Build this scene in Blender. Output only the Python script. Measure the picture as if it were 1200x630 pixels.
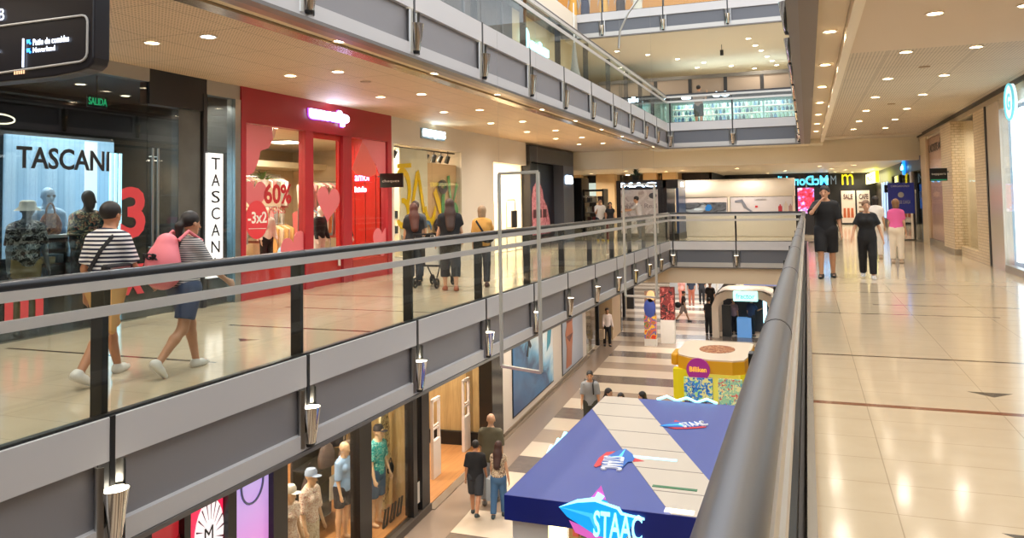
import bpy, math, random
import numpy as np
from mathutils import Matrix, Vector
random.seed(7)
for o in list(bpy.data.objects): bpy.data.objects.remove(o)
scene = bpy.context.scene
COL = scene.collection
PI = math.pi
# ------------------------------------------------------------------ camera
YAW, PITCH, ROLL, F, CY = 0.356301, 0.0483186, -0.0158457, 925.13, 192.9
fw = Vector((-math.sin(YAW)*math.cos(PITCH), math.cos(YAW)*math.cos(PITCH), math.sin(PITCH)))
rt = Vector((math.cos(YAW), math.sin(YAW), 0)); up = rt.cross(fw)
r2 = rt*math.cos(ROLL)+up*math.sin(ROLL); u2 = -rt*math.sin(ROLL)+up*math.cos(ROLL)
cd = bpy.data.cameras.new('camera'); cam = bpy.data.objects.new('camera', cd); COL.objects.link(cam)
cam.matrix_world = Matrix(((r2.x, u2.x, -fw.x, 0), (r2.y, u2.y, -fw.y, 0), (r2.z, u2.z, -fw.z, 1.55), (0, 0, 0, 1)))
cd.sensor_width = 36; cd.lens = F/1200*36; cd.shift_y = (CY-315)/1200; cd.clip_start = .05; cd.clip_end = 300
scene.camera = cam
# ------------------------------------------------------------------ light and exposure
vs = scene.view_settings
vs.view_transform = 'Standard'; vs.look = 'None'; vs.gamma = 1; vs.use_curve_mapping = False
vs.exposure = 0.36
W_STR = 2.0
LAMP = .85          # overall strength of the ceiling lamps
world = bpy.data.worlds.new('sky'); scene.world = world; world.use_nodes = True
wb = world.node_tree.nodes['Background']; wb.inputs[0].default_value = (0.92, 0.95, 1.0, 1); wb.inputs[1].default_value = W_STR
XL, XWL, XR, YE = -4.85, -8.85, 3.75, 29.6      # left void edge, left shop wall, right shop wall, far void edge
Z0, Z2, Z3 = -4.6, 4.4, 8.8                      # lower floor, upper floor, top floor
POSTS = [2.1, 4.44, 6.85, 9.25, 11.6, 13.93, 16.15, 18.45, 20.75, 23.0, 25.15, 27.3]

# ------------------------------------------------------------------ materials
MATS = {}
def srgb(c):
    if isinstance(c, str):
        c = c.lstrip('#'); c = tuple(int(c[i:i+2], 16)/255 for i in (0, 2, 4))
    return tuple((x/12.92 if x <= .04045 else ((x+.055)/1.055)**2.4) for x in c[:3])+(1,)
def M(name, col='888888', rough=.5, metal=0, em=None, es=0, spec=.5, noise=0, nscale=8, coat=0):
    if name in MATS: return MATS[name]
    m = bpy.data.materials.new(name); m.use_nodes = True; MATS[name] = m
    nt = m.node_tree; b = nt.nodes['Principled BSDF']
    c = srgb(col)
    b.inputs['Base Color'].default_value = c; b.inputs['Roughness'].default_value = rough; b.inputs['Metallic'].default_value = metal
    b.inputs['Specular IOR Level'].default_value = spec
    if coat: b.inputs['Coat Weight'].default_value = coat; b.inputs['Coat Roughness'].default_value = .05
    if em: b.inputs['Emission Color'].default_value = srgb(em); b.inputs['Emission Strength'].default_value = es
    if noise:
        tc = nt.nodes.new('ShaderNodeTexCoord'); n = nt.nodes.new('ShaderNodeTexNoise'); n.inputs['Scale'].default_value = nscale
        n.inputs['Detail'].default_value = 4
        mx = nt.nodes.new('ShaderNodeMixRGB'); mx.blend_type = 'MULTIPLY'; mx.inputs[0].default_value = noise
        mx.inputs[1].default_value = c; nt.links.new(tc.outputs['Object'], n.inputs['Vector'])
        r = nt.nodes.new('ShaderNodeMapRange'); r.inputs[1].default_value = .3; r.inputs[2].default_value = .7; r.inputs[3].default_value = .45
        nt.links.new(n.outputs[0], r.inputs[0]); nt.links.new(r.outputs[0], mx.inputs[2]); nt.links.new(mx.outputs[0], b.inputs['Base Color'])
    return m
class NG:   # tiny node-graph helper
    def __init__(s, name, rough=.5, metal=0, spec=.5):
        s.m = bpy.data.materials.new(name); s.m.use_nodes = True; s.t = s.m.node_tree; s.b = s.t.nodes['Principled BSDF']; MATS[name] = s.m
        s.b.inputs['Roughness'].default_value = rough; s.b.inputs['Metallic'].default_value = metal; s.b.inputs['Specular IOR Level'].default_value = spec
        tc = s.t.nodes.new('ShaderNodeTexCoord'); sp = s.t.nodes.new('ShaderNodeSeparateXYZ')
        s.t.links.new(tc.outputs['Object'], sp.inputs[0]); s.co = tc.outputs['Object']; s.x, s.y, s.z = sp.outputs
    def put(s, sock, v):
        if isinstance(v, (int, float)): sock.default_value = v
        elif isinstance(v, tuple): sock.default_value = v
        else: s.t.links.new(v, sock)
    def ma(s, op, a, b=0.0, c=0.0):
        n = s.t.nodes.new('ShaderNodeMath'); n.operation = op
        for i, v in enumerate((a, b, c)): s.put(n.inputs[i], v)
        return n.outputs[0]
    def mix(s, f, a, b):
        n = s.t.nodes.new('ShaderNodeMixRGB'); s.put(n.inputs[0], f)
        s.put(n.inputs[1], srgb(a) if isinstance(a, str) else a); s.put(n.inputs[2], srgb(b) if isinstance(b, str) else b); return n.outputs[0]
    def noise(s, sc, det=3, vec=None, dist=0):
        n = s.t.nodes.new('ShaderNodeTexNoise'); n.inputs['Scale'].default_value = sc; n.inputs['Detail'].default_value = det; n.inputs['Distortion'].default_value = dist
        s.t.links.new(vec or s.co, n.inputs['Vector']); return n.outputs[0]
    def line(s, v, period, width, off=0.0):    # 1 on a thin line repeated every period
        q = s.ma('ABSOLUTE', s.ma('SUBTRACT', s.ma('FRACT', s.ma('DIVIDE', s.ma('SUBTRACT', v, off), period)), .5))
        return s.ma('GREATER_THAN', q, .5-width/period/2)
    def band(s, v, a, b): return s.ma('MULTIPLY', s.ma('GREATER_THAN', v, a), s.ma('LESS_THAN', v, b))
    def mx(s, a, b): return s.ma('MAXIMUM', a, b)
    def vec(s, x, y, z):
        n = s.t.nodes.new('ShaderNodeCombineXYZ')
        for i, v in enumerate((x, y, z)): s.put(n.inputs[i], v)
        return n.outputs[0]
    def ramp(s, f, stops, const=False):
        n = s.t.nodes.new('ShaderNodeValToRGB'); s.put(n.inputs[0], f); e = n.color_ramp.elements
        if const: n.color_ramp.interpolation = 'CONSTANT'
        while len(e) < len(stops): e.new(.5)
        for i, (p, c) in enumerate(stops): e[i].position = p; e[i].color = srgb(c)
        return n.outputs[0]
    def out(s, c, em=0):
        s.put(s.b.inputs['Base Color'], c)
        if em: s.put(s.b.inputs['Emission Color'], c); s.b.inputs['Emission Strength'].default_value = em
        return s.m
    def bump(s, h, st=.2, d=.01):
        n = s.t.nodes.new('ShaderNodeBump'); n.inputs['Strength'].default_value = st; n.inputs['Distance'].default_value = d
        s.t.links.new(h, n.inputs['Height']); s.t.links.new(n.outputs[0], s.b.inputs['Normal'])
def glass_mat(name, tint='ffffff', refl=1.0, rough=0.0):
    if name in MATS: return MATS[name]
    m = bpy.data.materials.new(name); m.use_nodes = True; MATS[name] = m; nt = m.node_tree; nt.nodes.clear()
    o = nt.nodes.new('ShaderNodeOutputMaterial'); mx = nt.nodes.new('ShaderNodeMixShader'); t = nt.nodes.new('ShaderNodeBsdfTransparent'); g = nt.nodes.new('ShaderNodeBsdfGlossy')
    t.inputs[0].default_value = srgb(tint); g.inputs['Roughness'].default_value = rough; g.inputs[0].default_value = (1, 1, 1, 1)
    lw = nt.nodes.new('ShaderNodeLayerWeight'); pw = nt.nodes.new('ShaderNodeMath'); pw.operation = 'POWER'; nt.links.new(lw.outputs['Facing'], pw.inputs[0]); pw.inputs[1].default_value = 5
    fr = nt.nodes.new('ShaderNodeMath'); fr.operation = 'MULTIPLY_ADD'; nt.links.new(pw.outputs[0], fr.inputs[0]); fr.inputs[1].default_value = .3*refl; fr.inputs[2].default_value = .025*refl
    nt.links.new(fr.outputs[0], mx.inputs[0]); nt.links.new(t.outputs[0], mx.inputs[1]); nt.links.new(g.outputs[0], mx.inputs[2]); nt.links.new(mx.outputs[0], o.inputs[0])
    return m

# ------------------------------------------------------------------ mesh building
def wloc(o):
    v = Vector((0, 0, 0))
    while o is not None: v = v+o.location; o = o.parent
    return v
class MB:
    def __init__(s, xf=None): s.v = []; s.f = []; s.xf = xf
    def add(s, vs_, fs):
        n = len(s.v)
        for p in vs_: s.v.append(tuple(s.xf @ Vector(p)) if s.xf else tuple(p))
        s.f += [tuple(i+n for i in f) for f in fs]; return s
    def box(s, x0, x1, y0, y1, z0, z1):
        return s.add([(x, y, z) for z in (z0, z1) for x, y in ((x0, y0), (x1, y0), (x1, y1), (x0, y1))],
                     [(3, 2, 1, 0), (4, 5, 6, 7), (0, 1, 5, 4), (1, 2, 6, 5), (2, 3, 7, 6), (3, 0, 4, 7)])
    def bar(s, p, q, w, h, upv=(0, 0, 1)):
        p, q = Vector(p), Vector(q); d = (q-p).normalized(); u = Vector(upv); r = d.cross(u).normalized(); u = r.cross(d)
        a = [e+r*w*i/2+u*h*j/2 for e in (p, q) for i, j in ((-1, -1), (1, -1), (1, 1), (-1, 1))]
        return s.add(a, [(3, 2, 1, 0), (4, 5, 6, 7), (0, 1, 5, 4), (1, 2, 6, 5), (2, 3, 7, 6), (3, 0, 4, 7)])
    def tube(s, pts, r, n=12, caps=True):
        pts = [Vector(p) for p in pts]; rs = r if isinstance(r, (list, tuple)) else [r]*len(pts); vv = []; ff = []; prev = None
        for i, p in enumerate(pts):
            t = (pts[min(i+1, len(pts)-1)]-pts[max(i-1, 0)]).normalized()
            a = prev if prev is not None else (Vector((0, 0, 1)) if abs(t.z) < .9 else Vector((1, 0, 0)))
            u = (a-t*a.dot(t)).normalized(); prev = u; w = t.cross(u)
            vv += [p+(u*math.cos(2*PI*k/n)+w*math.sin(2*PI*k/n))*rs[i] for k in range(n)]
        for i in range(len(pts)-1):
            for k in range(n): ff.append((i*n+k, i*n+(k+1) % n, (i+1)*n+(k+1) % n, (i+1)*n+k))
        if caps: ff.append(tuple(range(n))[::-1]); ff.append(tuple((len(pts)-1)*n+k for k in range(n)))
        return s.add(vv, ff)
    def cyl(s, p, q, r, r1=None, n=20): return s.tube([p, q], [r, r if r1 is None else r1], n)
    def lathe(s, prof, c=(0, 0, 0), n=24, a0=0, a1=2*PI):
        full = abs(a1-a0-2*PI) < 1e-6; m = n if full else n+1; vv = []; ff = []
        for (r, z) in prof:
            vv += [(c[0]+r*math.cos(a0+(a1-a0)*k/n), c[1]+r*math.sin(a0+(a1-a0)*k/n), c[2]+z) for k in range(m)]
        for i in range(len(prof)-1):
            for k in range(n):
                k2 = (k+1) % m; ff.append((i*m+k, i*m+k2, (i+1)*m+k2, (i+1)*m+k))
        return s.add(vv, ff)
    def prism(s, poly, a, b, ax='z'):   # polygon extruded between a and b along an axis
        n = len(poly)
        def mp(p, t): return {'z': (p[0], p[1], t), 'y': (p[0], t, p[1]), 'x': (t, p[0], p[1])}[ax]
        vv = [mp(p, a) for p in poly]+[mp(p, b) for p in poly]
        return s.add(vv, [tuple(range(n))[::-1], tuple(range(n, 2*n))]+[(i, (i+1) % n, n+(i+1) % n, n+i) for i in range(n)])
    def ball(s, c, r, n=12, sc=(1, 1, 1)):
        pr = [(max(1e-4, math.sin(PI*i/n)), -math.cos(PI*i/n)) for i in range(n+1)]; vv = []; ff = []
        for a, z in pr: vv += [(c[0]+r*sc[0]*a*math.cos(2*PI*k/(2*n)), c[1]+r*sc[1]*a*math.sin(2*PI*k/(2*n)), c[2]+r*sc[2]*z) for k in range(2*n)]
        for i in range(n):
            for k in range(2*n): ff.append((i*2*n+k, i*2*n+(k+1) % (2*n), (i+1)*2*n+(k+1) % (2*n), (i+1)*2*n+k))
        return s.add(vv, ff)
    def build(s, name, mat, parent=None, smooth=False, bevel=0, local=False):
        me = bpy.data.meshes.new(name); off = Vector((0, 0, 0)) if (local or parent is None) else wloc(parent)
        me.from_pydata([(v[0]-off.x, v[1]-off.y, v[2]-off.z) for v in s.v], [], s.f); me.materials.append(mat); me.update()
        if smooth:
            me.polygons.foreach_set('use_smooth', [len(p.vertices) <= 4 for p in me.polygons])
            try: me.set_sharp_from_angle(angle=math.radians(40))
            except Exception: pass
        o = bpy.data.objects.new(name, me); COL.objects.link(o)
        if parent is not None: o.parent = parent
        if bevel:
            b = o.modifiers.new('bevel', 'BEVEL'); b.width = bevel; b.segments = 2; b.limit_method = 'ANGLE'
        return o
def tag(o, label, cat, group=None, kind=None):
    o['label'] = label; o['category'] = cat
    if group: o['group'] = group
    if kind: o['kind'] = kind
    return o
def base(o):   # put a lone mesh's origin at its base
    c = [Vector(v.co) for v in o.data.vertices]
    x = sum(v.x for v in c)/len(c); y = sum(v.y for v in c)/len(c); z = min(v.z for v in c)
    o.data.transform(Matrix.Translation((-x, -y, -z))); o.location = (x, y, z); return o
def thing(name, label, cat, loc, group=None, rotz=0):
    o = bpy.data.objects.new(name, None); COL.objects.link(o); o.location = loc; o.rotation_euler = (0, 0, rotz); o.empty_display_size = .1
    return tag(o, label, cat, group)
def struct(name, mb, mat, smooth=False):
    o = mb.build(name, mat, None, smooth); o['kind'] = 'structure'; return o
def mono(name, mb, mat, label, cat, group=None, smooth=False, bevel=0):
    return tag(base(mb.build(name, mat, None, smooth, bevel)), label, cat, group)
def dup(o, loc, label=None, group=None, parent=None, rotz=None):
    def cp(a, par):
        c = a.copy(); COL.objects.link(c); c.parent = par
        for ch in [x for x in a.children]: cp(ch, c)
        return c
    c = cp(o, None); c.location = loc
    if rotz is not None: c.rotation_euler = (0, 0, rotz)
    if label: c['label'] = label
    if group: c['group'] = group
    return c
def text(name, s, origin, right, upv, w, h, mat, parent=None, depth=.01, mirror=False, bold=0.0, kind=None, shear=0):
    """lettering fitted to a w x h box whose lower left corner is origin"""
    cu = bpy.data.curves.new(name, 'FONT'); cu.body = s; cu.extrude = .02; cu.offset = bold; cu.shear = shear; cu.resolution_u = 3
    t = bpy.data.objects.new(name, cu); me = bpy.data.meshes.new_from_object(t); bpy.data.objects.remove(t)
    co = np.zeros(len(me.vertices)*3); me.vertices.foreach_get('co', co); co = co.reshape(-1, 3)
    mn, mxx = co.min(0), co.max(0); R, U = Vector(right).normalized(), Vector(upv).normalized(); N = R.cross(U); off = Vector(origin)-(wloc(parent) if parent else Vector((0, 0, 0)))
    for v in me.vertices:
        a = (v.co.x-mn[0])/(mxx[0]-mn[0]); a = 1-a if mirror else a; b = (v.co.y-mn[1])/(mxx[1]-mn[1]); c = (v.co.z-mn[2])/(mxx[2]-mn[2])
        v.co = off+R*(a*w)+U*(b*h)+N*(c*depth)
    me.materials.clear(); me.materials.append(mat)
    o = bpy.data.objects.new(name, me); COL.objects.link(o)
    if parent is not None: o.parent = parent
    return o
def flat(name, pts, origin, right, upv, mat, parent=None, depth=.008, lift=0):
    """flat outline (2d points) given a small thickness, in the plane right/up"""
    R, U = Vector(right).normalized(), Vector(upv).normalized(); N = R.cross(U); O = Vector(origin)+N*lift; n = len(pts)
    m = MB(); m.add([O+R*a+U*b for a, b in pts]+[O+R*a+U*b+N*depth for a, b in pts],
                    [tuple(range(n))[::-1], tuple(range(n, 2*n))]+[(i, (i+1) % n, n+(i+1) % n, n+i) for i in range(n)])
    return m.build(name, mat, parent)
def ell(cx, cy, rx, ry, n=24, a0=0, a1=2*PI): return [(cx+rx*math.cos(a0+(a1-a0)*i/n), cy+ry*math.sin(a0+(a1-a0)*i/n)) for i in range(n)]
ORD = ['nearest', 'second', 'third', 'fourth', 'fifth', 'sixth', 'seventh', 'eighth', 'ninth', 'tenth', 'eleventh', 'twelfth', 'thirteenth', 'fourteenth']
BLACK = M('black_satin', '141416', .4); DARK = M('dark_grey', '26262a', .5); WHITE = M('white_paint', 'e8e4dc', .5); STEEL = M('brushed_steel', 'b4b4b2', .28, 1)
CHROME = M('chrome', 'd8d4cc', .1, 1); CREAM = M('cream_plaster', 'ddd0bc', .6); GLASS = glass_mat('clear_glass', 'f2f6f4')
NTHS = ['first', 'second', 'third', 'fourth', 'fifth', 'sixth', 'seventh', 'eighth', 'ninth', 'tenth', 'eleventh', 'twelfth', 'thirteenth', 'fourteenth', 'fifteenth', 'sixteenth', 'seventeenth', 'eighteenth']
NTH = lambda i: NTHS[min(i, 17)]
# ------------------------------------------------------------------ bodies: one smooth surface from tapered limbs (surface nets)
def polygonize(prims, res, cuts=()):
    P = []
    for p in prims:
        if p[0] == 'c': a, b = np.array(p[1], float), np.array(p[2], float); r = max(p[3], p[4])*1.1+.05; P.append((np.minimum(a, b)-r, np.maximum(a, b)+r))
        else: c = np.array(p[1], float); r = np.array(p[2])*1.15+.05; r = np.full(3, r.max()) if p[3] is not None else r; P.append((c-r, c+r))
    lo = np.min([q[0] for q in P], 0); hi = np.max([q[1] for q in P], 0)
    n = np.ceil((hi-lo)/res).astype(int)+1
    V = np.full(n, 1.0, np.float32)
    ax = [lo[i]+np.arange(n[i])*res for i in range(3)]
    for p, (a0, a1) in zip(prims, P):
        i0 = np.maximum(((a0-lo)/res).astype(int), 0); i1 = np.minimum(((a1-lo)/res).astype(int)+2, n)
        sl = tuple(slice(i0[i], i1[i]) for i in range(3))
        X, Y, Z = np.meshgrid(*[ax[i][sl[i]] for i in range(3)], indexing='ij', sparse=True)
        if p[0] == 'c':
            a, b, ra, rb, k, fl = np.array(p[1], float), np.array(p[2], float), p[3], p[4], p[5], p[6] if len(p) > 6 else None
            d = b-a; L2 = max(d@d, 1e-9)
            px, py, pz = X-a[0], Y-a[1], Z-a[2]
            t = np.clip((px*d[0]+py*d[1]+pz*d[2])/L2, 0, 1)
            qx, qy, qz = px-t*d[0], py-t*d[1], pz-t*d[2]
            if fl is not None:
                f = np.array(fl[0], float); g = qx*f[0]+qy*f[1]+qz*f[2]
                e = 1/fl[1]-1; qx = qx+g*e*f[0]; qy = qy+g*e*f[1]; qz = qz+g*e*f[2]
            dist = np.sqrt(qx*qx+qy*qy+qz*qz)-(ra+(rb-ra)*t)
            if fl is not None: dist = dist*(fl[1]+1)/2
            if len(p) > 7 and p[7]:      # flat cut at the b end
                u = d/math.sqrt(L2); dist = np.maximum(dist, (X-b[0])*u[0]+(Y-b[1])*u[1]+(Z-b[2])*u[2])
        else:
            c, r, R, k = np.array(p[1], float), p[2], p[3], p[4]
            qx, qy, qz = X-c[0], Y-c[1], Z-c[2]
            if R is not None:
                R = np.array(R); qx, qy, qz = [qx*R[0][i]+qy*R[1][i]+qz*R[2][i] for i in range(3)]
            m = min(r); s1 = np.sqrt((qx/r[0])**2+(qy/r[1])**2+(qz/r[2])**2); s2 = np.sqrt((qx/r[0]**2)**2+(qy/r[1]**2)**2+(qz/r[2]**2)**2)
            dist = s1*(s1-1)/np.maximum(s2, 1e-6)
        o = V[sl]
        if k < 0: V[sl] = np.maximum(o, -dist); continue
        h = np.clip(.5+.5*(o-dist)/max(k, 1e-5), 0, 1); V[sl] = o*(1-h)+dist*h-k*h*(1-h)
    X, Y, Z = np.meshgrid(*ax, indexing='ij', sparse=True)
    for (c, nn) in cuts: V = np.maximum(V, (X-c[0])*nn[0]+(Y-c[1])*nn[1]+(Z-c[2])*nn[2])
    V[0] = V[-1] = 1; V[:, 0] = V[:, -1] = 1; V[:, :, 0] = V[:, :, -1] = 1
    S = V < 0; nx, ny, nz = n-1
    acc = np.zeros((nx, ny, nz, 3), np.float32); cnt = np.zeros((nx, ny, nz), np.float32)
    corner = [(i, j, k) for i in (0, 1) for j in (0, 1) for k in (0, 1)]
    for a in corner:
        for axn in range(3):
            if a[axn]: continue
            b = list(a); b[axn] = 1
            A = V[a[0]:a[0]+nx, a[1]:a[1]+ny, a[2]:a[2]+nz]; B = V[b[0]:b[0]+nx, b[1]:b[1]+ny, b[2]:b[2]+nz]
            cr = (A < 0) != (B < 0); t = np.where(cr, A/np.where(cr, A-B, 1), 0)
            for q in range(3): acc[..., q] += np.where(cr, a[q]+(t if q == axn else 0), 0)
            cnt += cr
    act = cnt > 0; idx = np.full(act.shape, -1, int); idx[act] = np.arange(act.sum())
    ci = np.argwhere(act); verts = lo+(ci+acc[act]/cnt[act][:, None])*res
    faces = []
    for axn in range(3):
        sa = [slice(1, n[i]-1) for i in range(3)]; sa[axn] = slice(0, n[axn]-1); sb = list(sa); sb[axn] = slice(1, n[axn])
        A, B = S[tuple(sa)], S[tuple(sb)]; e = np.argwhere(A != B)
        if not len(e): continue
        offs = [1, 1, 1]; offs[axn] = 0; e2 = e+np.array(offs); fl = A[tuple(e.T)]
        u, v = [(1, 2), (2, 0), (0, 1)][axn]; q = []
        for du, dv in ((-1, -1), (0, -1), (0, 0), (-1, 0)):
            c = e2.copy(); c[:, u] += du; c[:, v] += dv; q.append(idx[tuple(c.T)])
        q = np.stack(q, 1); q[~fl] = q[~fl][:, ::-1]; faces.append(q)
    return verts, np.concatenate(faces)
def smesh(name, prims, res, mat, parent=None, cuts=(), sub=0):
    v, f = polygonize(prims, res, cuts)
    me = bpy.data.meshes.new(name); me.from_pydata(v.tolist(), [], f.tolist()); me.materials.append(mat)
    me.polygons.foreach_set('use_smooth', [True]*len(me.polygons)); me.update()
    o = bpy.data.objects.new(name, me); COL.objects.link(o)
    if parent: o.parent = parent
    s = o.modifiers.new('smooth', 'SMOOTH'); s.factor = .5; s.iterations = 2
    return o
def V3(*a): return np.array(a, float)
def rotv(v, axis, a):
    v = np.array(v, float); k = np.array(axis, float); k /= np.linalg.norm(k)
    return v*math.cos(a)+np.cross(k, v)*math.sin(a)+k*(k@v)*(1-math.cos(a))
D2 = math.radians
def person(label, pos, face, h=1.7, skin='c99876', hair=('221a16', 'short'), top=None, bottom=None, shoes='dddddd', pose=None, res=.014, name='person', cat='person',
           group=None, sex='m', extra=None, eyes=True, zfix=None):
    """face: direction the person looks (degrees, 0 = +x, 90 = +y). pose: dict of joint angles in degrees."""
    q = dict(lean=3, lh=0, lk=3, rh=0, rk=3, ls=4, rs=4, lab=9, rab=9, le=14, re=14, li=0, ri=0, hy=0, hp=0, lf=0, rf=0, twist=0, legab=3)
    q.update(pose or {}); s = h/1.75; fem = sex == 'f'
    sx = .142 if fem else .166; hx = .088
    U = rotv((0, 0, 1), (1, 0, 0), -D2(q['lean'])); Fd = rotv((0, 1, 0), (1, 0, 0), -D2(q['lean'])); Xd = V3(1, 0, 0)
    pel = V3(0, 0, .95); waist = pel+U*.14; chest = pel+U*.33; neck = pel+U*.50; hc = neck+rotv(U, (1, 0, 0), -D2(q['hp']))*.175+Fd*.02
    hy = D2(q['hy']); hf = rotv(rotv(Fd, U, hy), rotv(Xd, U, hy), -D2(q['hp'])); hx_ = rotv(Xd, U, hy); hu = np.cross(hx_, hf)
    HR = [hx_, hf, hu]
    def H(x, y, z): return hc+(hx_*x+hf*y+hu*z)*1.07
    J = {}
    for sd, S_ in (('l', -1), ('r', 1)):
        hip = pel+V3(S_*hx, 0, -.02); a = D2(q[sd+'h']); ab = D2(q['legab']); d1 = V3(S_*math.sin(ab)*.5, math.sin(a), -math.cos(a)); d1 /= np.linalg.norm(d1)
        kn = hip+d1*.43; b = a-D2(q[sd+'k']); d2 = V3(0, math.sin(b), -math.cos(b)); an = kn+d2*.42
        fp = D2(q[sd+'f']); fd = V3(S_*.12, math.cos(fp), math.sin(fp)); fd /= np.linalg.norm(fd); fu = np.cross(V3(1, 0, 0), fd); fu = fu if fu[2] > 0 else -fu
        sh = neck+Xd*S_*sx-U*.062; a = D2(q[sd+'s']-q['lean']*0); ab = D2(q[sd+'ab']); d = V3(S_*math.sin(ab), math.sin(a)*math.cos(ab), -math.cos(a)*math.cos(ab)); el = sh+d*.285
        c = a+D2(q[sd+'e']); inw = D2(q[sd+'i']); e = V3(S_*(math.sin(ab)*.6)*math.cos(inw)-S_*math.sin(inw), math.sin(c)*math.cos(inw), -math.cos(c)*math.cos(inw)); e /= np.linalg.norm(e); wr = el+e*.25
        J[sd] = (hip, kn, an, fd, fu, sh, el, wr, e, S_)
    low = min(min(J[k][2][2]-.075*J[k][4][2], (J[k][2]+J[k][3]*.14-J[k][4]*.07)[2]) for k in 'lr')
    if zfix is not None: low = zfix
    root_off = V3(0, 0, -low)
    T = lambda p: (np.asarray(p)+root_off)*s
    B = []
    w = (.155, .118, .148, .165) if fem else (.148, .132, .158, .180)   # pelvis, waist, chest, shoulder half widths
    def C(a, b, ra, rb, k=.02, fl=None, cut=0, infl=0): return ('c', T(a), T(b), (ra+infl)*s, (rb+infl)*s, k*s, fl, cut)
    FY = Fd
    def torso(infl=0, hem=None):
        t = [C(pel-U*.02, waist, w[0]*.98, w[1], .05, (FY, .70), 0, infl), C(waist, chest, w[1], w[2], .06, (FY, .68), 0, infl),
             C(chest, neck-U*.09, w[2], w[3]*.82, .06, (FY, .62), 0, infl), C(J['l'][5]+Xd*.03, J['r'][5]-Xd*.03, .050, .050, .05, None, 0, infl)]+[C(neck+U*.02-Fd*.01, J[z_][5]-Xd*J[z_][9]*.02, .042, .046, .04, None, 0, infl) for z_ in 'lr']
        if fem: t += [('e', T(chest+Fd*.075+Xd*.07*i+U*.02), tuple((x+infl)*s for x in (.06, .055, .06)), None, .03) for i in (-1, 1)]
        if fem: t += [('e', T(pel-Fd*.05+Xd*.06*i-U*.03), tuple((x+infl)*s for x in (.085, .075, .095)), None, .04) for i in (-1, 1)]
        return t
    def leg(k, infl=0, upto=2.0, ank=0):
        hip, kn, an = J[k][:3]; t = []
        if upto <= 1: t.append(C(hip, hip+(kn-hip)*upto, .092+ank*.01, .092-.032*upto+ank*.02*upto, .03, None, 1, infl))
        else:
            t.append(C(hip, kn, .092, .058 if infl == 0 else .067, .03, None, 0, infl)); e = kn+(an-kn)*(upto-1)
            calf = kn+(an-kn)*.3-V3(0, .012, 0)
            if infl > 0: t.append(C(kn, e, .066, .062-.014*(upto-1)+ank*.02, .03, None, 1, infl))
            else: t += [C(kn, calf, .052, .056, .03), C(calf, an, .056, .036, .02)]
        return t
    def arm(k, infl=0, upto=2.0):
        sh, el, wr = J[k][5:8]
        if upto <= 1: return [C(sh, sh+(el-sh)*upto, .052, .05, .03, None, 1, infl)]
        t = [C(sh, el, .049 if not fem else .043, .037 if not fem else .034, .03, None, 0, infl)]
        t.append(C(el, el+(wr-el)*(upto-1), .038 if not fem else .034, .026 if infl == 0 else .032, .02, None, 1 if infl else 0, infl)); return t
    B += torso(); B.append(C(neck-U*.05, hc-U*.02-Fd*.01, .058 if not fem else .05, .052 if not fem else .045, .03))
    for k in 'lr': B += leg(k)+arm(k)
    HRt = HR
    B += [('e', T(H(0, -.01, .03)), tuple(x*s*1.07 for x in (.076, .094, .09)), HRt, .02), C(H(0, .03, -.02), H(0, .055, -.085), .062, .032, .03), C(H(0, .085, .005), H(0, .108, -.03), .010, .015, .008)]
    B += [('e', T(H(i*.078, -.005, -.005)), tuple(x*s for x in (.012, .02, .032)), HRt, .006) for i in (-1, 1)]
    for k in 'lr':
        an, fd, fu = J[k][2:5]; wr, e, S_ = J[k][7:10]
        B += [C(an-fu*.035-fd*.03, an-fu*.045+fd*.13, .036, .03, .03)]
        side = V3(S_, 0, 0)-e*(e@V3(S_, 0, 0)); side /= np.linalg.norm(side); fwd = np.cross(e, side)*S_; fwd = fwd if fwd@V3(0, 1, 0) > 0 or abs(e[1]) > .8 else -fwd
        # palm is flat across 'side'; fingers curl towards the body
        pm = wr+e*.075; B.append(C(wr+e*.015, pm, .034, .038, .015, (side, .42)))
        for i, (ln, o_) in enumerate(((.070, .027), (.078, .009), (.073, -.009), (.058, -.026))):
            b0 = wr+e*.07+fwd*o_; b1 = b0+e*ln*.5-side*.008; b2 = b1+e*ln*.42-side*.03
            B += [C(b0, b1, .0095, .0085, .003), C(b1, b2, .0085, .0075, .003)]
        b0 = wr+e*.03+fwd*.028; b1 = b0+e*.035+fwd*.02-side*.01; B += [C(b0, b1, .012, .010, .006), C(b1, b1+e*.03+fwd*.002-side*.01, .010, .0085, .004)]
    smat = M('skin_'+skin, skin, .5) if name == 'person' else M('mannequin_'+skin, skin, .45)
    o = smesh(name, B, res, smat); tag(o, label, cat, group); o.location = pos; o.rotation_euler = (0, 0, D2(face-90))
    if hair and hair[1] != 'none':
        hm = M('hair_'+hair[0], hair[0], .55, noise=.5, nscale=60); st = hair[1]
        hp = [('e', T(H(0, -.018, .042)), tuple(x*s*1.07 for x in (.085, .1, .094)), HRt, .01)]
        cut = [(T(H(0, -.01, -.06)), -hu*.85+hf*.5)] if st in ('short', 'bun', 'pony') else []; face = ('e', T(H(0, .098, -.035)), tuple(x*s*1.07 for x in (.072, .062, .098)), HRt, -1)
        if st == 'long': hp += [C(H(0, -.05, .0), H(0, -.085, -.15), .092, .105, .03, (FY, .7)), C(H(0, -.085, -.15), neck-Fd*.165-U*.24, .115, .08, .03, (FY, .5))]
        if st == 'bob': hp += [C(H(0, -.03, .01), H(0, -.035, -.09), .092, .085, .03, (hf, .85))]; cut = [(T(H(0, 0, -.12)), -hu)]
        if st == 'pony': hp += [C(H(0, -.09, .03), H(0, -.13, -.03), .035, .045, .01), C(H(0, -.13, -.03), H(0, -.12, -.26), .045, .02, .02)]; cut = []
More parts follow.
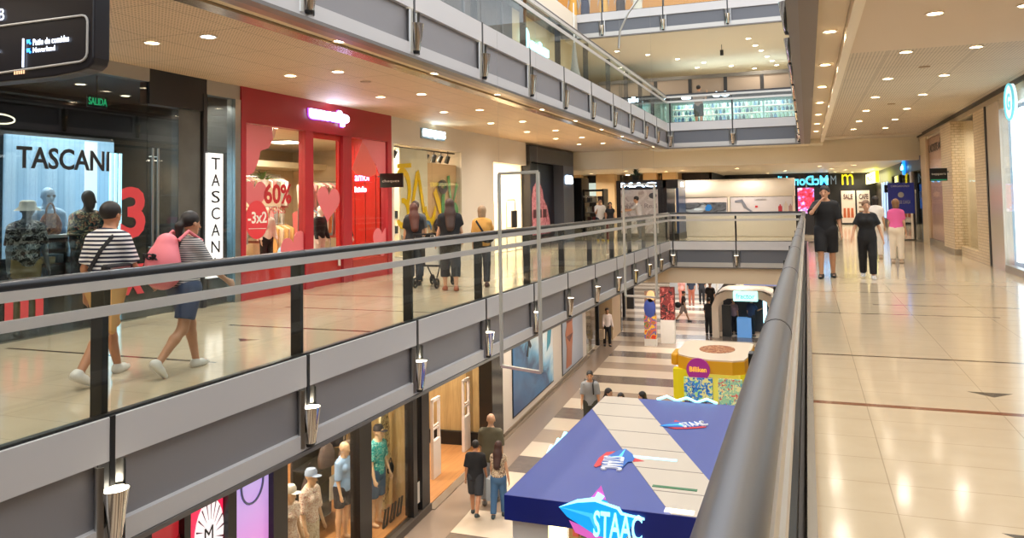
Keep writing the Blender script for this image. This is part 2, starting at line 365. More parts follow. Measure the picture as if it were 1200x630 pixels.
        if st == 'bun': hp += [('e', T(H(0, -.09, .09)), tuple(x*s for x in (.045, .045, .04)), None, .01)]
        smesh('hair', hp+[face], res*.9, hm, o, cut)
    if eyes and name == 'person':
        m = MB()
        for i in (-1, 1): m.ball(T(H(i*.031, .079, .012)), .0105*s, 5, (1, .6, .7))
        m.build('eye', M('eye_dark', '1c1512', .2), o, True, local=True)
        m = MB(); m.ball(T(H(0, .093, -.058)), .02*s, 5, (1, .3, .28)); m.build('mouth', M('lips', '9a5548', .5), o, True, local=True)
        m = MB()
        for i in (-1, 1): m.ball(T(H(i*.033, .082, .034)), .017*s, 5, (1, .3, .2))
        m.build('eyebrow', M('brow_dark', '2a1d16', .7), o, True, local=True)
    if bottom:
        bm, kind, infl = bottom[0], bottom[1], (bottom[2] if len(bottom) > 2 else .012)
        upto = {'shorts': .75, 'long_shorts': 1.0, 'capri': 1.55, 'trousers': 1.93, 'mini': .42, 'skirt': .8}[kind]
        bp = [C(pel-U*.03, pel+U*.10, w[0]*1.0, w[1]*1.1, .04, (FY, .74), 0, infl), ('e', T(pel-U*.07), tuple((x+infl)*s for x in (.15, .105, .09)), None, .04)]
        if fem: bp += [('e', T(pel-Fd*.05+Xd*.06*i-U*.03), tuple((x+infl)*s for x in (.085, .075, .095)), None, .04) for i in (-1, 1)]
        for k in 'lr': bp += leg(k, infl, upto, 1 if kind in ('shorts', 'long_shorts', 'mini') else .3)
        if kind == 'skirt':
            mid = (J['l'][1]+J['r'][1])/2; bp += [C(pel-U*.02, pel+(mid-pel)*.95, .15, .18, .05, (V3(0, 1, 0), .75), 1, infl)]
        smesh({'shorts': 'shorts', 'long_shorts': 'shorts', 'mini': 'shorts', 'skirt': 'skirt', 'capri': 'trousers', 'trousers': 'trousers'}[kind], bp, res, bm, o, [(T(pel+U*.10), U)])
    if top:
        tm, slv = top[0], top[1]; infl = top[2] if len(top) > 2 else .018; hem = top[3] if len(top) > 3 else -.06
        tp = torso(infl)+[C(pel-U*.12, pel+U*.03, w[0]*1.02, w[0]*.98, .04, (FY, .74), 0, infl+.004)]
        for k in 'lr': tp += arm(k, infl, slv) if slv > 0 else []
        cu = [(T(pel+U*hem), -U), (T(neck+U*.035), U*.96-Fd*.0+Fd*.28)]
        if slv == 0: pass
        smesh('shirt', tp, res, tm, o, cu)
    if shoes:
        sm = M('shoe_'+shoes, shoes, .45)
        for k in 'lr':
            an, fd, fu = J[k][2:5]
            smesh('shoe', [C(an-fu*.038-fd*.035, an-fu*.05+fd*.07, .046, .044, .02), C(an-fu*.05+fd*.07, an-fu*.058+fd*.145, .044, .034, .03), C(an-fd*.012, an-fu*.04, .044, .05, .02)], min(res, .012), sm, o, [(T(an-fu*.08), -fu), (T(an+fu*.02), fu)])
    if extra: extra(o, T, J, H, C, dict(pel=pel, U=U, Fd=Fd, chest=chest, neck=neck, Xd=Xd, hu=hu, hf=hf, s=s, res=res, waist=waist, HR=HR, w=w))
    return o
def stripes(name, a, b, period, duty=.5, ax='z'):
    if name in MATS: return MATS[name]
    g = NG(name, .8); v = {'x': g.x, 'y': g.y, 'z': g.z}[ax]
    return g.out(g.mix(g.ma('GREATER_THAN', g.ma('FRACT', g.ma('DIVIDE', v, period)), duty), a, b))
def blotch(name, base_, cols, scale=14, rough=.7):
    if name in MATS: return MATS[name]
    g = NG(name, rough); c = srgb(base_)
    for i, k in enumerate(cols):
        n = g.noise(scale*(1+.35*i), 2, g.vec(g.ma('ADD', g.x, i*7.3), g.y, g.z), 1.5); c = g.mix(g.ma('GREATER_THAN', n, .56), c, k)
    return g.out(c)
# ------------------------------------------------------------------ shell materials
def floor_mat():
    g = NG('polished_tile', .13, 0, .6)
    n = g.noise(3.5, 5); n2 = g.noise(.6, 2)
    c = g.mix(n, 'cdbca2', 'b9a68a'); c = g.mix(g.ma('MULTIPLY', n2, .35), c, 'd3c5ad')
    right = g.ma('GREATER_THAN', g.x, -2.0)
    jx = g.line(g.x, .88, .006, .37); jy = g.line(g.y, .44, .006, 4.34)
    c = g.mix(g.ma('MULTIPLY', g.mx(jx, jy), .45), c, '6e5a44')
    def inlay(y, w, x0, x1): return g.ma('MULTIPLY', g.band(g.y, y-w/2, y+w/2), g.band(g.x, x0, x1))
    red = inlay(6.53, .085, 0, 3.75)
    dk = None
    for a in ((8.52, .06, 0, 3.75), (11.6, .05, 0, 2.25), (12.6, .05, .85, 3.75), (14.2, .05, 0, 2.2), (15.6, .05, .5, 3.75), (17.2, .06, 0, 2.2), (18.6, .05, .7, 3.75), (20.5, .06, 0, 2.6), (22.5, .05, .5, 3.75), (25, .06, 0, 2.6), (28, .06, 0.5, 3.75),
              (8.55, .07, -7.2, -5.03), (10.28, .05, -7.6, -5.0), (11.85, .05, -8.74, -6.4), (6.45, .06, -8.54, -5.6), (13.6, .05, -7.4, -5), (15.4, .05, -8.7, -6.2), (17.2, .05, -7.4, -5), (19, .06, -8.7, -6.2), (21, .06, -7.4, -5), (23.2, .06, -8.7, -6.2), (25.5, .06, -7.4, -5), (28, .07, -8.7, -6)):
        b = inlay(*a); dk = b if dk is None else g.mx(dk, b)
    c = g.mix(red, c, '7d4a36'); c = g.mix(dk, c, '5b4a3c')
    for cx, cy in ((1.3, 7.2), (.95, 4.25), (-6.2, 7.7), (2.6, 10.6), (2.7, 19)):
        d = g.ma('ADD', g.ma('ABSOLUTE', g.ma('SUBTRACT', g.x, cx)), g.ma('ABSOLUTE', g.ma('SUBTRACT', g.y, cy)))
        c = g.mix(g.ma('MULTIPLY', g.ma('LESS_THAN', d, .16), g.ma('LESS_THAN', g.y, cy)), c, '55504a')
    g.put(g.b.inputs['Roughness'], g.ma('ADD', g.ma('MULTIPLY', n, .1), .07))
    return g.out(c)
FLOOR = floor_mat()
def floor0_mat():
    g = NG('striped_terrazzo', .2, 0, .5); n = g.noise(5, 4)
    t = g.ma('FRACT', g.ma('DIVIDE', g.ma('SUBTRACT', g.y, 26.5), 4.64))
    c = g.ramp(t, [(0, '5c504b'), (.25, 'd2c0ab'), (.5, '9c8776'), (.75, 'd2c0ab')], True)
    c = g.mix(g.ma('MULTIPLY', n, .25), c, 'b8a690')
    return g.out(c)
FLOOR0 = floor0_mat()
def ceil_mat(name, a, dots, px=.6, py=1.2, dx=.045, dot='6a5138'):
    g = NG(name, .6); c = srgb(a); n = g.noise(.8, 2)
    c = g.mix(g.ma('MULTIPLY', n, .2), c, dot)
    if dots:
        fx = g.ma('SUBTRACT', g.ma('FRACT', g.ma('DIVIDE', g.x, dx)), .5); fy = g.ma('SUBTRACT', g.ma('FRACT', g.ma('DIVIDE', g.y, dx)), .5)
        r = g.ma('ADD', g.ma('MULTIPLY', fx, fx), g.ma('MULTIPLY', fy, fy))
        c = g.mix(g.ma('MULTIPLY', g.ma('LESS_THAN', r, .07), .8), c, dot)
    c = g.mix(g.ma('MULTIPLY', g.mx(g.line(g.x, px, .012), g.line(g.y, py, .012)), .6), c, dot)
    return g.out(c)
CEIL_L = ceil_mat('perforated_tan_ceiling', 'e2c6a2', True)
CEIL_R = ceil_mat('perforated_cream_ceiling', 'dccdb4', True, 1.2, 1.2, .05, '85735a')
CEIL_P = M('plaster_ceiling', 'dccab0', .7)
GREY1 = M('fascia_light_grey', 'c2bfbe', .45, .05); GREY2 = M('fascia_panel_grey', '868385', .5, .1); GREY3 = M('fascia_dark_slate', '62646a', .5, .1)
SILV = M('silver_band', 'bab7b2', .35, .3)
# ------------------------------------------------------------------ slabs
def slab(name, x0, x1, y0, y1, z0, z1, mat): return struct(name, MB().box(x0, x1, y0, y1, z0, z1), mat)
slab('floor', -13, XL-.06, -8, YE, -.8, 0, FLOOR)
slab('floor', 0, 8, -8, YE, -.8, 0, FLOOR)
slab('floor', -17, 8, YE+.06, 56, -.8, 0, FLOOR)
slab('floor', -17, 8, -8, 66, Z0-.4, Z0, FLOOR0)
slab('floor', -13, XL-.06, -8, YE, 3.66, Z2, CREAM)
slab('floor', .0, 8, -8, YE, 3.85, Z2, CREAM)
slab('floor', -17, 8, YE+.06, 56, 3.66, Z2, CREAM)
slab('floor', -17, 8, YE+.06, 56, 8.1, Z3, CREAM)
slab('floor', -13, -8.2, -8, YE, 8.1, Z3, CREAM); slab('wall_left', -12.2, -12, -8, 40, Z3, Z3+3.6, M('top_dark_wall', '33363c', .5))
# ceilings of the middle level
slab('ceiling', -13, -5.52, -8, YE, 3.57, 3.655, CEIL_L)
slab('ceiling', .62, 8, -8, 12.5, 3.66, 3.84, CEIL_P)
slab('ceiling', .62, 8, 12.52, YE+1.4, 3.70, 3.84, CEIL_R)
slab('ceiling', -8.85, -5.52, YE+.05, YE+1.4, 3.57, 3.655, CEIL_L)
slab('ceiling', -17, 8, YE+1.9, 56, 2.98, 3.2, M('far_ceiling', 'e6dccb', .4))
slab('trim_1', -17, 8, YE+1.45, YE+1.9, 2.85, 3.66, M('bulkhead_cream', 'f2e6cc', .6))        # cross beam past the void
slab('trim_2', -5.5, .6, YE+.06, YE+1.44, 3.46, 3.655, M('bulkhead_cream', 'f2e6cc', .6))
# soffit strips beside the void, left then right
BR = M('brown_soffit', '8a6f5c', .3, .3)
slab('trim_3', -5.08, XL-.03, -8, YE, 3.48, 3.655, BR)
slab('trim_4', -5.30, -5.085, -8, YE, 3.53, 3.655, M('soffit_cream', 'dcc7a2', .5))
slab('trim_5', -5.515, -5.31, -8, YE, 3.50, 3.655, M('soffit_metal', 'a8967c', .25, .7))
slab('trim_6', -.02, .17, -8, YE+.05, 3.46, 3.845, M('soffit_slate', '7d7267', .6))
slab('trim_7', .175, .50, -8, YE+.05, 3.62, 3.845, M('soffit_cream', 'dcc7a2', .5))
slab('trim_8', .505, .615, -8, YE+.05, 3.50, 3.845, M('bulkhead_cream', 'f2e6cc', .6))
# ceilings of the lower level
slab('ceiling', -17, XL-.06, -8, YE, -.93, -.81, M('lower_ceiling', 'cfc3b2', .6)); slab('ceiling', 0.02, 8, -8, YE, -.93, -.81, M('lower_ceiling', 'cfc3b2', .6))
slab('trim_9', -17, 8, YE+.06, YE+1.6, -1.5, -.81, M('bulkhead_lower', 'd3c0a4', .6)); slab('ceiling', -17, 8, YE+1.61, 56, -1.3, -.81, M('lower_ceiling', 'cfc3b2', .6))
# upper level ceilings
slab('ceiling', -17, 8, YE+.5, 56, 7.95, 8.09, M('upper_ceiling', 'd8cebc', .6)); slab('ceiling', -13, -8.2, -8, YE, 7.95, 8.09, M('upper_ceiling_dark', '3a3e46', .5))
# side walls and end walls
slab('wall_right', 7.9, 8.1, -8, 66, Z0, Z3, M('wall_beige', 'cbb899', .7)); slab('wall_left', -17.2, -17, -8, 66, Z0, Z3, M('wall_beige', 'cbb899', .7))
slab('wall_back', -13, 8, -8.2, -8.0, Z0, Z2, M('wall_beige', 'cbb899', .7)); slab('wall_back', -17, 8, 56, 56.2, 0, Z3, M('wall_dark_brown', '2c2523', .5)); slab('wall_back', -17, 8, 66, 66.2, Z0, 0, M('wall_beige', 'cbb899', .7))  # the wall_back behind the camera is unseen, added to block sky light

# ------------------------------------------------------------------ void edges: fascia, railing, wall lights
def edge(P, d, n, L, z, posts, where, sconce=True, low=True, lastpost=True, dark=False, lamp=True, sclab=None, seg=None, flip=False):
    """P start, d unit direction, n outward normal (towards the void), posts = distances along the edge"""
    P, d, n = Vector(P), Vector(d), Vector(n)
    xf = Matrix(((d.x, n.x, 0, P.x), (d.y, n.y, 0, P.y), (0, 0, 1, z), (0, 0, 0, 1)))
    k = seg
    struct('trim_%d' % k, MB(xf).box(0, L, -.02, .06, -.27, .04), GREY1)
    struct('trim_%d' % (k+1), MB(xf).box(0, L, -.05, .0, -.73, -.27), GREY3 if dark else GREY2)
    m = MB(xf).box(0, L, -.03, .06, -.89, -.73); struct('trim_%d' % (k+2), m, SILV if dark else GREY1)
    struct('trim_%d' % (k+3), MB(xf).box(0, L, -.06, .075, -.935, -.895), M('fascia_liner', '6f6a66', .4, .3))  # thin darker liner under the lower band
    t = thing('railing', where[0], 'railing', tuple(xf @ Vector((L/2, 0, 0))))
    MB(xf).tube([(0, 0, 1.057), (L, 0, 1.057)], .053 if flip else .047, 20).build('handrail', M('lighter_steel_handrail', '63656a', .36, .55) if flip else M('gunmetal_handrail', '333437', .3, .6), t, True); hr_ = [c for c in bpy.data.objects if c.parent == t][-1]  # flip rail gets a lighter, rougher steel
    MB(xf).box(0, L, -.056 if flip else .0, 0 if flip else .056, .965, 1.035).build('upper_bar', M('rail_grey', 'c2bfba', .35, .25), t)
    MB(xf).box(0, L, -.056 if flip else .039, -.036 if flip else .056, .775, .85).build('middle_bar', M('rail_grey', 'c2bfba', .35, .25), t)
    MB(xf).box(0, L, -.03, .03, .04, .06).build('glass_channel', BLACK, t)
    for i, s in enumerate(posts):
        m = MB(xf).box(s-.028, s+.028, *((.0, .10) if flip else (-.13, -.013)), .0, .985); m.box(s-.03, s+.03, -.013, .002, .78, 1.02); m.build('post', BLACK, t, bevel=.003)
        MB(xf).tube([(s-.012, 0, 1.057), (s+.012, 0, 1.057)], .0545 if flip else .0485, 20).build('joint_ring', BLACK, hr_, True)
        if low: MB(xf).box(s-.022, s+.022, .055, .068, -.45, .05).build('post_foot', BLACK, t)
        if i: MB(xf).box(posts[i-1]+.012, s-.012, .030, .038, .055, .98).build('glass_panel', GLASS, t)
    if posts[0] > .3: MB(xf).box(.02, posts[0]-.012, .03, .038, .055, .98).build('glass_panel', GLASS, t)
    if L-posts[-1] > .3: MB(xf).box(posts[-1]+.012, L-.02, .03, .038, .055, .98).build('glass_panel', GLASS, t)
    if not sconce: return
    for i, s in enumerate(posts):
        loc = xf @ Vector((s, .06, -.85))
        w = thing('wall_sconce', sclab(i, s), 'wall light', tuple(loc))
        for sg in (-1, 1):
            pl = [(s+sg*(.09+.035*math.sin(PI*a/6)), .0+.085*a/6) for a in range(7)]
            m = MB(xf); vv = []
            for zz in (-.86, -.29):
                vv += [(p[0], p[1], zz) for p in pl]
                vv += [(p[0]+sg*.006, p[1]+.004, zz) for p in pl]
            nn = 7; ff = []
            for j in range(nn-1): ff += [(j, j+1, j+1+2*nn, j+2*nn), (nn+j, nn+j+1, 3*nn+j+1, 3*nn+j), (j, nn+j, nn+j+1, j+1), (2*nn+j, 2*nn+j+1, 3*nn+j+1, 3*nn+j)]
            m.add(vv, ff); m.build('side_plate', STEEL, w, True)
        MB(xf).box(s-.075, s+.075, .0, .012, -.86, -.29).build('back_plate', M('sconce_grey', '77787a', .35, .6), w)
        cx = xf @ Vector((s, .085, 0))
        sh_ = MB().lathe([(.05, -.83), (.058, -.8), (.105, -.47), (.1, -.47), (.05, -.79)], (cx.x, cx.y, z), 20).build('shade', CHROME, w, True)
        if lamp: MB().lathe([(.001, -.475), (.097, -.475), (.097, -.485), (.001, -.485)], (cx.x, cx.y, z), 16).build('lamp_lens', M('sconce_lens', 'fff6e0', .5, 0, 'fff2d8', 6), sh_)
        MB().lathe([(.001, -.87), (.04, -.865), (.05, -.83), (.001, -.83)], (cx.x, cx.y, z), 12).build('finial', BLACK, sh_, True)
POS_L = [p+8 for p in POSTS]
lm = lambda y: 'the dark glass clothes shop' if y < 10.5 else 'the red shop front' if y < 15.7 else 'the white shop with graffiti window' if y < 25 else 'the far corner of the void'
edge((XL, -8, 0), (0, 1, 0), (1, 0, 0), YE+8, 0, POS_L, ['long glass railing with dark handrail along the left walkway, middle floor'], seg=10,
     sclab=lambda i, s: 'chrome cone wall light, left middle floor fascia, %s from the camera' % ORD[i])
edge((XL+.06, YE, 0), (1, 0, 0), (0, -1, 0), 4.73, 0, [.1, 2.35, 4.6], ['short glass railing with dark handrail across the far end of the void, middle floor'], seg=14, dark=True,
     sclab=lambda i, s: 'chrome wall light below the far end railing of the middle floor, %s' % ['at its left corner', 'at its centre', 'at its right end'][i])
PR = [.9+2.33*i for i in range(16)]
edge((0-.12, YE, 0), (0, -1, 0), (-1, 0, 0), YE+8, 0, PR, ['near glass railing with thick dark steel handrail beside the camera on the right walkway'], seg=18, sconce=False, flip=True)
edge((XL, -8, Z2), (0, 1, 0), (1, 0, 0), YE+8, Z2, POS_L, ['long glass railing with dark handrail along the left side of the upper floor'], seg=22,
     sclab=lambda i, s: 'chrome cone wall light, left upper floor fascia, %s from the camera' % ORD[i])
edge((XL+.06, YE, Z2), (1, 0, 0), (0, -1, 0), 4.73, Z2, [.1, 2.35, 4.6], ['short glass railing across the far end of the void, upper floor'], seg=26, dark=True,
     sclab=lambda i, s: 'chrome wall light below the upper floor end railing, %s' % ['at its left corner', 'at its centre', 'at its right end'][i])
edge((-.06, YE, Z2), (0, -1, 0), (-1, 0, 0), YE+8, Z2, PR, ['railing along the right side of the upper floor, seen edge on above its soffit'], seg=30,
     sclab=lambda i, s: 'chrome wall light, right upper floor fascia, %s from the far end' % (ORD+['fifteenth', 'sixteenth'])[i])
edge((-8.2, YE, Z3), (1, 0, 0), (0, -1, 0), 8.0, Z3, [1.0, 3.35, 5.7, 7.9], ['glass railing at the top of the picture, across the far end of the top floor'], seg=34, dark=True,
     sclab=lambda i, s: 'lit chrome wall light, dark top floor fascia, %s from the left' % ORD[i].replace('nearest', 'first'))
slab('trim_40', -.045, 0.0, -8, YE, -.02, .03, M('curb_grey', 'a39b90', .25, .5))

# ------------------------------------------------------------------ downlights
def downlight(x, y, z, label, power=22, r=.085, col=(1, .92, .80), es=14, group=None, light=True, tint='ffe9c4'):
    t = thing('downlight', label, 'ceiling light', (x, y, z), group)
    MB().lathe([(r, -.001), (r+.02, -.004), (r+.022, -.012), (r, -.014), (r-.004, -.004)], (x, y, z), 20).build('trim_ring', M('lamp_ring', 'e9dcc6', .4), t, True)
    MB().lathe([(.0005, -.004), (r, -.004), (r, -.008), (.0005, -.008)], (x, y, z), 18).build('lens', M('lens_'+tint, tint, .5, 0, tint, es), t)
    if light:
        l = bpy.data.lights.new('lamp_light', 'AREA'); l.shape = 'DISK'; l.size = r*2; l.energy = power*LAMP; l.color = col; l.spread = D2(150)
        o = bpy.data.objects.new('lamp_light', l); COL.objects.link(o); o.parent = t; o.location = (0, 0, -.02)
    return t
far = lambda i: ORD[i] if i < len(ORD) else 'farthest'
for i in range(10):
    y = 1.9+2.75*i
    downlight(-7.4, y, 3.57, 'round warm downlight in left walkway ceiling, row nearer the shops, %s along' % far(i))
    if abs(y-7.4) < .1: downlight(-6.55, y, 3.57, 'bluish white downlight in left walkway ceiling above the dark glass shop', 22, .085, (.8, .95, 1), 14, None, True, 'cfeaff')
    else: downlight(-6.55, y, 3.57, 'round warm downlight in left walkway ceiling, row nearer the void, %s along' % far(i))
for i in range(11):
    downlight(-5.18, 2.9+2.6*i, 3.53, 'small bright spotlight in the soffit strip at the left edge of the void, %s along' % far(i), 16, .085, es=22)
for i in range(10):
    downlight(.335, 2.7+2.6*i, 3.62, 'round warm downlight in the narrow strip beside the void, right side, %s along' % far(i), 13, .075)
    y = 1.75+2.8*i
    z = 3.66 if y < 12.5 else 3.70
    downlight(1.45, y, z, 'round warm downlight in right walkway ceiling, left row, %s along' % far(i), 15)
    downlight(2.36, y, z, 'round warm downlight in right walkway ceiling, right row, %s along' % far(i), 15)
for i, (x, y) in enumerate([(-7, 33), (-4.5, 33.5), (-2.2, 33), (.6, 34), (2, 34), (-8, 37), (-5.5, 38), (-3, 38), (.6, 38), (2, 38), (1.2, 42), (1.9, 44), (-1, 43), (-9, 42), (-6, 43), (1.5, 47), (2.5, 49), (-2, 46.5), (-10.3, 39.3), (-8, 39.3), (-6.5, 39.3)]):  # last three are added to brighten the beige columns
    downlight(x, y, 2.98, 'small downlight in the low ceiling beyond the void, %s' % ['left of the bulkhead', 'by the black kiosk', 'above the white kiosk', 'first over the right corridor', 'right of the first over the corridor', 'above the dark far kiosk', 'behind the black kiosk', 'behind the white kiosk', 'second over the right corridor', 'right of the second over the corridor', 'third over the corridor', 'fourth over the corridor', 'before the mirrored lettering', 'among the beige columns', 'deep behind the black kiosk', 'fifth over the corridor', 'last over the corridor', 'deepest, near the dark wall', 'added to brighten the leftmost beige column', 'added to brighten the middle beige columns', 'added to brighten the right beige column'][i], 45, .09)
for i, (x, y) in enumerate([(-1.98, 32.57), (-1.81, 34.16), (-1.64, 35.45), (-1.47, 37.07), (-1.3, 38.33), (-1.15, 39.65), (-7.4, 32.96), (-6.34, 34.32), (-5.29, 35.95), (-4.29, 37.39), (-3.19, 38.93), (-4.77, 38.7), (-2.2, 40.2)]):
    downlight(x, y, 7.95, 'small white downlight in the upper end ceiling, %s of the %s row' % (far(i) if i < 6 else far(i-6), 'right' if i < 6 else 'left'), 40, .1, (1, .88, .7), 16, None, True, 'fff2d8')
for i in range(5):
    for x in (-7.0, -5.7): downlight(x, 12+4*i, -.93, 'lower floor downlight under the left walkway, %s' % (far(i)+(' by the shops' if x < -6 else ' by the void')), 40, .09)
for i, (x, y) in enumerate([(-6, 33), (-4, 33), (-2, 33), (-6, 38), (-3, 38), (-1, 38), (-7, 44), (-4, 44), (-2, 44), (-6, 50), (-3, 50), (-5, 57)]):
    downlight(x, y, -1.3, 'white downlight in the lower ceiling beyond the void, %s' % far(i), 60, .12, (1, .93, .84), 10, None, True, 'fff6ea')
for i in range(8):
    downlight(1.4, 1+4*i, -.93, 'lower floor downlight under the right walkway, %s along' % far(i), 40, .09)
def sprink(x, y, z, l): mono('ceiling_speaker', MB().lathe([(.001, 0), (.09, 0), (.085, -.012), (.001, -.014)], (x, y, z), 20), M('speaker_beige', 'a88d6c', .6), l, 'ceiling speaker')
sprink(-7.1, 6.2, 3.57, 'flat round ceiling speaker in the tan ceiling by the hanging sign'); sprink(-6.7, 11.2, 3.57, 'flat round ceiling speaker above the red shop front')
sprink(1.9, 14.6, 3.70, 'flat round ceiling speaker between the two downlight rows, right ceiling, nearer'); sprink(1.9, 20.1, 3.70, 'flat round ceiling speaker between the two downlight rows, right ceiling, farther')
# ================================================================== left walkway shops (wall plane x = XWL, v = depth into the shop)
XFL = Matrix(((0, -1, 0, XWL), (1, 0, 0, 0), (0, 0, 1, 0), (0, 0, 0, 1)))      # local (y along, depth inward, z)
LR, LU = (0, 1, 0), (0, 0, 1)                                                    # reading direction and up for signs on this wall
def lp(s, z, v=-.012): return (XWL-v, s, z)
TG = glass_mat('dark_tinted_glass', 'c9cfd0', 1.4); SG = glass_mat('shop_glass', 'f4f4f0', .8)
TASW = M('dark_shop_wall', '3a3733', .6); STO = M('grey_stone', '5a5a57', .45, noise=.5, nscale=3)
def area(name, loc, size, power, col=(1, .93, .82), rot=(0, 0, 0), parent=None):
    l = bpy.data.lights.new(name, 'AREA'); l.size = size; l.energy = power; l.color = col
    o = bpy.data.objects.new(name, l); COL.objects.link(o)
    if parent: o.parent = parent; o.location = Vector(loc)-wloc(parent)
    else: o.location = loc
    o.rotation_euler = rot; return o
def panel_light(x, y, z, label, w=.6, power=40, es=8, tint='fff4e0', col=(1, .93, .82)):
    t = thing('ceiling_panel_light', label, 'ceiling light', (x, y, z))
    MB().box(x-w/2, x+w/2, y-w/2, y+w/2, z-.03, z).build('frame', WHITE, t)
    MB().box(x-w/2+.03, x+w/2-.03, y-w/2+.03, y+w/2-.03, z-.036, z-.031).build('diffuser', M('panel_'+tint, tint, .5, 0, tint, es), t)
    area('panel_lamp', (x, y, z-.05), w*.9, power, col, parent=t)
# ---- dark glass clothes shop, y 3.2 .. 10.65
struct('wall_left', MB(XFL).box(-8, 3.2, 0, .2, 0, 3.57), M('dark_cladding', '2b2a2a', .4))
struct('trim_41', MB(XFL).box(3.2, 8.78, -.03, .12, 3.38, 3.57), M('header_grey', 'a39e96', .4, .3))
struct('trim_42', MB(XFL).box(8.78, 9.94, -.03, .15, 3.06, 3.57), M('header_black', '131317', .4))
struct('trim_43', MB(XFL).box(9.94, 10.72, -.03, .12, 3.34, 3.57), M('header_grey', 'a39e96', .4, .3))
struct('window_1', MB(XFL).box(3.2, 6.0, 0, .012, 0, 3.38), TG); struct('window_2', MB(XFL).box(6.01, 8.78, 0, .012, 0, 3.38), TG)
struct('trim_44', MB(XFL).box(9.86, 9.94, -.04, .1, 0, 3.34), DARK); struct('trim_45', MB(XFL).box(10.58, 10.72, -.05, .12, 0, 3.34), STEEL)
struct('window_3', MB(XFL).box(9.94, 10.58, .0, .012, 0, 3.34), TG)
struct('wall_left', MB(XFL).box(9.4, 9.86, .02, .16, 0, 3.06), STO)
t = thing('glass_door', 'dark glass shop door with long vertical steel handle beside the red number 3', 'door', lp(8.8, 0, .03))
MB(XFL).box(8.80, 9.4, .02, .032, .02, 3.04).build('glass_pane', TG, t); MB(XFL).tube([(8.93, -.05, .85), (8.93, -.05, 2.42)], .016).tube([(8.93, -.05, 1.0), (8.93, .02, 1.0)], .009).tube([(8.93, -.05, 2.3), (8.93, .02, 2.3)], .009).build('handle', STEEL, t, True)
MB(XFL).tube([(8.83, -.05, .85), (8.83, -.05, 2.42)], .016).tube([(8.83, -.05, 1.0), (8.83, .02, 1.0)], .009).tube([(8.83, -.05, 2.3), (8.83, .02, 2.3)], .009).build('handle', STEEL, t, True)
struct('floor', MB(XFL).box(3, 10.7, .1, 4.1, .0, .02), M('dark_shop_floor', '5c554d', .25)); struct('wall_left', MB(XFL).box(3, 10.7, 3.9, 4.1, 0, 3.57), TASW)
struct('wall_left', MB(XFL).box(10.62, 10.70, .12, 4.1, 0, 3.57), TASW); struct('ceiling', MB(XFL).box(3.0, 10.7, .16, 4.1, 3.4, 3.56), M('shop_ceiling_dark', '4a4a4c', .6))
t = thing('lit_backdrop', 'pale blue lit display backdrop behind the mannequins in the dark glass shop', 'display panel', lp(8.1, .02, 1.0))
g = NG('backdrop_blue', .5); s_ = g.line(g.y, .09, .02); c = g.mix(g.ma('MULTIPLY', s_, .35), '9fc6e4', '7fa6c8'); g.out(c, .75)
MB(XFL).box(7.65, 9.44, 1.35, 1.40, .9, 2.6).build('panel', MATS['backdrop_blue'], t)
MB(XFL).box(7.6, 9.48, 1.405, 1.45, .0, 2.65).build('frame', DARK, t)
MB(XFL).box(8.9, 9.12, 1.335, 1.348, 1.2, 2.58).build('side_panel', M('backdrop_white', 'e8eef2', .5, 0, 'e6eef4', .9), t)
for i in range(3): mono('light_tube', MB(XFL).box(9.06+i*.085, 9.10+i*.085, 1.0, 1.03, .02, 2.4), M('led_cyan', 'bff0ff', .4, 0, 'aeeaff', 3.2), 'vertical pale cyan light tube in the dark glass shop, %s of three from the left' % ['first', 'middle', 'third'][i], 'light tube')
def rings(s, v, z, lab):
    tag(base(MB(XFL).tube([(s+.22*math.cos(a*PI/10), v, z+.07*math.sin(a*PI/10)) for a in range(21)], .012, 8, False).build('ring_lamp', M('ring_glow', 'fff0cc', .5, 0, 'fff0cc', 2.5), None, True)), lab, 'lamp')
rings(7.0, 1.6, 2.95, 'glowing ring lamp inside the dark glass shop, above the backdrop at left'); rings(8.2, 2.2, 2.9, 'glowing ring lamp inside the dark glass shop, behind the large black letters')
t = tag(text('shop_letters', 'TASCANI', lp(6.76, 2.06), LR, LU, 1.34, .27, M('letter_black', '17181c', .4), None, .01, bold=.018), 'large black TASCANI lettering across the dark glass shop window', 'lettering')
RED3 = M('vinyl_red', 'cc3b44', .5)
tag(text('window_number', '3', lp(8.30, 1.14), LR, LU, .43, .72, RED3, None, .006, bold=.03), 'large red number 3 on the dark glass shop window', 'window lettering')
tag(text('window_letter', 'x', lp(8.32, .36), LR, LU, .4, .42, RED3, None, .006, bold=.03), 'red x on the dark glass below the red number 3', 'window lettering')
tag(text('window_letter', 'm', lp(6.64, .22), LR, LU, .5, .38, RED3, None, .006, bold=.03), 'red letter m low on the dark shop glass at the left edge', 'window lettering')
t = thing('vertical_sign', 'tall white vertical sign reading TASCANI beside the red shop', 'sign', lp(10.07, .7, -.1))
MB(XFL).box(9.9, 10.24, -.09, -.03, .45, 2.41).build('panel', M('sign_white', 'f0f0f0', .5, 0, 'ffffff', .55), t)
for i, ch in enumerate('TASCANI'):
    w = .05 if ch == 'I' else .19
    text('letter', ch, (XWL+.092, 10.07-w/2, 2.15-.262*i), LR, LU, w if ch != 'I' else .025, .19, M('letter_black', '17181c', .4), t, .006)
t = thing('exit_sign', 'green reflection of a SALIDA exit sign, modelled behind the dark shop glass', 'sign', lp(8.2, 2.96, .3))
text('letters', 'SALIDA', (XWL-.3, 8.04, 2.99), LR, LU, .3, .1, M('green_glow', '2fd089', .5, 0, '26c880', 1.2), t, .006); MB(XFL).box(8.03, 8.36, .31, .33, 2.96, 3.12).build('plate', DARK, t); MB(XFL).box(8.18, 8.2, .315, .325, 3.12, 3.4).build('hanger', DARK, t)  # reflection in the glass modelled as glowing letters; plate and hanger are added
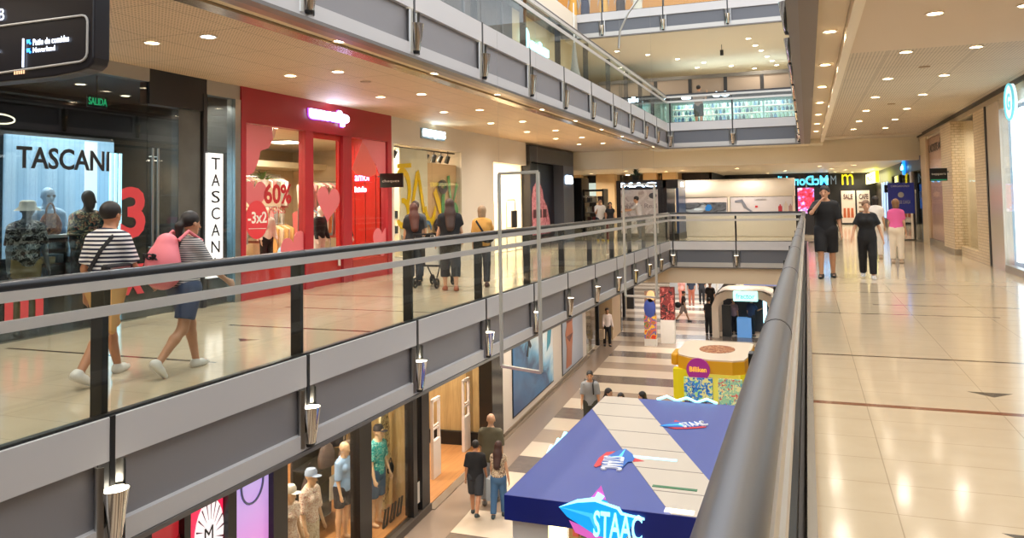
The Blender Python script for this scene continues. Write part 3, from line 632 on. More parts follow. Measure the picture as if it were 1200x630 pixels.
for i, (y, v) in enumerate(((7.9, 1.2), (8.6, 1.1), (6.9, 1.8), (9.8, 1.5), (10.2, .5), (5.6, 1.5))):
    downlight(XWL-v, y, 3.4, 'small downlight inside the dark glass shop, %s' % ['above the backdrop', 'above the cyan tubes', 'at the far left', 'above the door', 'above the tall white sign', 'left of the backdrop'][i], 55, .07)
t = thing('display_table', 'low black display table with folded clothes in the dark glass shop', 'table', lp(8.0, .02, .7))
MB(XFL).box(7.35, 8.6, .58, .92, 1.18, 1.22).build('table_top', M('table_white', 'c8d4dc', .4), t); MB(XFL).box(7.4, 8.55, .58, .92, .80, .84).build('shelf', DARK, t)
for a in (7.4, 7.95, 8.5): MB(XFL).box(a, a+.05, .6, .9, .02, 1.18).build('leg', BLACK, t)
for i in range(6):
    s = 7.5+.18*i+(.1 if i > 2 else 0)
    mono('folded_sweater', MB(XFL).box(s, s+.15, .62, .86, .841, .9+.03*(i % 3)), M('fold%d' % i, ['c9b48a', 'd8cda8', '8fa3b4', 'c9c3b4', 'b9a270', '9cb4c4'][i], .9), 'folded clothes stack on the black shelf, %s from the left' % ['first', 'second', 'third', 'fourth', 'fifth', 'sixth'][i], 'clothes', bevel=.015)
FLOR = blotch('floral_dark', '1f2334', ['d98a6a', 'e8d9a8', '3c6a66'], 16); FLORW = blotch('floral_black_white', '16171a', ['c8c8c0', '8a8f8a'], 12)
def bag(name, c, r, mat, label, strap=None, group=None):
    t = thing(name, label, 'bag', tuple(c), group)
    m = MB(); n = 10; prof = [(0, .75), (.15, .95), (.5, 1), (.85, .72), (1, .45)]
    vv = []; ff = []
    for z, k in prof: vv += [(c[0]+r*k*.45*math.cos(2*PI*i/16)*(1), c[1]+r*k*math.sin(2*PI*i/16), c[2]+z*r*1.7) for i in range(16)]
    for j in range(len(prof)-1):
        for i in range(16): ff.append((j*16+i, j*16+(i+1) % 16, (j+1)*16+(i+1) % 16, (j+1)*16+i))
    ff.append(tuple(range(16))[::-1]); ff.append(tuple(64+i for i in range(16))); m.add(vv, ff).build('bag_body', mat, t, True)
    MB().tube([(c[0], c[1]-r*.4*math.cos(a*PI/8), c[2]+r*1.6+r*.9*math.sin(a*PI/8)) for a in range(9)], .012, 8).build('strap', strap or mat, t, True)
    return t
bag('handbag', (XWL-.75, 7.85, 1.22), .17, blotch('leopard_print', '7a4a30', ['2a1a14', 'c89a6a', '5a2420'], 22), 'brown patterned handbag on the display table in the dark glass shop')
bag('handbag', (XWL-.75, 8.42, .84), .06, M('grey_bag', '4a4f58', .6), 'small grey handbag on the lower black shelf in the dark glass shop')
person('dark headed mannequin in a navy floral shirt in the dark glass shop', (XWL-.3, 8.02, .02), -10, 1.80, '1f2026', (0, 'none'), (FLOR, .8), (M('navy_trouser', '23252e', .8), 'trousers'), None, dict(hy=20), .016, 'mannequin', 'mannequin', eyes=False)
def bucket_hat(o, T, J, H, C, c):
    p = T(H(0, 0, .045)); MB().lathe([(.155, -.05), (.148, -.045), (.098, .0), (.088, .06), (.06, .08), (.001, .082)], tuple(p), 20).build('bucket_hat', M('hat_cream', 'd9dcd2', .8), o, True, local=True)
person('mannequin with cream bucket hat and black and white floral shirt, dark glass shop', (XWL-.3, 7.14, .02), -20, 1.66, '6d7478', (0, 'none'), (FLORW, .8), (M('khaki', 'b7a06a', .8), 'trousers'), None, dict(), .016, 'mannequin', 'mannequin', extra=bucket_hat, eyes=False)
def shades(o, T, J, H, C, c): m = MB(); [m.ball(T(H(i*.032, .088, .012)), .024, 6, (1, .4, .8)) for i in (-1, 1)]; m.build('sunglasses', BLACK, o, True, local=True)
person('pale blue mannequin wearing dark sunglasses before the blue backdrop', (XWL-1.12, 8.08, .02), -15, 1.86, '86a8c8', (0, 'none'), (M('blue_knit', '8aaed0', .8), .6), None, None, dict(), .018, 'mannequin', 'mannequin', extra=shades, eyes=False)
t = thing('clothes_rail', 'dark clothes rail deep in the dark glass shop', 'clothes rail', (XWL-2.2, 9.2, 0)); MB(XFL).tube([(8.9, 2.22, .02), (8.9, 2.22, 1.62), (9.7, 2.22, 1.62), (9.7, 2.22, .02)], .014, 8).build('rail', STEEL, t, True)
for i in range(5):
    mono('clothes_hanger_shirt', MB(XFL).box(9.0+.12*i, 9.06+.12*i, 2.0, 2.45, .9, 1.6), M('dim_shirt%d' % (i % 3), ['5a5550', '6d6a5e', '46484a'][i % 3], .9), 'dark shirt hanging deep in the dark glass shop, %s of five' % ['first', 'second', 'third', 'fourth', 'last'][i], 'clothes', bevel=.02)
# ---- red shop, y 10.72 .. 15.8
RED = M('shop_red', 'a3232f', .35); RED2 = M('door_red', 'b0211f', .4)
struct('trim_46', MB(XFL).box(10.72, 15.8, -.06, .14, 2.97, 3.57), RED)
struct('trim_47', MB(XFL).box(10.72, 10.84, -.06, .12, 0, 2.97), RED); struct('trim_48', MB(XFL).box(15.62, 15.8, -.06, .12, 0, 2.97), RED)
for i, (a, b) in enumerate(((10.84, 12.52), (14.2, 15.62))): struct('trim_%d' % (49+i), MB(XFL).box(a, b, -.03, .1, 0, .52 if i == 0 else .42), RED2)
struct('window_4', MB(XFL).box(10.84, 12.55, .0, .012, .52, 2.97), SG); struct('window_5', MB(XFL).box(14.1, 15.62, .0, .012, .42, 2.97), SG)
struct('trim_51', MB(XFL).box(12.52, 12.78, -.05, .1, 0, 2.97), RED); struct('trim_52', MB(XFL).box(13.82, 14.14, -.05, .1, 0, 2.97), RED)
t = thing('shop_door', 'red framed glass door of the red shop with pink heart sticker', 'door', lp(13.3, 0, .04))
MB(XFL).box(12.78, 13.82, .02, .06, 0, .55).box(12.78, 13.82, .02, .06, 2.86, 2.97).box(12.78, 12.84, .02, .06, .55, 2.86).box(13.76, 13.82, .02, .06, .55, 2.86).build('door_frame', RED2, t)
MB(XFL).box(12.84, 13.76, .035, .045, .55, 2.86).build('glass_pane', SG, t)
MB(XFL).box(13.68, 13.73, -.03, .0, .35, .5).build('handle', WHITE, t)
struct('wall_left', MB(XFL).box(20.2, 20.3, 1.4, 5.8, 0, 3.57), M('shop_wall_cream', 'dcc8a8', .7)); struct('floor', MB(XFL).box(15.8, 20.2, 1.35, 6, .0, .02), M('shop_floor_warm', 'b99a7a', .3)); struct('ceiling', MB(XFL).box(15.8, 20.2, 1.35, 6, 3.2, 3.56), M('shop_ceiling_cream', 'e0cfae', .7)); struct('floor', MB(XFL).box(10.75, 15.8, .14, 6.0, .0, .02), M('shop_floor_warm', 'b99a7a', .3)); struct('wall_left', MB(XFL).box(10.75, 20.3, 5.8, 6.0, 0, 3.57), M('shop_wall_cream', 'dcc8a8', .7))
struct('wall_left', MB(XFL).box(10.75, 10.85, .14, 5.8, 0, 3.57), M('shop_wall_cream', 'dcc8a8', .7)); struct('wall_left', MB(XFL).box(15.7, 15.8, .14, 1.3, 0, 3.57), M('shop_wall_cream', 'dcc8a8', .7))
struct('ceiling', MB(XFL).box(10.75, 15.8, .16, 6.0, 3.2, 3.56), M('shop_ceiling_cream', 'e0cfae', .7))
struct('trim_53', MB(XFL).box(10.85, 20.2, 4.6, 5.8, 2.62, 2.78), M('shop_bulkhead', 'f0e2c0', .6))
GLOW = M('sign_glow', 'dff8ff', .5, 0, 'cfe8ff', 5)
t = thing('illuminated_sign', 'glowing white rounded lettering on the red shop fascia', 'sign', lp(13.2, 3.2, -.1))
for nm, dx, mt, bd, dp in (('halo', 0, M('sign_halo', 'b070ff', .5, 0, '9a4cff', 1.5), .07, .02), ('letters', 0, GLOW, .05, .05)):
    text(nm, 'unsaip', (XWL+.07+(0 if nm == 'halo' else .02), 12.6-(.03 if nm == 'halo' else 0), 3.15-(.02 if nm == 'halo' else 0)), LR, LU, 1.32+(.06 if nm == 'halo' else 0), .30+(.04 if nm == 'halo' else 0), mt, t, dp, bold=bd)
lt = bpy.data.lights.new('sign_light', 'AREA'); lt.shape = 'RECTANGLE'; lt.size = 1.3; lt.size_y = .2; lt.energy = 9; lt.color = (.62, .55, 1); lo_ = bpy.data.objects.new('sign_light', lt); COL.objects.link(lo_); lo_.parent = t
lo_.location = (.12, .06, .12); lo_.rotation_euler = (0, -PI/2-.5, 0)
def heart(cx, cz, r, rot=0):
    pts = []
    for i in range(40):
        a = 2*PI*i/40; x = 16*math.sin(a)**3/17*r; y = (13*math.cos(a)-5*math.cos(2*a)-2*math.cos(3*a)-math.cos(4*a))/17*r
        pts.append((cx+x*math.cos(rot)-y*math.sin(rot), cz+x*math.sin(rot)+y*math.cos(rot)))
    return pts[::-1]
def hmat(n, a, b, ph):
    g = NG(n, .4); return g.out(g.mix(g.ma('FRACT', g.ma('ADD', g.ma('MULTIPLY', g.z, .45), ph)), a, b))
PK = hmat('heart_pink', 'd2646e', 'e08a8e', .1); PK2 = hmat('heart_orange', 'e2552f', 'd9787e', .3)
def clip(p, y0, y1, z0, z1): return [(min(max(a, y0), y1), min(max(b, z0), z1)) for a, b in p]
for nm, cx, cz, r, rot, mt, rg, lb in (('heart_sticker', 11.0, 2.75, .75, .5, PK, (10.84, 12.5, .55, 2.96), 'large pink heart in the upper left corner of the red shop window'),
        ('heart_sticker', 11.12, 1.75, .34, 0, PK, (10.84, 12.5, .55, 2.96), 'pink heart above the 3x2 balloon in the red shop window'),
        ('heart_sticker', 12.25, .75, .42, .3, PK, (10.84, 12.52, .53, 2.96), 'pink heart at the lower right of the left red shop window'),
        ('heart_sticker', 13.35, 1.62, .42, -.1, PK, (12.85, 13.75, .56, 2.85), 'pink heart sticker on the glass of the red door'),
        ('heart_sticker', 15.4, 2.75, .55, -.4, PK, (14.15, 15.61, .45, 2.96), 'pink heart in the upper right corner of the red shop window'),
        ('heart_sticker', 14.95, 2.42, .38, 0, PK2, (14.15, 15.61, .45, 2.96), 'orange heart high in the right window of the red shop'),
        ('heart_sticker', 15.45, .75, .42, 0, PK, (14.15, 15.61, .43, 2.96), 'pink heart at the lower right corner of the red shop window')):
    pts = heart(cx, cz, r, rot)
    if cz > 2.4: pts = {11.0: [(10.84, 2.96), (10.84, 2.15), (10.95, 2.08), (11.1, 2.14), (11.22, 2.33), (11.28, 2.52), (11.5, 2.58), (11.62, 2.74), (11.6, 2.96)], 15.4: [(15.61, 2.96), (14.62, 2.96), (14.65, 2.7), (14.88, 2.52), (15.18, 2.46), (15.3, 2.26), (15.61, 2.1)], 14.95: [(14.2, 2.3), (14.4, 2.2), (14.9, 2.15), (15.2, 2.22), (15.2, 2.4), (14.95, 2.62), (14.8, 2.8), (14.62, 2.9), (14.4, 2.6)]}[cx]
    if cx == 15.4: pts = pts[::1]
    tag(base(flat(nm, clip(pts, *rg), (XWL, 0, 0), LR, LU, mt, None, .004, .002+.004*(mt is PK2))), lb, 'window sticker')
t = thing('balloon_sticker', 'round red balloon sticker reading -3x2 at the lower left of the red shop window', 'window sticker', lp(11.17, 1.0, -.02))
flat('balloon', ell(11.17, 1.33, .3, .33), (XWL+.012, 0, 0), LR, LU, hmat('balloon_red', 'd0202c', 'e0505a', .4), t, .004); text('letters', '-3x2', (XWL+.018, 10.93, 1.27), LR, LU, .5, .2, WHITE, t, .003, bold=.02)
flat('underline', [(10.95, 1.18), (11.4, 1.17), (11.4, 1.18), (10.95, 1.19)], (XWL+.018, 0, 0), LR, LU, WHITE, t, .003)
t = thing('sale_lettering', 'red 60% MENOS lettering on the red shop window glass', 'window lettering', lp(11.7, 1.3, -.02))
text('number', '60%', (XWL+.014, 11.36, 1.6), LR, LU, .78, .36, M('sale_red', 'b5222c', .5), t, .003, bold=.03); text('word', 'MENOS', (XWL+.014, 11.5, 1.43), LR, LU, .46, .12, M('sale_red', 'b5222c', .5), t, .003)
t = thing('red_display_wall', 'glossy red display wall with neon words inside the right red shop window', 'display panel', lp(15.65, .02, .7))
MB(XFL).box(15.62, 15.69, .15, 1.3, .02, 3.18).build('panel', M('gloss_red', 'b4241f', .2), t)
for k in range(4): MB(XFL).box(15.61, 15.62, .25+.27*k, .26+.27*k, .1, 2.9).build('groove', M('groove_red', '7d1512', .4), t)
text('neon_words', 'amor', (XWL-.78, 15.6, 2.1), (1, 0, 0), LU, .42, .13, M('neon_pink', 'ff9ad8', .5, 0, 'ff8ad0', 4), t, .01, bold=.01)
text('neon_words', 'kids', (XWL-.78, 15.6, 1.85), (1, 0, 0), LU, .3, .12, M('neon_white', 'ffe0ff', .5, 0, 'ffd0f8', 4), t, .01, bold=.03)
def rack(x, y0, y1, z, cols, label, along='y', each='garment hanging on %s, %s', cat='clothes', drop=.75, n=None):
    t = thing('clothes_rail', label, 'clothes rail', (x, (y0+y1)/2, 0))
    MB().tube([(x, y0, .02), (x, y0, z), (x, y1, z), (x, y1, .02)], .014, 8).build('rail', STEEL, t, True)
    n = n or int((y1-y0)/.11); gp = 'garments on the '+label[:60]
    for i in range(n):
        y = y0+.06+(y1-y0-.12)*i/max(1, n-1); c = cols[i % len(cols)]; w = .2+.03*((i*7) % 3); dd = drop*(.8+.25*((i*5) % 4)/3)
        o = MB().add([(x-w, y-.015, z-.12), (x-.05, y-.015, z-.04), (x+.05, y-.015, z-.04), (x+w, y-.015, z-.12), (x+w*.8, y-.02, z-dd), (x-w*.8, y-.02, z-dd)] +
                     [(x-w, y+.02, z-.12), (x-.05, y+.02, z-.04), (x+.05, y+.02, z-.04), (x+w, y+.02, z-.12), (x+w*.8, y+.03, z-dd), (x-w*.8, y+.03, z-dd)],
                     [(0, 1, 2, 3, 4, 5), (11, 10, 9, 8, 7, 6)]+[(j, j+6, (j+1) % 6+6, (j+1) % 6) for j in range(6)]).tube([(x, y, z-.05), (x, y, z+.01)], .004, 6)
        mono('garment', o, M('cloth_'+c, c, .9), NTH(i)+' garment from the near end, '+label, cat, gp)
CC = ['d9c8b0', 'e2ddd2', 'd08a86', '8a8580', 'c9b48a', 'b8b2a6', 'e8e0d4', 'a0625a']
rack(XWL-2.4, 13.3, 14.9, 1.55, CC, 'pale clothes rail, left red shop window'); rack(XWL-3.9, 15.4, 17.2, 2.3, CC, 'high rail, back of red shop')
rack(XWL-2.1, 15.3, 16.6, 1.5, ['d06a66', '6a86a8', 'e8d9c9', 'c97a4a', '93a9b8'], 'coloured clothes rail behind red door'); rack(XWL-3.2, 17.0, 18.6, 2.2, CC, 'high rail seen through red door')
rack(XWL-1.6, 13.6, 14.2, 1.2, ['c99a5a', 'd9c0a0'], 'short rail of tan clothes, red shop window')
t = thing('wall_picture', 'framed picture on the back wall of the red shop', 'picture', (XWL-5.75, 18.6, 1.7)); MB().box(XWL-5.79, XWL-5.72, 18.2, 19.5, 1.7, 2.5).build('frame', WHITE, t); MB().box(XWL-5.72, XWL-5.71, 18.26, 19.44, 1.76, 2.44).build('image', blotch('picture_art', 'a89480', ['d9c0a8', '6a5a50'], 4), t)
def plant(c, r, label, col='5f7a3a', n=26, pot=None):
    t = thing('potted_plant', label, 'plant', tuple(c))
    MB().lathe([(.001, 0), (r*.35, 0), (r*.45, r*.6), (r*.4, r*.6), (.001, r*.5)], c, 14).build('pot', pot or WHITE, t, True)
    m = MB()
    for i in range(n):
        a = random.random()*2*PI; l = r*(.8+.5*random.random()); e = .3+.9*random.random(); dx, dy = math.cos(a), math.sin(a); b = Vector((c[0], c[1], c[2]+r*.5))
        p1 = b+Vector((dx*l*.5*math.cos(e), dy*l*.5*math.cos(e), l*.7*math.sin(e))); p2 = b+Vector((dx*l*math.cos(e), dy*l*math.cos(e), l*.8*math.sin(e))); s = Vector((-dy, dx, 0))*r*.12
        m.add([b, p1+s, p2, p1-s, p1+Vector((0, 0, .008))], [(0, 3, 4), (0, 4, 1), (1, 4, 2), (3, 2, 4), (0, 1, 2, 3)])
    m.build('leaves', M('leaf_'+col, col, .6), t)
plant((XWL-3.0, 15.2, 2.0), .3, 'leafy plant on a high shelf in the red shop window'); mono('wall_shelf', MB(XFL).box(14.6, 15.6, 2.8, 3.2, 0.02, 2.0), M('shop_shelf_cream', 'e4d6bc', .6), 'tall cream cabinet under the plant in the red shop', 'cabinet')
JK = M('jacket_black', '1a1a1e', .7)
for i, (yy, v, hh, tc, bc, lb) in enumerate(((12.35, .7, 1.25, 'e6e2da', '1d1d22', 'child mannequin in white top and black trousers, left red shop window'), (11.35, .75, 1.2, 'dcd2c4', '2a2e44', 'child mannequin in beige jacket beside the 3x2 balloon'), (11.75, 1.1, 1.2, 'e8dccb', '22252b', 'child mannequin in cream shirt, middle of the left red shop window'))):
    person(lb, (XWL-v, yy, .30), -20, hh, 'cbb8a4', (0, 'none'), (M('mt'+tc, tc, .8), 2.0), (M('mb'+bc, bc, .8), 'trousers'), None, {}, .02, 'mannequin', 'mannequin', eyes=False); mono('plinth', MB().cyl((XWL-v, yy, .02), (XWL-v, yy, .30), .2), RED2, 'red round plinth under the '+lb.split(',')[0][:52], 'plinth')
for yy, lb in ((13.85, 'child mannequin in black jacket just behind the red door frame'), (14.75, 'child mannequin in black and white checked jacket, right red shop window')):
    person(lb, (XWL-.55, yy, .18), -5, 1.38, 'd9d0c6', (0, 'none'), (JK if yy < 14 else blotch('check_bw', '1a1b1e', ['8a8a8a'], 20), 2.0), (M('mbs', 'd9cfc4', .8), 'trousers'), None, {}, .02, 'mannequin', 'mannequin', eyes=False); mono('plinth', MB().cyl((XWL-.55, yy, .02), (XWL-.55, yy, .18), .22), RED2, 'red round plinth under the '+('black jacket' if yy < 14 else 'checked jacket')+' child mannequin', 'plinth')
t = thing('display_cushion', 'round blue cushion on the floor behind the red door', 'cushion', (XWL-.9, 13.4, .5)); MB().ball((XWL-.9, 13.4, .62), .28, 10, (1, 1, .7)).build('cushion', M('blue_cushion', '7aa3c4', .8), t, True); MB().box(XWL-1.2, XWL-.6, 13.05, 13.75, .02, .45).build('stand', RED2, t)
for i, (y, v) in enumerate(((11.3, .9), (12.2, .7), (13.3, 1.2), (14.9, .5), (11.8, 2.0), (13.6, 2.0))): downlight(XWL-v, y, 3.2, 'ceiling lamp inside the red shop, %s' % ['front left', 'above the left window', 'above the door', 'above the red display wall', 'back left', 'back right'][i], 30, .08)
panel_light(XWL-1.6, 13.2, 3.19, 'square ceiling light inside the red shop, left', .7, 60); panel_light(XWL-3.4, 16.6, 3.19, 'square ceiling light inside the red shop, right', .8, 90)
def track(s, z, v, n, ds, mat, grp, where):
    t = thing('track_rail', 'black lighting track %s' % where, 'lighting track', lp(s, z, v)); MB(XFL).box(s-.1, s+n*ds, v-.02, v+.02, z, z+.03).box(s+.1, s+.12, v-.01, v+.01, z+.03, 3.2).box(s+(n-1)*ds, s+(n-1)*ds+.02, v-.01, v+.01, z+.03, 3.2).build('track', mat, t)
    for i in range(n):
        q = thing('track_spotlight', 'black track spotlight %s, %s from the left' % (where, ['first', 'second', 'third', 'fourth', 'fifth', 'sixth', 'seventh', 'eighth', 'ninth'][i]), 'spotlight', lp(s+i*ds, z-.2, v), grp)
        MB(XFL).tube([(s+i*ds, v, z+.02), (s+i*ds, v, z-.09)], .012, 8).build('stem', mat, q); MB(XFL).cyl((s+i*ds, v-.02, z-.08), (s+i*ds+.03*(-1)**i, v+.06, z-.25), .055, .065, 14).build('lamp_head', mat, q, True)
track(11.5, 3.12, .6, 3, .45, WHITE, None, 'inside the red shop')
# small black hanging sign between the shops
t = thing('blade_sign', 'small black projecting sign between red and white shops', 'sign', (XWL+.35, 15.3, 1.93))
MB().box(XWL+.06, XWL+.62, 15.27, 15.31, 1.93, 2.24).build('plate', BLACK, t); text('letters', 'cheques', (XWL+.12, 15.265, 2.03), (1, 0, 0), LU, .42, .07, WHITE, t, .003); MB().tube([(XWL, 15.29, 2.18), (XWL+.1, 15.29, 2.18)], .015).build('bracket', BLACK, t)
# ---- white shop, y 15.8 .. 25.1
WS = M('shop_white_wall', 'd6cdc0', .6)
wm = MB(XFL).box(15.8, 25.1, -.02, .15, 2.96, 3.57).box(15.8, 15.98, -.02, .15, 0, 2.96).box(19.75, 22.1, -.02, .15, 0, 2.96).box(15.98, 19.75, -.02, .15, 0, .34).box(22.1, 25.1, -.02, .15, 2.8, 2.96)
struct('wall_left', wm, WS)
struct('window_6', MB(XFL).box(15.98, 18.02, .02, .032, .34, 2.96), SG); struct('window_7', MB(XFL).box(18.03, 19.75, .02, .032, .34, 2.96), SG)
struct('wall_left', MB(XFL).box(20.3, 25.1, 3.4, 3.6, 0, 3.57), M('shop_wall_light', 'e6dcc8', .7)); struct('wall_left', MB(XFL).box(15.82, 20.3, 1.2, 1.3, 0, 3.57), M('shop_wall_light', 'e6dcc8', .7)); struct('floor', MB(XFL).box(15.82, 20.3, .15, 1.2, 0, .02), M('shop_floor_light', 'd8c8ae', .25)); struct('floor', MB(XFL).box(20.3, 25.1, .15, 3.6, 0, .02), M('shop_floor_light', 'd8c8ae', .25)); struct('ceiling', MB(XFL).box(15.82, 20.3, .16, 1.2, 3.15, 3.56), WS); struct('ceiling', MB(XFL).box(20.3, 25.1, .16, 3.6, 3.15, 3.56), WS)
struct('wall_left', MB(XFL).box(22.0, 22.1, .15, 3.4, 0, 3.1), M('warm_panel', 'e8cfa4', .6)); struct('wall_left', MB(XFL).box(25.0, 25.1, .15, 3.4, 0, 3.1), M('warm_panel2', 'efe0c2', .6)); struct('wall_left', MB(XFL).box(20.3, 20.4, .15, 3.4, 0, 3.1), WS)
t = thing('illuminated_sign', 'white illuminated COMO QUIERES sign on the pale shop fascia', 'sign', lp(18, 3.2, -.05))
MB(XFL).box(17.3, 18.62, -.07, -.02, 3.18, 3.43).build('backing', M('sign_back_blue', '8aa0b0', .5), t)
text('letters', 'COMO QUIERES', (XWL+.075, 17.34, 3.2), LR, LU, 1.24, .21, M('sign_white_glow', 'f4ffff', .5, 0, 'e8fbff', 4.5), t, .03, bold=.03)
lt = bpy.data.lights.new('sign_light', 'AREA'); lt.shape = 'RECTANGLE'; lt.size = 1.2; lt.size_y = .2; lt.energy = 6; lt.color = (.6, .85, 1); lo_ = bpy.data.objects.new('sign_light', lt); COL.objects.link(lo_); lo_.parent = t; lo_.location = (.1, 0, .12); lo_.rotation_euler = (0, -PI/2-.6, 0)
t = thing('window_graphic', 'colourful graffiti artwork behind the white shop window', 'window display', lp(17.8, .4, .4))
MB(XFL).box(16.55, 18.0, .14, .16, .35, 2.9).build('white_panel', M('graf_white', 'ece6d4', .6), t); MB(XFL).box(18.0, 19.8, .14, .16, .35, 2.6).build('orange_panel', M('graf_orange', 'd9b48c', .6), t)
YL, GR, BK, RD_ = M('paint_yellow', 'f0c808', .5), M('paint_green', '4f9a5a', .5), M('paint_black', '2a1a28', .5), M('paint_red', 'd23a28', .5)
def stroke(nm, pts, w, mt, k=0):
    m = MB(XFL); P = [Vector((p[0]+.15, .125-.004*k, p[1])) for p in pts]; vv = []; ff = []
    for i, p in enumerate(P):
        d = (P[min(i+1, len(P)-1)]-P[max(i-1, 0)]).normalized(); n_ = Vector((-d.z, 0, d.x))*w*(.6+.4*math.sin(PI*(i+.5)/len(P)))
        vv += [p+n_, p-n_, p+n_+Vector((0, .006, 0)), p-n_+Vector((0, .006, 0))]
    for i in range(len(P)-1): a = 4*i; b = a+4; ff += [(a, a+1, b+1, b), (a+2, b+2, b+3, a+3), (a, b, b+2, a+2), (a+1, a+3, b+3, b+1)]
    m.add(vv, ff).build(nm, mt, t)
def curve(cx, cz, rx, rz, a0, a1, n=12): return [(cx+rx*math.cos(D2(a0+(a1-a0)*i/n)), cz+rz*math.sin(D2(a0+(a1-a0)*i/n))) for i in range(n+1)]
for i, (p, w, mt) in enumerate(((curve(16.5, 1.9, .35, .45, 160, -60), .09, YL), (curve(16.5, 1.35, .3, .3, 100, -150), .09, YL), ([(16.9, 1.3), (17.25, 2.3), (17.35, 2.35)], .08, YL), ([(17.3, 2.3), (17.6, 1.35)], .08, YL), (curve(17.95, 1.7, .3, .6, 200, 340), .09, YL), ([(18.2, 1.9), (18.7, 1.1)], .12, YL), ([(16.2, 2.45), (16.9, 2.5)], .06, YL),
        (curve(18.9, 1.5, .25, .5, 90, 300), .1, GR), ([(19.0, 2.3), (19.2, 1.4), (19.55, 2.1)], .1, GR), (curve(19.35, 1.1, .25, .4, 150, -60), .1, GR), (curve(18.65, 2.0, .22, .12, 0, 360), .08, BK), (curve(18.3, 1.0, .15, .12, 0, 360), .07, BK), ([(18.6, .9), (19.2, .7)], .07, RD_), (curve(17.7, .9, .2, .2, 0, 250), .05, M('paint_blue', '4a78a8', .5)), ([(16.3, .8), (16.8, .6), (17.2, .9)], .06, M('paint_grey', 'a8a8a0', .5)))):
    stroke('brush_stroke', p, w, mt, i)
track(16.2, 2.92, .3, 9, .42, BLACK, 'track spotlights in the white shop window', 'at the top of the white shop window')
t = thing('shelf_unit', 'white shelf unit with small goods at the left end of the white shop window', 'shelf', lp(16.2, .34, .25))
for z in (.5, .85, 1.2): MB(XFL).box(16.02, 16.5, .12, .38, z, z+.03).build('shelf', WHITE, t)
for z in (.53, .88, 1.23):
    for k in range(3): mono('small_box', MB(XFL).box(16.06+.15*k, 16.16+.15*k, .15, .3, z, z+.14+.04*((k*2) % 3)), M('sb%d' % k, ['6d8a78', 'e0e0da', '444a52'][k], .6), '%s box on the %s white window shelf of the white shop' % (['green', 'white', 'dark'][k], ['lowest', 'middle', 'top'][int((z-.5)/.34)]), 'box')
def gate(s, v, z1, lab, w=.5, xf=None, mat=None, parent=None, r=.02, bz=0.02):
    xf = xf or XFL; p = xf @ Vector((s+w/2, v, bz)); t = thing('security_gate', lab, 'anti-theft gate', tuple(p))
    m = MB(xf).tube([(s, v, bz), (s, v, z1-.08), (s+.06, v, z1), (s+w-.06, v, z1), (s+w, v, z1-.08), (s+w, v, bz)], r, 8); m.build('frame', mat or STEEL, t, True)
    MB(xf).tube([(s, v, bz+(z1-bz)*.45), (s+w, v, bz+(z1-bz)*.45)], r*.7, 8).build('crossbar', mat or STEEL, t, True); return t
gate(20.9-.2+1.2, .15, 1.65, 'thin steel anti-theft gate at the left side of the white shop entrance', .6); g_ = gate(23.6, .15, 1.65, 'thin steel anti-theft gate with a black notice, white shop entrance', .8)
MB(XFL).box(24.0, 24.45, .1, .14, .75, 1.3).build('notice', BLACK, g_)
for i, y in enumerate((16.8, 18.8, 21, 22.9, 24.2)): downlight(XWL-.9, y, 3.15, 'ceiling lamp inside the white shop, %s from the left' % ['first', 'second', 'third', 'fourth', 'fifth'][i], 40, .09)
panel_light(XWL-1.8, 23.5, 3.14, 'square ceiling light inside the white shop entrance', 1.0, 110); panel_light(XWL-.9+.15, 17.8, 3.14, 'square ceiling light above the graffiti window', .5, 50)
# ---- black cosmetics shop at the corner, y 25.1 .. 30.4
BL = M('shop_black', '16171c', .4)
struct('wall_left', MB(XFL).box(25.1, 30.4, -.15, .1, 2.95, 3.5), M('anthracite', '2e3036', .4)); struct('wall_left', MB(XFL).box(25.1, 29.0, .25, .4, 0, 2.95), M('deep_navy', '10121e', .4))
struct('trim_54', MB(XFL).box(29.0, 30.4, -.15, .25, 0, 2.95), M('pillar_blue_grey', '565b66', .5)); struct('trim_55', MB(XFL).box(25.1, 25.25, -.15, .25, 0, 2.95), BL); struct('trim_56', MB(XFL).box(25.25, 29, -.1, .25, 0, .3), BL)
struct('wall_left', MB(XFL).box(30.3, 30.4, .1, 6, 0, 3.5), BL)
t = thing('illuminated_sign', 'small white glowing sign on the blue grey pillar of the black shop', 'sign', lp(29.9, 2.3, -.18)); text('letters', 'SB', (XWL+.16, 29.2, 2.25), LR, LU, 1.0, .34, GLOW, t, .03, bold=.06)
t = thing('poster', 'large poster of a figure in a pink hooded coat on the black shop', 'poster', lp(27, .3, .2))
MB(XFL).box(25.4, 28.9, .22, .245, .35, 2.35).build('panel', M('poster_dark', '1b1420', .4), t)
flat('figure', [(25.6, .4), (25.7, 1.1), (26.0, 1.5), (26.3, 1.75), (26.45, 2.1), (26.8, 2.28), (27.2, 2.25), (27.5, 2.0), (27.6, 1.7), (28.0, 1.4), (28.3, .9), (28.4, .4)], (XWL-.215, 0, 0), LR, LU, blotch('pink_coat', 'd2828c', ['b0606e', 'e4a0a4'], 5), t)
flat('face', ell(27.0, 1.85, .24, .3), (XWL-.205, 0, 0), LR, LU, M('poster_skin', 'b98a7a', .5), t)
for k in range(3): flat('bag_print', [(26.4+.55*k, 1.0), (26.8+.55*k, 1.0), (26.8+.55*k, 1.3), (26.4+.55*k, 1.3)], (XWL-.205, 0, 0), LR, LU, M('bagprint', '5a3038', .5), t)
t = thing('exit_sign', 'small green exit sign at the top left of the black shop', 'sign', lp(25.5, 2.6, .2)); MB(XFL).box(25.35, 25.75, .2, .24, 2.62, 2.82).build('plate', M('green_plate', '1c8a5a', .5, 0, '1c8a5a', .6), t); text('letters', 'SALIDA', (XWL-.195, 25.4, 2.68), LR, LU, .3, .08, WHITE, t, .003)
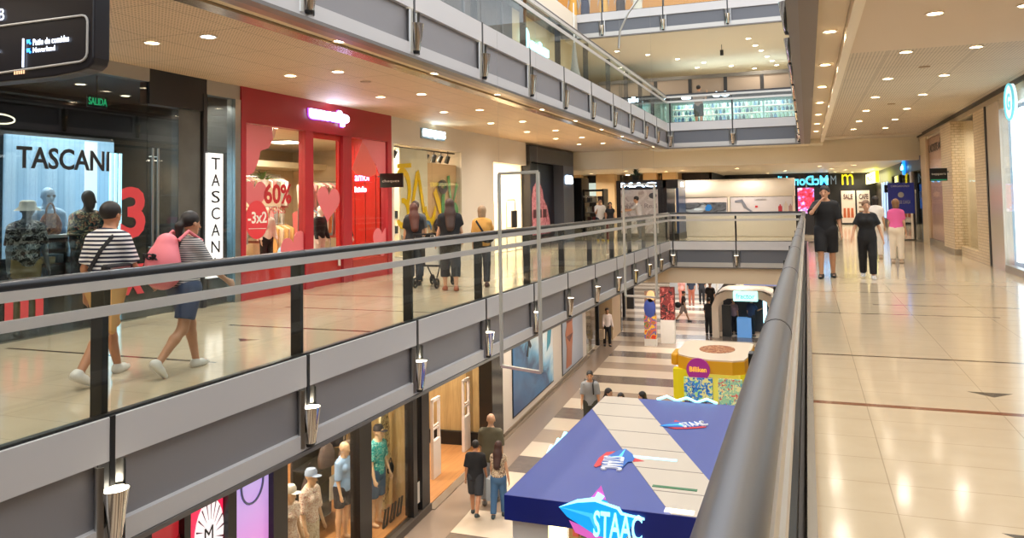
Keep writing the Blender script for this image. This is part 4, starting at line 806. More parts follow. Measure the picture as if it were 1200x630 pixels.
t = thing('wall_logo', 'small round beige logo plate on the black shop wall', 'sign', lp(25.9, 1.9, .24)); MB(XFL).cyl((26.0, .24, 2.0), (26.0, .21, 2.0), .2, None, 20).build('disc', M('logo_beige', '9a8a70', .5), t)
# ---- upper floor left shops (dark fronts seen through the upper railing)
struct('wall_left', MB(XFL).box(-8, 24, 0, .2, Z2, 8.1), M('upper_dark_front', '2a303a', .3)); struct('wall_left', MB(XFL).box(24, 31, 0, .2, Z2, 8.1), M('upper_cream', 'cdbb96', .6)); struct('trim_57', MB(XFL).box(-8, 24, -.05, .0, 6.2, 6.5), GREY3)
for k in range(8): struct('trim_%d' % (58+k), MB(XFL).box(2+3*k, 2.1+3*k, -.04, 0, Z2, 7.95), GREY3)
t = thing('illuminated_sign', 'cyan glowing sign on the dark upper floor shop behind the railing', 'sign', lp(26.5, 7.2, -.1)); text('letters', 'medicus', (XWL+.06, 25.6, 6.85), LR, LU, 2.0, .42, M('cyan_glow', 'a0f4ff', .5, 0, '8aeaff', 4), t, .05, bold=.04)
MB(XFL).cyl((25.1, -.02, 7.15), (25.1, -.1, 7.15), .34, None, 20).build('round_logo', M('cyan_glow', 'a0f4ff', .5, 0, '8aeaff', 4), t)
# ---- hanging direction sign over the left walkway
PX, PY = -4.1, 3.5
t = thing('hanging_sign', 'black overhead direction sign with white Spanish text and grey frame, upper left corner', 'sign', (-4.7, 3.62, 2.3))
sgx, sgy = Vector((1, .02, 0)).normalized(), Vector((0, 1, 0))
m = MB(); pts = [(-6.2, 2.36), (-4.3, 2.365), (-4.1, 2.38), (-4.02, 2.395), (-3.985, 2.42), (-3.97, 2.46), (-3.97, 3.25), (-6.2, 3.25)]
m.prism(pts, 3.52, 3.64, 'y').build('body', M('sign_body_black', '15131a', .3), t, bevel=.01)
m = MB(); fr = [(-6.2, 2.72), (-4.06, 2.72), (-4.035, 2.713), (-4.022, 2.70), (-4.015, 2.68), (-4.015, 2.49), (-4.022, 2.468), (-4.04, 2.45), (-4.07, 2.44), (-6.2, 2.38)]
m.tube([(p[0], 3.515, p[1]) for p in fr], .007, 8).build('frame_line', M('sign_frame', 'b8b4ae', .4), t, True)
SW = M('sign_text_glow', 'dfe9ff', .5, 0, 'dfe9ff', 1.6)
text('level_text', 'PB', (-4.82, 3.513, 2.755), (1, 0, 0), LU, .105, .075, SW, t, .003); text('direction_text', 'Patio de comidas', (-4.46, 3.513, 2.57), (1, 0, 0), LU, .3, .04, SW, t, .003, bold=.01)
text('direction_text', 'Neverland', (-4.46, 3.513, 2.525), (1, 0, 0), LU, .185, .032, SW, t, .003, bold=.01); text('direction_text', 'salida', (-4.95, 3.513, 2.55), (1, 0, 0), LU, .2, .035, SW, t, .003)
MB().box(-4.545, -4.538, 3.505, 3.514, 2.44, 2.62).build('divider', SW, t)
for z in (2.575, 2.52): flat('arrow', [(0, .035), (.03, .035), (.022, .027), (.038, .011), (.03, .003), (.013, .019), (.004, .010)][::-1], (-4.515, 3.514, z), (1, 0, 0), LU, M('arrow_blue', '3aa0ff', .5, 0, '3a9cff', 2), t, .004)
text('small_logo', 'IIIII', (-4.62, 3.513, 2.40), (1, 0, 0), LU, .09, .03, M('logo_gold', 'e8b890', .5, 0, 'e8b890', .8), t, .003, bold=.02); [MB().tube([(x, 3.58, 3.2), (x, 3.58, 3.57)], .015).build('hanger', STEEL, t) for x in (-5.6, -5.57)]
# ================================================================== right walkway shops (wall plane x = XR)
XFR = Matrix(((0, 1, 0, XR), (1, 0, 0, 0), (0, 0, 1, 0), (0, 0, 0, 1)))       # local (y along, depth inward, z)
RR = (0, -1, 0)
def rp(s, z, v=-.012): return (XR+v, s, z)
struct('trim_70', MB(XFR).box(-8, 31, -.05, .1, 3.62, 3.72), M('dark_cornice', '3c322b', .5)); struct('trim_71', MB(XFR).box(-8, 31, 0, .1, 3.50, 3.62), M('cornice_tan', 'b9a78c', .5))
PALE = M('pale_gloss_panel', 'c9bcae', .18, .25)
struct('wall_right', MB(XFR).box(-8, 13, 0, .15, 0, 3.5), PALE); struct('wall_right', MB(XFR).box(18.6, 19.82, -.01, .15, 0, 3.5), PALE)
struct('trim_72', MB(XFR).box(13, 18.6, 0, .15, 3.3, 3.5), PALE); struct('trim_73', MB(XFR).box(13, 18.6, -.02, .12, 0, .14), STEEL)
struct('trim_74', MB(XFR).box(19.82, 19.94, -.03, .1, 0, 3.5), BLACK)
struct('window_8', MB(XFR).box(13, 18.6, .02, .03, .14, 3.3), SG)
WI = M('bright_white_interior', 'b4c4d0', .5)
struct('wall_right', MB(XFR).box(13, 18.7, 2.9, 3.0, 0, 3.5), WI); struct('floor', MB(XFR).box(13, 18.7, .1, 3, 0, .02), M('bright_floor', 'd8dade', .2)); struct('ceiling', MB(XFR).box(13, 18.7, .16, 3, 3.35, 3.49), WI); struct('wall_right', MB(XFR).box(18.62, 18.72, .15, 2.9, 0, 3.4), WI)
for i, s in enumerate((18.4, 17.75, 17.1, 16.4, 15.6)): 
    mono('light_column', MB(XFR).box(s-.14, s+.14, .18, .26, .2, 3.25), M('cool_led', 'f0f8ff', .4, 0, 'dff0ff', 1.9), 'tall cool white light strip in the bright shop window at right edge, %s from the left' % ORD[i].replace('nearest', 'first'), 'light strip')
area('shop_light', (XR+1.5, 16.5, 3.2), 1.6, 45, (.85, .93, 1))
t = thing('round_sign', 'round white and cyan shop sign with letter G at the right edge', 'sign', rp(16.85, 3.0, -.2))
MB(XFR).cyl((16.95, -.1, 3.28), (16.95, -.16, 3.28), .34, None, 28).build('disc', M('sign_disc', 'd8f0f4', .4, 0, 'd8f0f4', .9), t)
MB(XFR).tube([(16.95+.33*math.cos(a*PI/16), -.165, 3.28+.33*math.sin(a*PI/16)) for a in range(33)], .022, 8, False).build('ring', M('sign_ring_cyan', '6ac0d0', .4, 0, '6ac0d0', .8), t, True)
text('letter', 'G', (XR-.17, 17.08, 3.12), RR, LU, .26, .32, M('sign_ring_cyan', '6ac0d0', .4), t, .01, bold=.02)
t = thing('counter', 'pale display counter with red box inside the bright shop', 'counter', rp(17, .02, .8)); MB(XFR).box(16.2, 17.6, .8, 1.2, .02, 1.05).build('counter_body', WHITE, t, bevel=.02); MB(XFR).box(16.9, 17.1, .9, 1.0, 1.05, 1.3).build('red_box', M('vinyl_red', 'cc3b44', .5), t)
# tiled pilasters
g = NG('small_brick_tile', .35); br = g.t.nodes.new('ShaderNodeTexBrick'); g.t.links.new(g.vec(g.ma('ADD', g.y, g.x), g.z, 0.0), br.inputs[0]); br.inputs['Scale'].default_value = 1
br.inputs['Color1'].default_value = srgb('d8c4a4'); br.inputs['Color2'].default_value = srgb('d0b894'); br.inputs['Mortar'].default_value = srgb('b09878'); br.inputs['Mortar Size'].default_value = .008; br.inputs['Brick Width'].default_value = .15; br.inputs['Row Height'].default_value = .07
BT = g.out(br.outputs[0]); 
struct('wall_right', MB(XFR).box(19.94, 21.2, -.02, .15, 0, 3.5), BT); struct('wall_right', MB(XFR).box(23.4, 25.1, -.16, .15, .16, 3.5), BT); struct('trim_75', MB(XFR).box(23.38, 25.12, -.18, .1, 0, .16), M('stone_base', '8f8270', .4))
struct('window_9', MB(XFR).box(21.2, 23.4, .02, .035, .25, 3.5), SG); struct('trim_76', MB(XFR).box(21.2, 23.4, -.02, .1, 0, .25), BT)
struct('window_10', MB(XFR).box(25.1, 28.75, -.02, .0, .2, 3.4), glass_mat('frosted_pale', 'f6eeea', .9)); struct('trim_77', MB(XFR).box(25.1, 28.75, -.06, .1, 0, .2), M('stone_base', '8f8270', .4)); struct('trim_78', MB(XFR).box(25.1, 28.75, -.02, .1, 3.4, 3.5), PALE)
struct('wall_right', MB(XFR).box(25.12, 28.7, .03, .1, .2, 3.4), M('pale_pink_panel', 'e8dcd4', .35)); struct('wall_right', MB(XFR).box(28.75, 30.0, -.08, .15, 0, 3.5), M('beige_pilaster', 'd6c2a2', .5))
t = thing('window_lettering', 'dark ACOSTE lettering with a small crocodile on the pale glass, right wall', 'window lettering', rp(27.2, 2.9, -.03)); text('letters', 'LACOSTE', (XR-.045, 28.2, 2.93), RR, LU, 1.75, .24, M('letter_dark', '4a4440', .5), t, .01)
flat('crocodile', [(0, .05), (.12, .12), (.2, .22), (.26, .13), (.42, .2), (.5, .32), (.52, .18), (.6, .08), (.48, .06), (.44, 0), (.38, .05), (.2, .04), (.12, 0)][::-1], (XR-.045, 26.4, 2.95), RR, LU, M('letter_dark', '4a4440', .5), t, .01)
for i, s in enumerate((21.6, 22.3)):
    t = thing('display_shelf', 'pale lit display shelf behind glass between the two tiled pillars, %s' % ['nearer', 'farther'][i], 'shelf', rp(s+.3, .0, .8)); MB(XFR).box(s, s+.6, .5, .9, .02, .9).build('plinth', WHITE, t); [MB(XFR).box(s, s+.6, .75, .95, z, z+.04).build('shelf', WHITE, t) for z in (1.3, 1.7, 2.1)]
struct('wall_right', MB(XFR).box(21.2, 23.4, 2, 2.1, 0, 3.5), M('shop_wall_cream', 'dcc8a8', .7)); struct('floor', MB(XFR).box(19.94, 25.0, .15, 2.1, 0, .02), M('shop_floor_light', 'd8c8ae', .25)); area('shop_light', (XR+1.0, 22.3, 3.3), .8, 60); struct('wall_right', MB(XFR).box(23.4, 23.5, .15, 2.0, 0, 3.5), M('shop_wall_cream', 'dcc8a8', .7))
t = thing('blade_sign', 'small black projecting sign with white text and green line on the right tiled pillar', 'sign', (XR-.45, 23.9, 1.97)); MB().box(XR-.62, XR-.2, 23.88, 23.92, 1.96, 2.3).build('plate', BLACK, t); text('letters', 'toppers', (XR-.58, 23.875, 2.1), (1, 0, 0), LU, .34, .07, WHITE, t, .003); MB().box(XR-.6, XR-.22, 23.874, 23.88, 1.98, 2.0).build('green_line', M('green_plate', '1c8a5a', .5), t); MB().tube([(XR-.2, 23.9, 2.2), (XR-.1, 23.9, 2.2)], .015).build('bracket', BLACK, t)
# farther shops
NB = M('navy_fascia', '222c52', .4)
struct('wall_right', MB(XFR).box(30.0, 41, 0, .2, 2.5, 2.98), NB); 
for a, b in ((30.0, 30.6), (33.4, 34.0), (37.5, 38.0), (40.6, 41.0)): struct('wall_right', MB(XFR).box(a, b, 0, .2, 0, 2.5), M('pillar_pale', 'b5a692', .4) if a in (33.4,) else DARK)
struct('window_11', MB(XFR).box(30.6, 33.4, .05, .07, 0, 2.5), TG); struct('window_12', MB(XFR).box(34, 37.5, .05, .07, 0, 2.5), TG); struct('window_13', MB(XFR).box(38, 40.6, .05, .07, 0, 2.5), TG)
struct('wall_right', MB(XFR).box(30, 41, 2.5, 2.6, 0, 2.98), M('dark_interior', '2e3440', .5))
t = thing('illuminated_sign', 'oval cyan glowing sign on the navy fascia at right', 'sign', rp(35.3, 2.7, -.1)); MB(XFR).cyl((35.2, -.02, 2.72), (35.2, -.1, 2.72), .3, None, 20).build('oval', M('sign_blue', '1470c8', .4, 0, '1470d8', 2), t); text('letters', 'celu', (XR-.12, 35.6, 2.62), RR, LU, .8, .22, M('cyan_glow', 'a0f4ff', .5, 0, '8aeaff', 4), t, .02, bold=.03)
t = thing('window_sign', 'blue lit panel with figures in the dark shop window right of the stand sign', 'sign', rp(32.2, 1.2, .2)); MB(XFR).box(31.6, 32.9, .2, .24, 1.1, 2.0).build('panel', M('blue_screen', '3a6ab8', .4, 0, '3a6ab8', 1.2), t); text('letters', 'LIBRE', (XR+.19, 32.8, 1.5), RR, LU, 1.0, .25, WHITE, t, .01)
mono('poster', MB(XFR).box(31.8, 32.6, .2, .24, 0.0, 1.1), M('poster_pale_blue', '8aa0c0', .5), 'pale blue poster low in the dark shop window at right', 'poster')
t = thing('blade_sign', 'black and white projecting sign above the purple stand sign', 'sign', (XR-.6, 34, 1.75)); MB().box(XR-.9, XR-.15, 33.98, 34.02, 1.72, 2.02).build('plate', BLACK, t); MB().tube([(XR-.15, 34, 1.9), (XR+.02, 34, 1.9)], .02).build('bracket', BLACK, t); text('letters', 'optica', (XR-.8, 33.975, 1.8), (1, 0, 0), LU, .5, .12, WHITE, t, .003)
for a, b, c, z in ((41, 46, '1d1f26', 2.98), (46, 50, '30261f', 2.98), (50, 56, '3c3a3a', 2.98)): struct('wall_right', MB(XFR).box(a, b, 0, .2, 0, z), M('far_front_'+c, c, .4))
t = thing('illuminated_sign', 'yellow and white light box sign high on the far right wall', 'sign', rp(46, 2.4, -.1)); MB(XFR).box(43.5, 50, -.5, -.4, 2.3, 2.85).build('white_box', M('lightbox_white', 'fff8c0', .5, 0, 'fff8b0', 3), t); MB(XFR).box(42.6, 43.5, -.5, -.4, 2.3, 2.85).build('yellow_box', M('lightbox_yellow', 'e8e020', .5, 0, 'f0e818', 3), t); text('letters', 'PAGO', (XR-.51, 49, 2.42), RR, LU, 4, .3, M('letter_dark', '4a4440', .5), t, .01)
for i, s in enumerate((42.5, 44, 45.2)): mono('light_box', MB(XFR).box(s, s+.4, -.06, -.01, .5, 2.3), M('cool_dim', '9ab0d0', .4, 0, '9ab8e0', 1.2), 'narrow lit window panel on the far right wall, %s' % ['nearest', 'middle', 'farthest'][i], 'window panel')
t = thing('stand_sign', 'purple blue stand sign on a black frame in the right corridor', 'sign', (3.15, 31.5, 0)); MB().box(2.75, 3.6, 31.46, 31.5, .95, 2.05).build('panel', M('stand_purple', '2d3478', .4, 0, '2d3478', .25), t)
text('title', 'CARGADORES', (2.85, 31.45, 1.9), (1, 0, 0), LU, .6, .07, WHITE, t, .003); MB().cyl((3.17, 31.455, 1.62), (3.17, 31.445, 1.62), .1, None, 16).build('icon', WHITE, t); text('title', 'PUNTO DE CARGA', (2.85, 31.45, 1.3), (1, 0, 0), LU, .62, .12, WHITE, t, .003)
MB().tube([(2.77, 31.48, .02), (2.77, 31.48, 1.0)], .02).tube([(3.58, 31.48, .02), (3.58, 31.48, 1.0)], .02).box(2.72, 3.62, 31.3, 31.66, 0, .03).build('legs', BLACK, t)
# ================================================================== beyond the void, middle floor
FR = (1, 0, 0)
BE = M('beige_column', 'd9b98a', .5)
struct('wall_back', MB().box(-14, -4.6, 42, 42.2, 0, 3.0), M('far_wall_tan', 'c4a67c', .6))
struct('wall_back', MB().box(-4.6, 3.75, 50, 50.2, 0, 3.0), M('far_wall_dark', '1d1a1a', .5))
struct('wall_back', MB().box(-4.7, -4.6, 42, 50, 0, 3.0), M('far_wall_dark', '1d1a1a', .5))
for i, x in enumerate((-11.6, -9.75, -7.55, -6.55)): struct('trim_%d' % (80+i), MB().box(x-.35-(.3 if i == 1 else 0), x+.35, 40.6, 41.2, 0, 3.0), BE)
for i, (x0, x1, c) in enumerate(((-11.2, -10.4, '1f1d1e'), (-9.4, -8.0, '3f382f'), (-7.2, -6.9, '3a2018'), (-6.1, -4.7, '2b2523'))): struct('wall_back', MB().box(x0, x1, 41.9, 41.99, 0, 2.95), M('dark_front_'+c, c, .4))
for i, (x, z, w) in enumerate(((-10.7, 2.2, .6), (-9.9, 1.5, .5))):
    mono('wall_screen', MB().box(x-w/2, x+w/2, 41.4, 41.5, z-.35, z+.35), M('screen_pale', 'b8c8c0', .4, 0, 'b8c8c0', .8), 'small lit screen among the beige columns at the far left, %s' % ['higher', 'lower'][i], 'screen')
t = thing('kiosk', 'dark kiosk with shelves of goods left of the couple at the far end', 'kiosk', (-9.0, 34, 0))
MB().box(-9.9, -9.2, 33.4, 34.6, 0, 2.6).build('body', M('kiosk_black', '17171a', .4), t, bevel=.02); MB().box(-9.15, -8.3, 33.6, 34.4, 0, .12).box(-9.15, -8.3, 33.6, 34.4, 2.0, 2.08).build('base', BLACK, t)
for z in (.6, 1.05, 1.5): MB().box(-9.15, -8.3, 33.6, 34.4, z, z+.04).build('shelf', M('kiosk_metal', '8a8a88', .3, .7), t)
text('letters', 'VOGUE', (-9.15, 33.38, 1.72), FR, LU, .5, .1, WHITE, t, .01); MB().box(-9.18, -9.12, 33.55, 34.4, .1, 2.1).box(-8.33, -8.27, 33.55, 34.4, .1, 2.1).build('upright', BLACK, t)
for k in range(12): mono('boxed_goods', MB().box(-9.05+.24*(k % 3), -8.9+.24*(k % 3), 33.7, 33.95, [.12, .64, 1.09, 1.54][k//3], [.12, .64, 1.09, 1.54][k//3]+.25), M('goods%d' % (k % 4), ['8a3038', '3a3a44', 'b0a898', '50302c'][k % 4], .5), 'small box on the %s shelf of the dark far kiosk, %s' % (['lowest', 'second', 'third', 'top'][k//3], ['left', 'middle', 'right'][k % 3]), 'box')
# MAC kiosk
t = thing('kiosk', 'black MAC cosmetics kiosk with large pale poster beyond the railing', 'kiosk', (-6.2, 32.3, 0))
MB().box(-7.23, -4.75, 31.5, 33.6, 0, .25).build('plinth', BLACK, t); MB().box(-7.23, -5.3, 31.52, 31.7, .2, 2.38).box(-5.35, -5.2, 31.5, 33.6, .2, 2.38).box(-7.23, -4.75, 31.5, 33.6, 2.04, 2.38).build('body', M('mac_black', '14141c', .3), t, bevel=.01)
text('sign_letters', 'MAC', (-7.02, 31.49, 2.1), FR, LU, 1.42, .19, GLOW, t, .03, bold=.02); MB().box(-7.05, -5.55, 31.49, 31.515, .25, 2.0).build('poster', blotch('poster_pale_pink', 'cfc4bf', ['b8a8a4', 'ddd4d0'], 2), t)
text('poster_letters', 'Hyper Real', (-6.95, 31.48, 1.2), FR, LU, 1.35, .24, M('poster_grey_text', '8a7f80', .5), t, .008); flat('poster_print', ell(-5.75, 1.75, .16, .12, 8), (0, 31.48, 0), FR, LU, M('poster_dark_flower', '4a4a50', .5), t)
MB().box(-4.85, -4.75, 31.6, 33.5, .25, 2.04).build('side_display', M('mac_side_blue', '1a2c48', .3, 0, '1c3a60', .25), t); text('side_letters', 'X', (-4.74, 32.2, 2.1), LR, LU, .6, .18, GLOW, t, .02, bold=.03)
plant((-6.6, 32.4, 2.38), .36, 'spiky plant on top of the black MAC kiosk', '3f5a40', 30, M('pot_dark', '3a3f3c', .6))
# white curved kiosk behind the end railing
t = thing('kiosk', 'long white curved kiosk with product banners behind the far end railing', 'kiosk', (-2.9, 34.6, 0))
KW = M('kiosk_white', 'e2d5c4', .4)
MB().box(-5.25, -.45, 34.0, 35.2, 0, 1.0).build('counter', KW, t, bevel=.03)
m = MB(); pr = [(34.0, 1.66), (33.96, 1.8), (33.98, 2.1), (34.08, 2.32), (34.3, 2.4), (35.4, 2.4), (35.4, 1.66)]; m.prism(pr, -5.25, -.45, 'x').build('canopy', KW, t, True)
for x in (-5.2, -3.05, -.5): MB().box(x-.05, x+.05, 34.0, 34.1, 1.0, 1.66).build('post', KW, t)
t2 = MB().box(-5.15, -3.12, 34.02, 34.06, 1.0, 1.64).build('banner', M('banner_pale', 'ddd0cc', .5), t)
g = NG('banner_car', .4); n = g.noise(2.2, 3, g.vec(g.ma('MULTIPLY', g.x, .5), g.y, g.z), .6); cm = g.ramp(n, [(.3, '1c1d22'), (.45, '6a6d74'), (.52, '2a2c32'), (.62, 'a8b0b8')]); g.out(cm)
MB().box(-5.1, -3.15, 34.0, 34.02, 1.02, 1.44).build('banner_picture', MATS['banner_car'], t2); flat('banner_blue', [(-4.0, 1.1), (-3.85, 1.08), (-3.72, 1.2), (-3.78, 1.34), (-3.92, 1.36), (-4.02, 1.22)], (0, 34.0, 0), FR, LU, M('banner_bluem', '2a80d0', .4), t2)
flat('banner_white', [(-4.5, 1.12), (-4.3, 1.10), (-4.05, 1.16), (-4.3, 1.21), (-4.45, 1.2)], (0, 34.0, 0), FR, LU, M('banner_w', 'd8e4ea', .4), t2)
MB().box(-2.98, -.56, 34.02, 34.06, 1.0, 1.64).build('banner', M('banner_grey', 'cfc8ca', .5), t)
for k, (c, x, h_) in enumerate((('b0303c', -1.1, .3), ('cfc0b0', -.88, .42), ('b08a84', -.7, .32))): flat('bottle_print', [(x, 1.02), (x+.15, 1.02), (x+.15, 1.02+h_*.75), (x+.1, 1.02+h_*.8), (x+.1, 1.02+h_), (x+.05, 1.02+h_), (x+.05, 1.02+h_*.8), (x, 1.02+h_*.75)], (0, 34.02, 0), FR, LU, M('bp'+c, c, .4), t)
text('banner_text', 'LUCIANO', (-2.0, 34.01, 1.5), FR, LU, .45, .06, M('letter_dark', '4a4440', .5), t, .005); flat('banner_print', [(-2.8, 1.5), (-2.5, 1.55), (-2.3, 1.2), (-2.1, 1.05), (-2.2, 1.03), (-2.45, 1.2), (-2.55, 1.42), (-2.8, 1.42)][::-1], (0, 34.01, 0), FR, LU, M('print_slate', '7a7c88', .5), t)
MB().box(-2.0, -1.9, 34.0, 34.02, 1.2, 1.28).build('banner_mark', M('vinyl_red', 'cc3b44', .5), t)
# red screen, stanchion, banners and the burger sign
t = thing('menu_screen', 'red and purple lit menu board at the right end of the white kiosk', 'screen', (.0, 36.2, 0)); g = NG('menu_red', .4); n = g.noise(6, 2); g.out(g.ramp(n, [(.35, 'a01828'), (.5, 'd04060'), (.56, '8060c0'), (.65, 'e0c0d0')]), 1.1)
MB().box(-.36, .3, 36.1, 36.2, .9, 2.0).build('screen', MATS['menu_red'], t); MB().box(-.38, .32, 36.12, 36.25, 0, .9).build('stand', DARK, t)
t = thing('illuminated_sign', 'mirror-reversed cyan McDonalds lettering on the dark far wall', 'sign', (-.3, 47.75, 2.3)); text('letters', "McDonald's", (-1.75, 47.795, 2.28), FR, LU, 2.9, .56, M('cyan_glow2', '60d8ff', .5, 0, '50c8f0', 1.5), t, .05, mirror=True, bold=.02)
t = thing('illuminated_sign', 'yellow letter M sign on the dark far wall', 'sign', (2.25, 49.9, 2.3))
text('letter_m', 'm', (1.95, 49.99, 2.3), FR, LU, .62, .62, M('arch_yellow', 'e8d020', .5, 0, 'e0d020', .9), t, .05, bold=.0)
t = thing('illuminated_sign', 'faint grey letter M sign left of the yellow one', 'sign', (1.5, 49.9, 2.3)); text('letter_m', 'M', (1.35, 49.99, 2.35), FR, LU, .3, .5, M('m_grey', '7a8a98', .5, 0, '7a8a98', .5), t, .05)
for i, (x0, x1, c, ttl, pr_) in enumerate(((1.87, 2.6, 'd8c4b0', 'SALE', 'd06a40'), (2.69, 3.37, 'd6c8b6', 'CAFE', '8a6a50'))):
    t = thing('banner_stand', 'pale standing banner before the dark far wall, %s' % ['left one with orange print', 'right one with brown text'][i], 'banner', ((x0+x1)/2, 49.4, 0))
    MB().box(x0, x1, 49.4, 49.44, .1, 1.95).build('banner', M('bn'+c, c, .5, 0, c, .3), t); MB().box(x0, x1, 49.3, 49.55, 0, .08).build('foot', DARK, t); text('title', ttl, (x0+.12, 49.39, 1.45), FR, LU, .48, .3, M('bt'+pr_, '5a3028', .5), t, .01, bold=.02)
    for k in range(3): flat('print', [(x0+.08+.2*k, .4), (x0+.24+.2*k, .4), (x0+.22+.2*k, .95), (x0+.1+.2*k, .95)] if i == 0 else [(x0+.1, 1.2-.25*k), (x1-.1, 1.2-.25*k), (x1-.1, 1.3-.25*k), (x0+.1, 1.3-.25*k)], (0, 49.39, 0), FR, LU, M('bp_'+pr_, pr_, .5), t)
for i, (x, y) in enumerate(((.1, 25.8),)): mono('queue_post', MB().lathe([(.001, 0), (.2, 0), (.2, .02), (.03, .05), (.03, .95), (.045, .97), (.001, 1.0)], (x+.15, y+4, 0), 16), BLACK, 'slim black post with round base beside the man in black', 'post', smooth=True)
t = thing('shop_window_band', 'long dark glazed shop front with pale frame behind the white kiosk', 'shop front', (-1.5, 44, 0)); MB().box(-4.5, 1.2, 47.9, 48, 0, 2.98).build('dark_glass', M('front_dark_glass', '23262b', .15), t)
MB().box(-4.5, 1.2, 47.8, 47.9, 2.55, 2.68).build('pale_frame', M('front_frame', '8c8a80', .5), t)
for x in (-3.4, -2.3, -1.2, 0): MB().box(x-.04, x+.04, 47.8, 47.88, 0, 2.55).build('mullion', M('front_frame', '8c8a80', .5), t)
# suspended thin metal frames in the void
def hframe(xc, y, w, z0, z1, rot, lab, top=8.1):
    t = thing('suspended_sculpture', lab, 'hanging frame', (xc, y, z0), None, 0); c, s = math.cos(rot)*w/2, math.sin(rot)*w/2
    a, b = (xc-c, y-s), (xc+c, y+s); m = MB()
    for p, q in (((*a, z0), (*b, z0)), ((*b, z0), (*b, z1)), ((*b, z1), (*a, z1)), ((*a, z1), (*a, z0))): m.bar(p, q, .035, .035, (0, 1, 0) if abs(p[2]-q[2]) < .1 and False else (.3, .9, .1))
    m.build('frame', M('frame_champagne', 'cfcbc0', .35, .5), t)
    MB().tube([(*a, z1), (*a, top)], .0012, 4).tube([(*b, z1), (*b, top)], .0012, 4).build('cable', STEEL, t)
hframe(-3.42, 9.4, .64, -.53, 1.93, -.35, 'tall thin metal frame hanging in the void, nearer and larger one', 7.6)
hframe(-3.05, 15.2, .66, -.29, 1.87, -.25, 'tall thin metal frame hanging in the void, farther and smaller one', 7.6)
struct('trim_90', MB().bar((-8.2, 9.4, 7.65), (1, 9.4, 7.65), .06, .1).bar((-8.2, 15.2, 7.65), (1, 15.2, 7.65), .06, .1), STEEL)
# ================================================================== upper floor beyond the void
struct('wall_back', MB().box(-17, 8, 42, 42.2, Z2, 8), M('upper_wall', 'b9a58e', .6))
struct('trim_91', MB().box(-9, 2, 36.05, 36.4, 6.35, 7.0), M('upper_band_taupe', '9a8c80', .5)); struct('trim_92', MB().box(-9, 2, 36.0, 36.5, 7.0, 7.16), M('upper_band_slate', '6c6a68', .5)); struct('trim_93', MB().box(-9, 2, 35.9, 36.3, 6.05, 6.35), BLACK)
for k in range(5): struct('trim_%d' % (94+k), MB().box(-6.4+1.55*k, -6.25+1.55*k, 36.0, 36.1, 6.35, 7.0), DARK)
struct('window_14', MB().box(-9, 2, 36.0, 36.02, Z2, 6.05), SG)
struct('wall_back', MB().box(-9, 2, 38.9, 39, Z2, 7), M('bright_pharmacy', 'c4dcd8', .5)); struct('ceiling', MB().box(-9, 2, 36.3, 39, 6.3, 6.36), WI)
for i, x in enumerate((-5.0, -3.2, -1.4)): panel_light(x, 37.4, 6.29, 'bright ceiling panel in the upper floor shop, %s' % ['left', 'middle', 'right'][i], 1.2, 30, 2.5, 'eaffff', (.9, 1, 1))
for i in range(4):
    x0 = -5.9+1.4*i; t = thing('shelf_unit', 'bright shelf full of bottles in the upper floor shop, %s from the left' % ['first', 'second', 'third', 'fourth'][i], 'shelf', (x0+.65, 38.2, Z2)); MB().box(x0, x0+1.3, 38.3, 38.35, Z2, Z2+1.7).build('back_panel', M('shelf_glow', 'd8f4f4', .5, 0, 'b8e4ec', .5), t)
    for k in range(5): MB().box(x0, x0+1.3, 38.0, 38.3, Z2+.25+.3*k, Z2+.28+.3*k).build('shelf', WHITE, t)
    for k in range(5):
        for j in range(7):
            c = random.choice(['5a86a8', '88b0a0', '3a5a78', 'c8d0c8', '6a7a80', '305a60'])
            mono('bottle', MB().lathe([(.001, 0), (.065, 0), (.065, .14), (.03, .18), (.03, .22), (.001, .22)], (x0+.12+.175*j, 38.12, Z2+.28+.3*k), 8), M('bot'+c, c, .3), '%s bottle on the %s shelf of the %s bright unit, upper floor shop' % (NTH(j), ['lowest', 'second', 'middle', 'fourth', 'top'][k], ['first', 'second', 'third', 'fourth'][i]), 'bottle', 'bottles on the upper floor shop shelves')
t = thing('illuminated_sign', 'white glowing sign letters on the black band of the upper floor', 'sign', (-3.5, 35.85, 6.05)); text('letters', 'OO', (-3.8, 35.895, 6.1), FR, LU, .75, .25, GLOW, t, .03, bold=.05); text('letters', 'al', (-5.15, 35.895, 6.08), FR, LU, .4, .25, GLOW, t, .03, bold=.05)
t = thing('illuminated_sign', 'small cyan glowing sign at the left of the black upper band', 'sign', (-7.4, 35.85, 6.05)); text('letters', 'ck', (-7.8, 35.895, 6.08), FR, LU, .9, .25, GLOW, t, .03, bold=.05)
mono('pendant_lamp', MB().cyl((-3.1, 33.4, 7.5), (-3.1, 33.4, 7.72), .07).cyl((-3.1, 33.4, 7.7), (-3.1, 33.4, 7.95), .012), BLACK, 'small black cylinder spotlight hanging from the upper floor ceiling', 'spotlight')
t = thing('floor_lamp_shade', 'tall grey cone lamp standing behind the upper left railing', 'lamp', (-6.9, 24.5, Z2)); MB().lathe([(.001, 0), (.3, 0), (.38, .5), (.12, 1.5), (.03, 2.3), (.001, 2.3)], (-6.9, 24.5, Z2), 18).build('shade', M('cone_grey', '8d8a80', .6), t, True); MB().tube([(-6.9, 24.5, Z2+2.3), (-6.9, 24.5, 8.0)], .02, 8).build('cord', WHITE, t)
mono('curved_rod', MB().tube([(-5.0, 22.5, 6.0+.0), (-4.95, 22.5, 6.5), (-4.7, 22.5, 7.0), (-4.3, 22.5, 7.5), (-3.6, 22.5, 7.8), (-3.0, 22.5, 7.9)], .03, 8), STEEL, 'thin curved white metal rod rising from the upper left railing', 'rod', smooth=True)
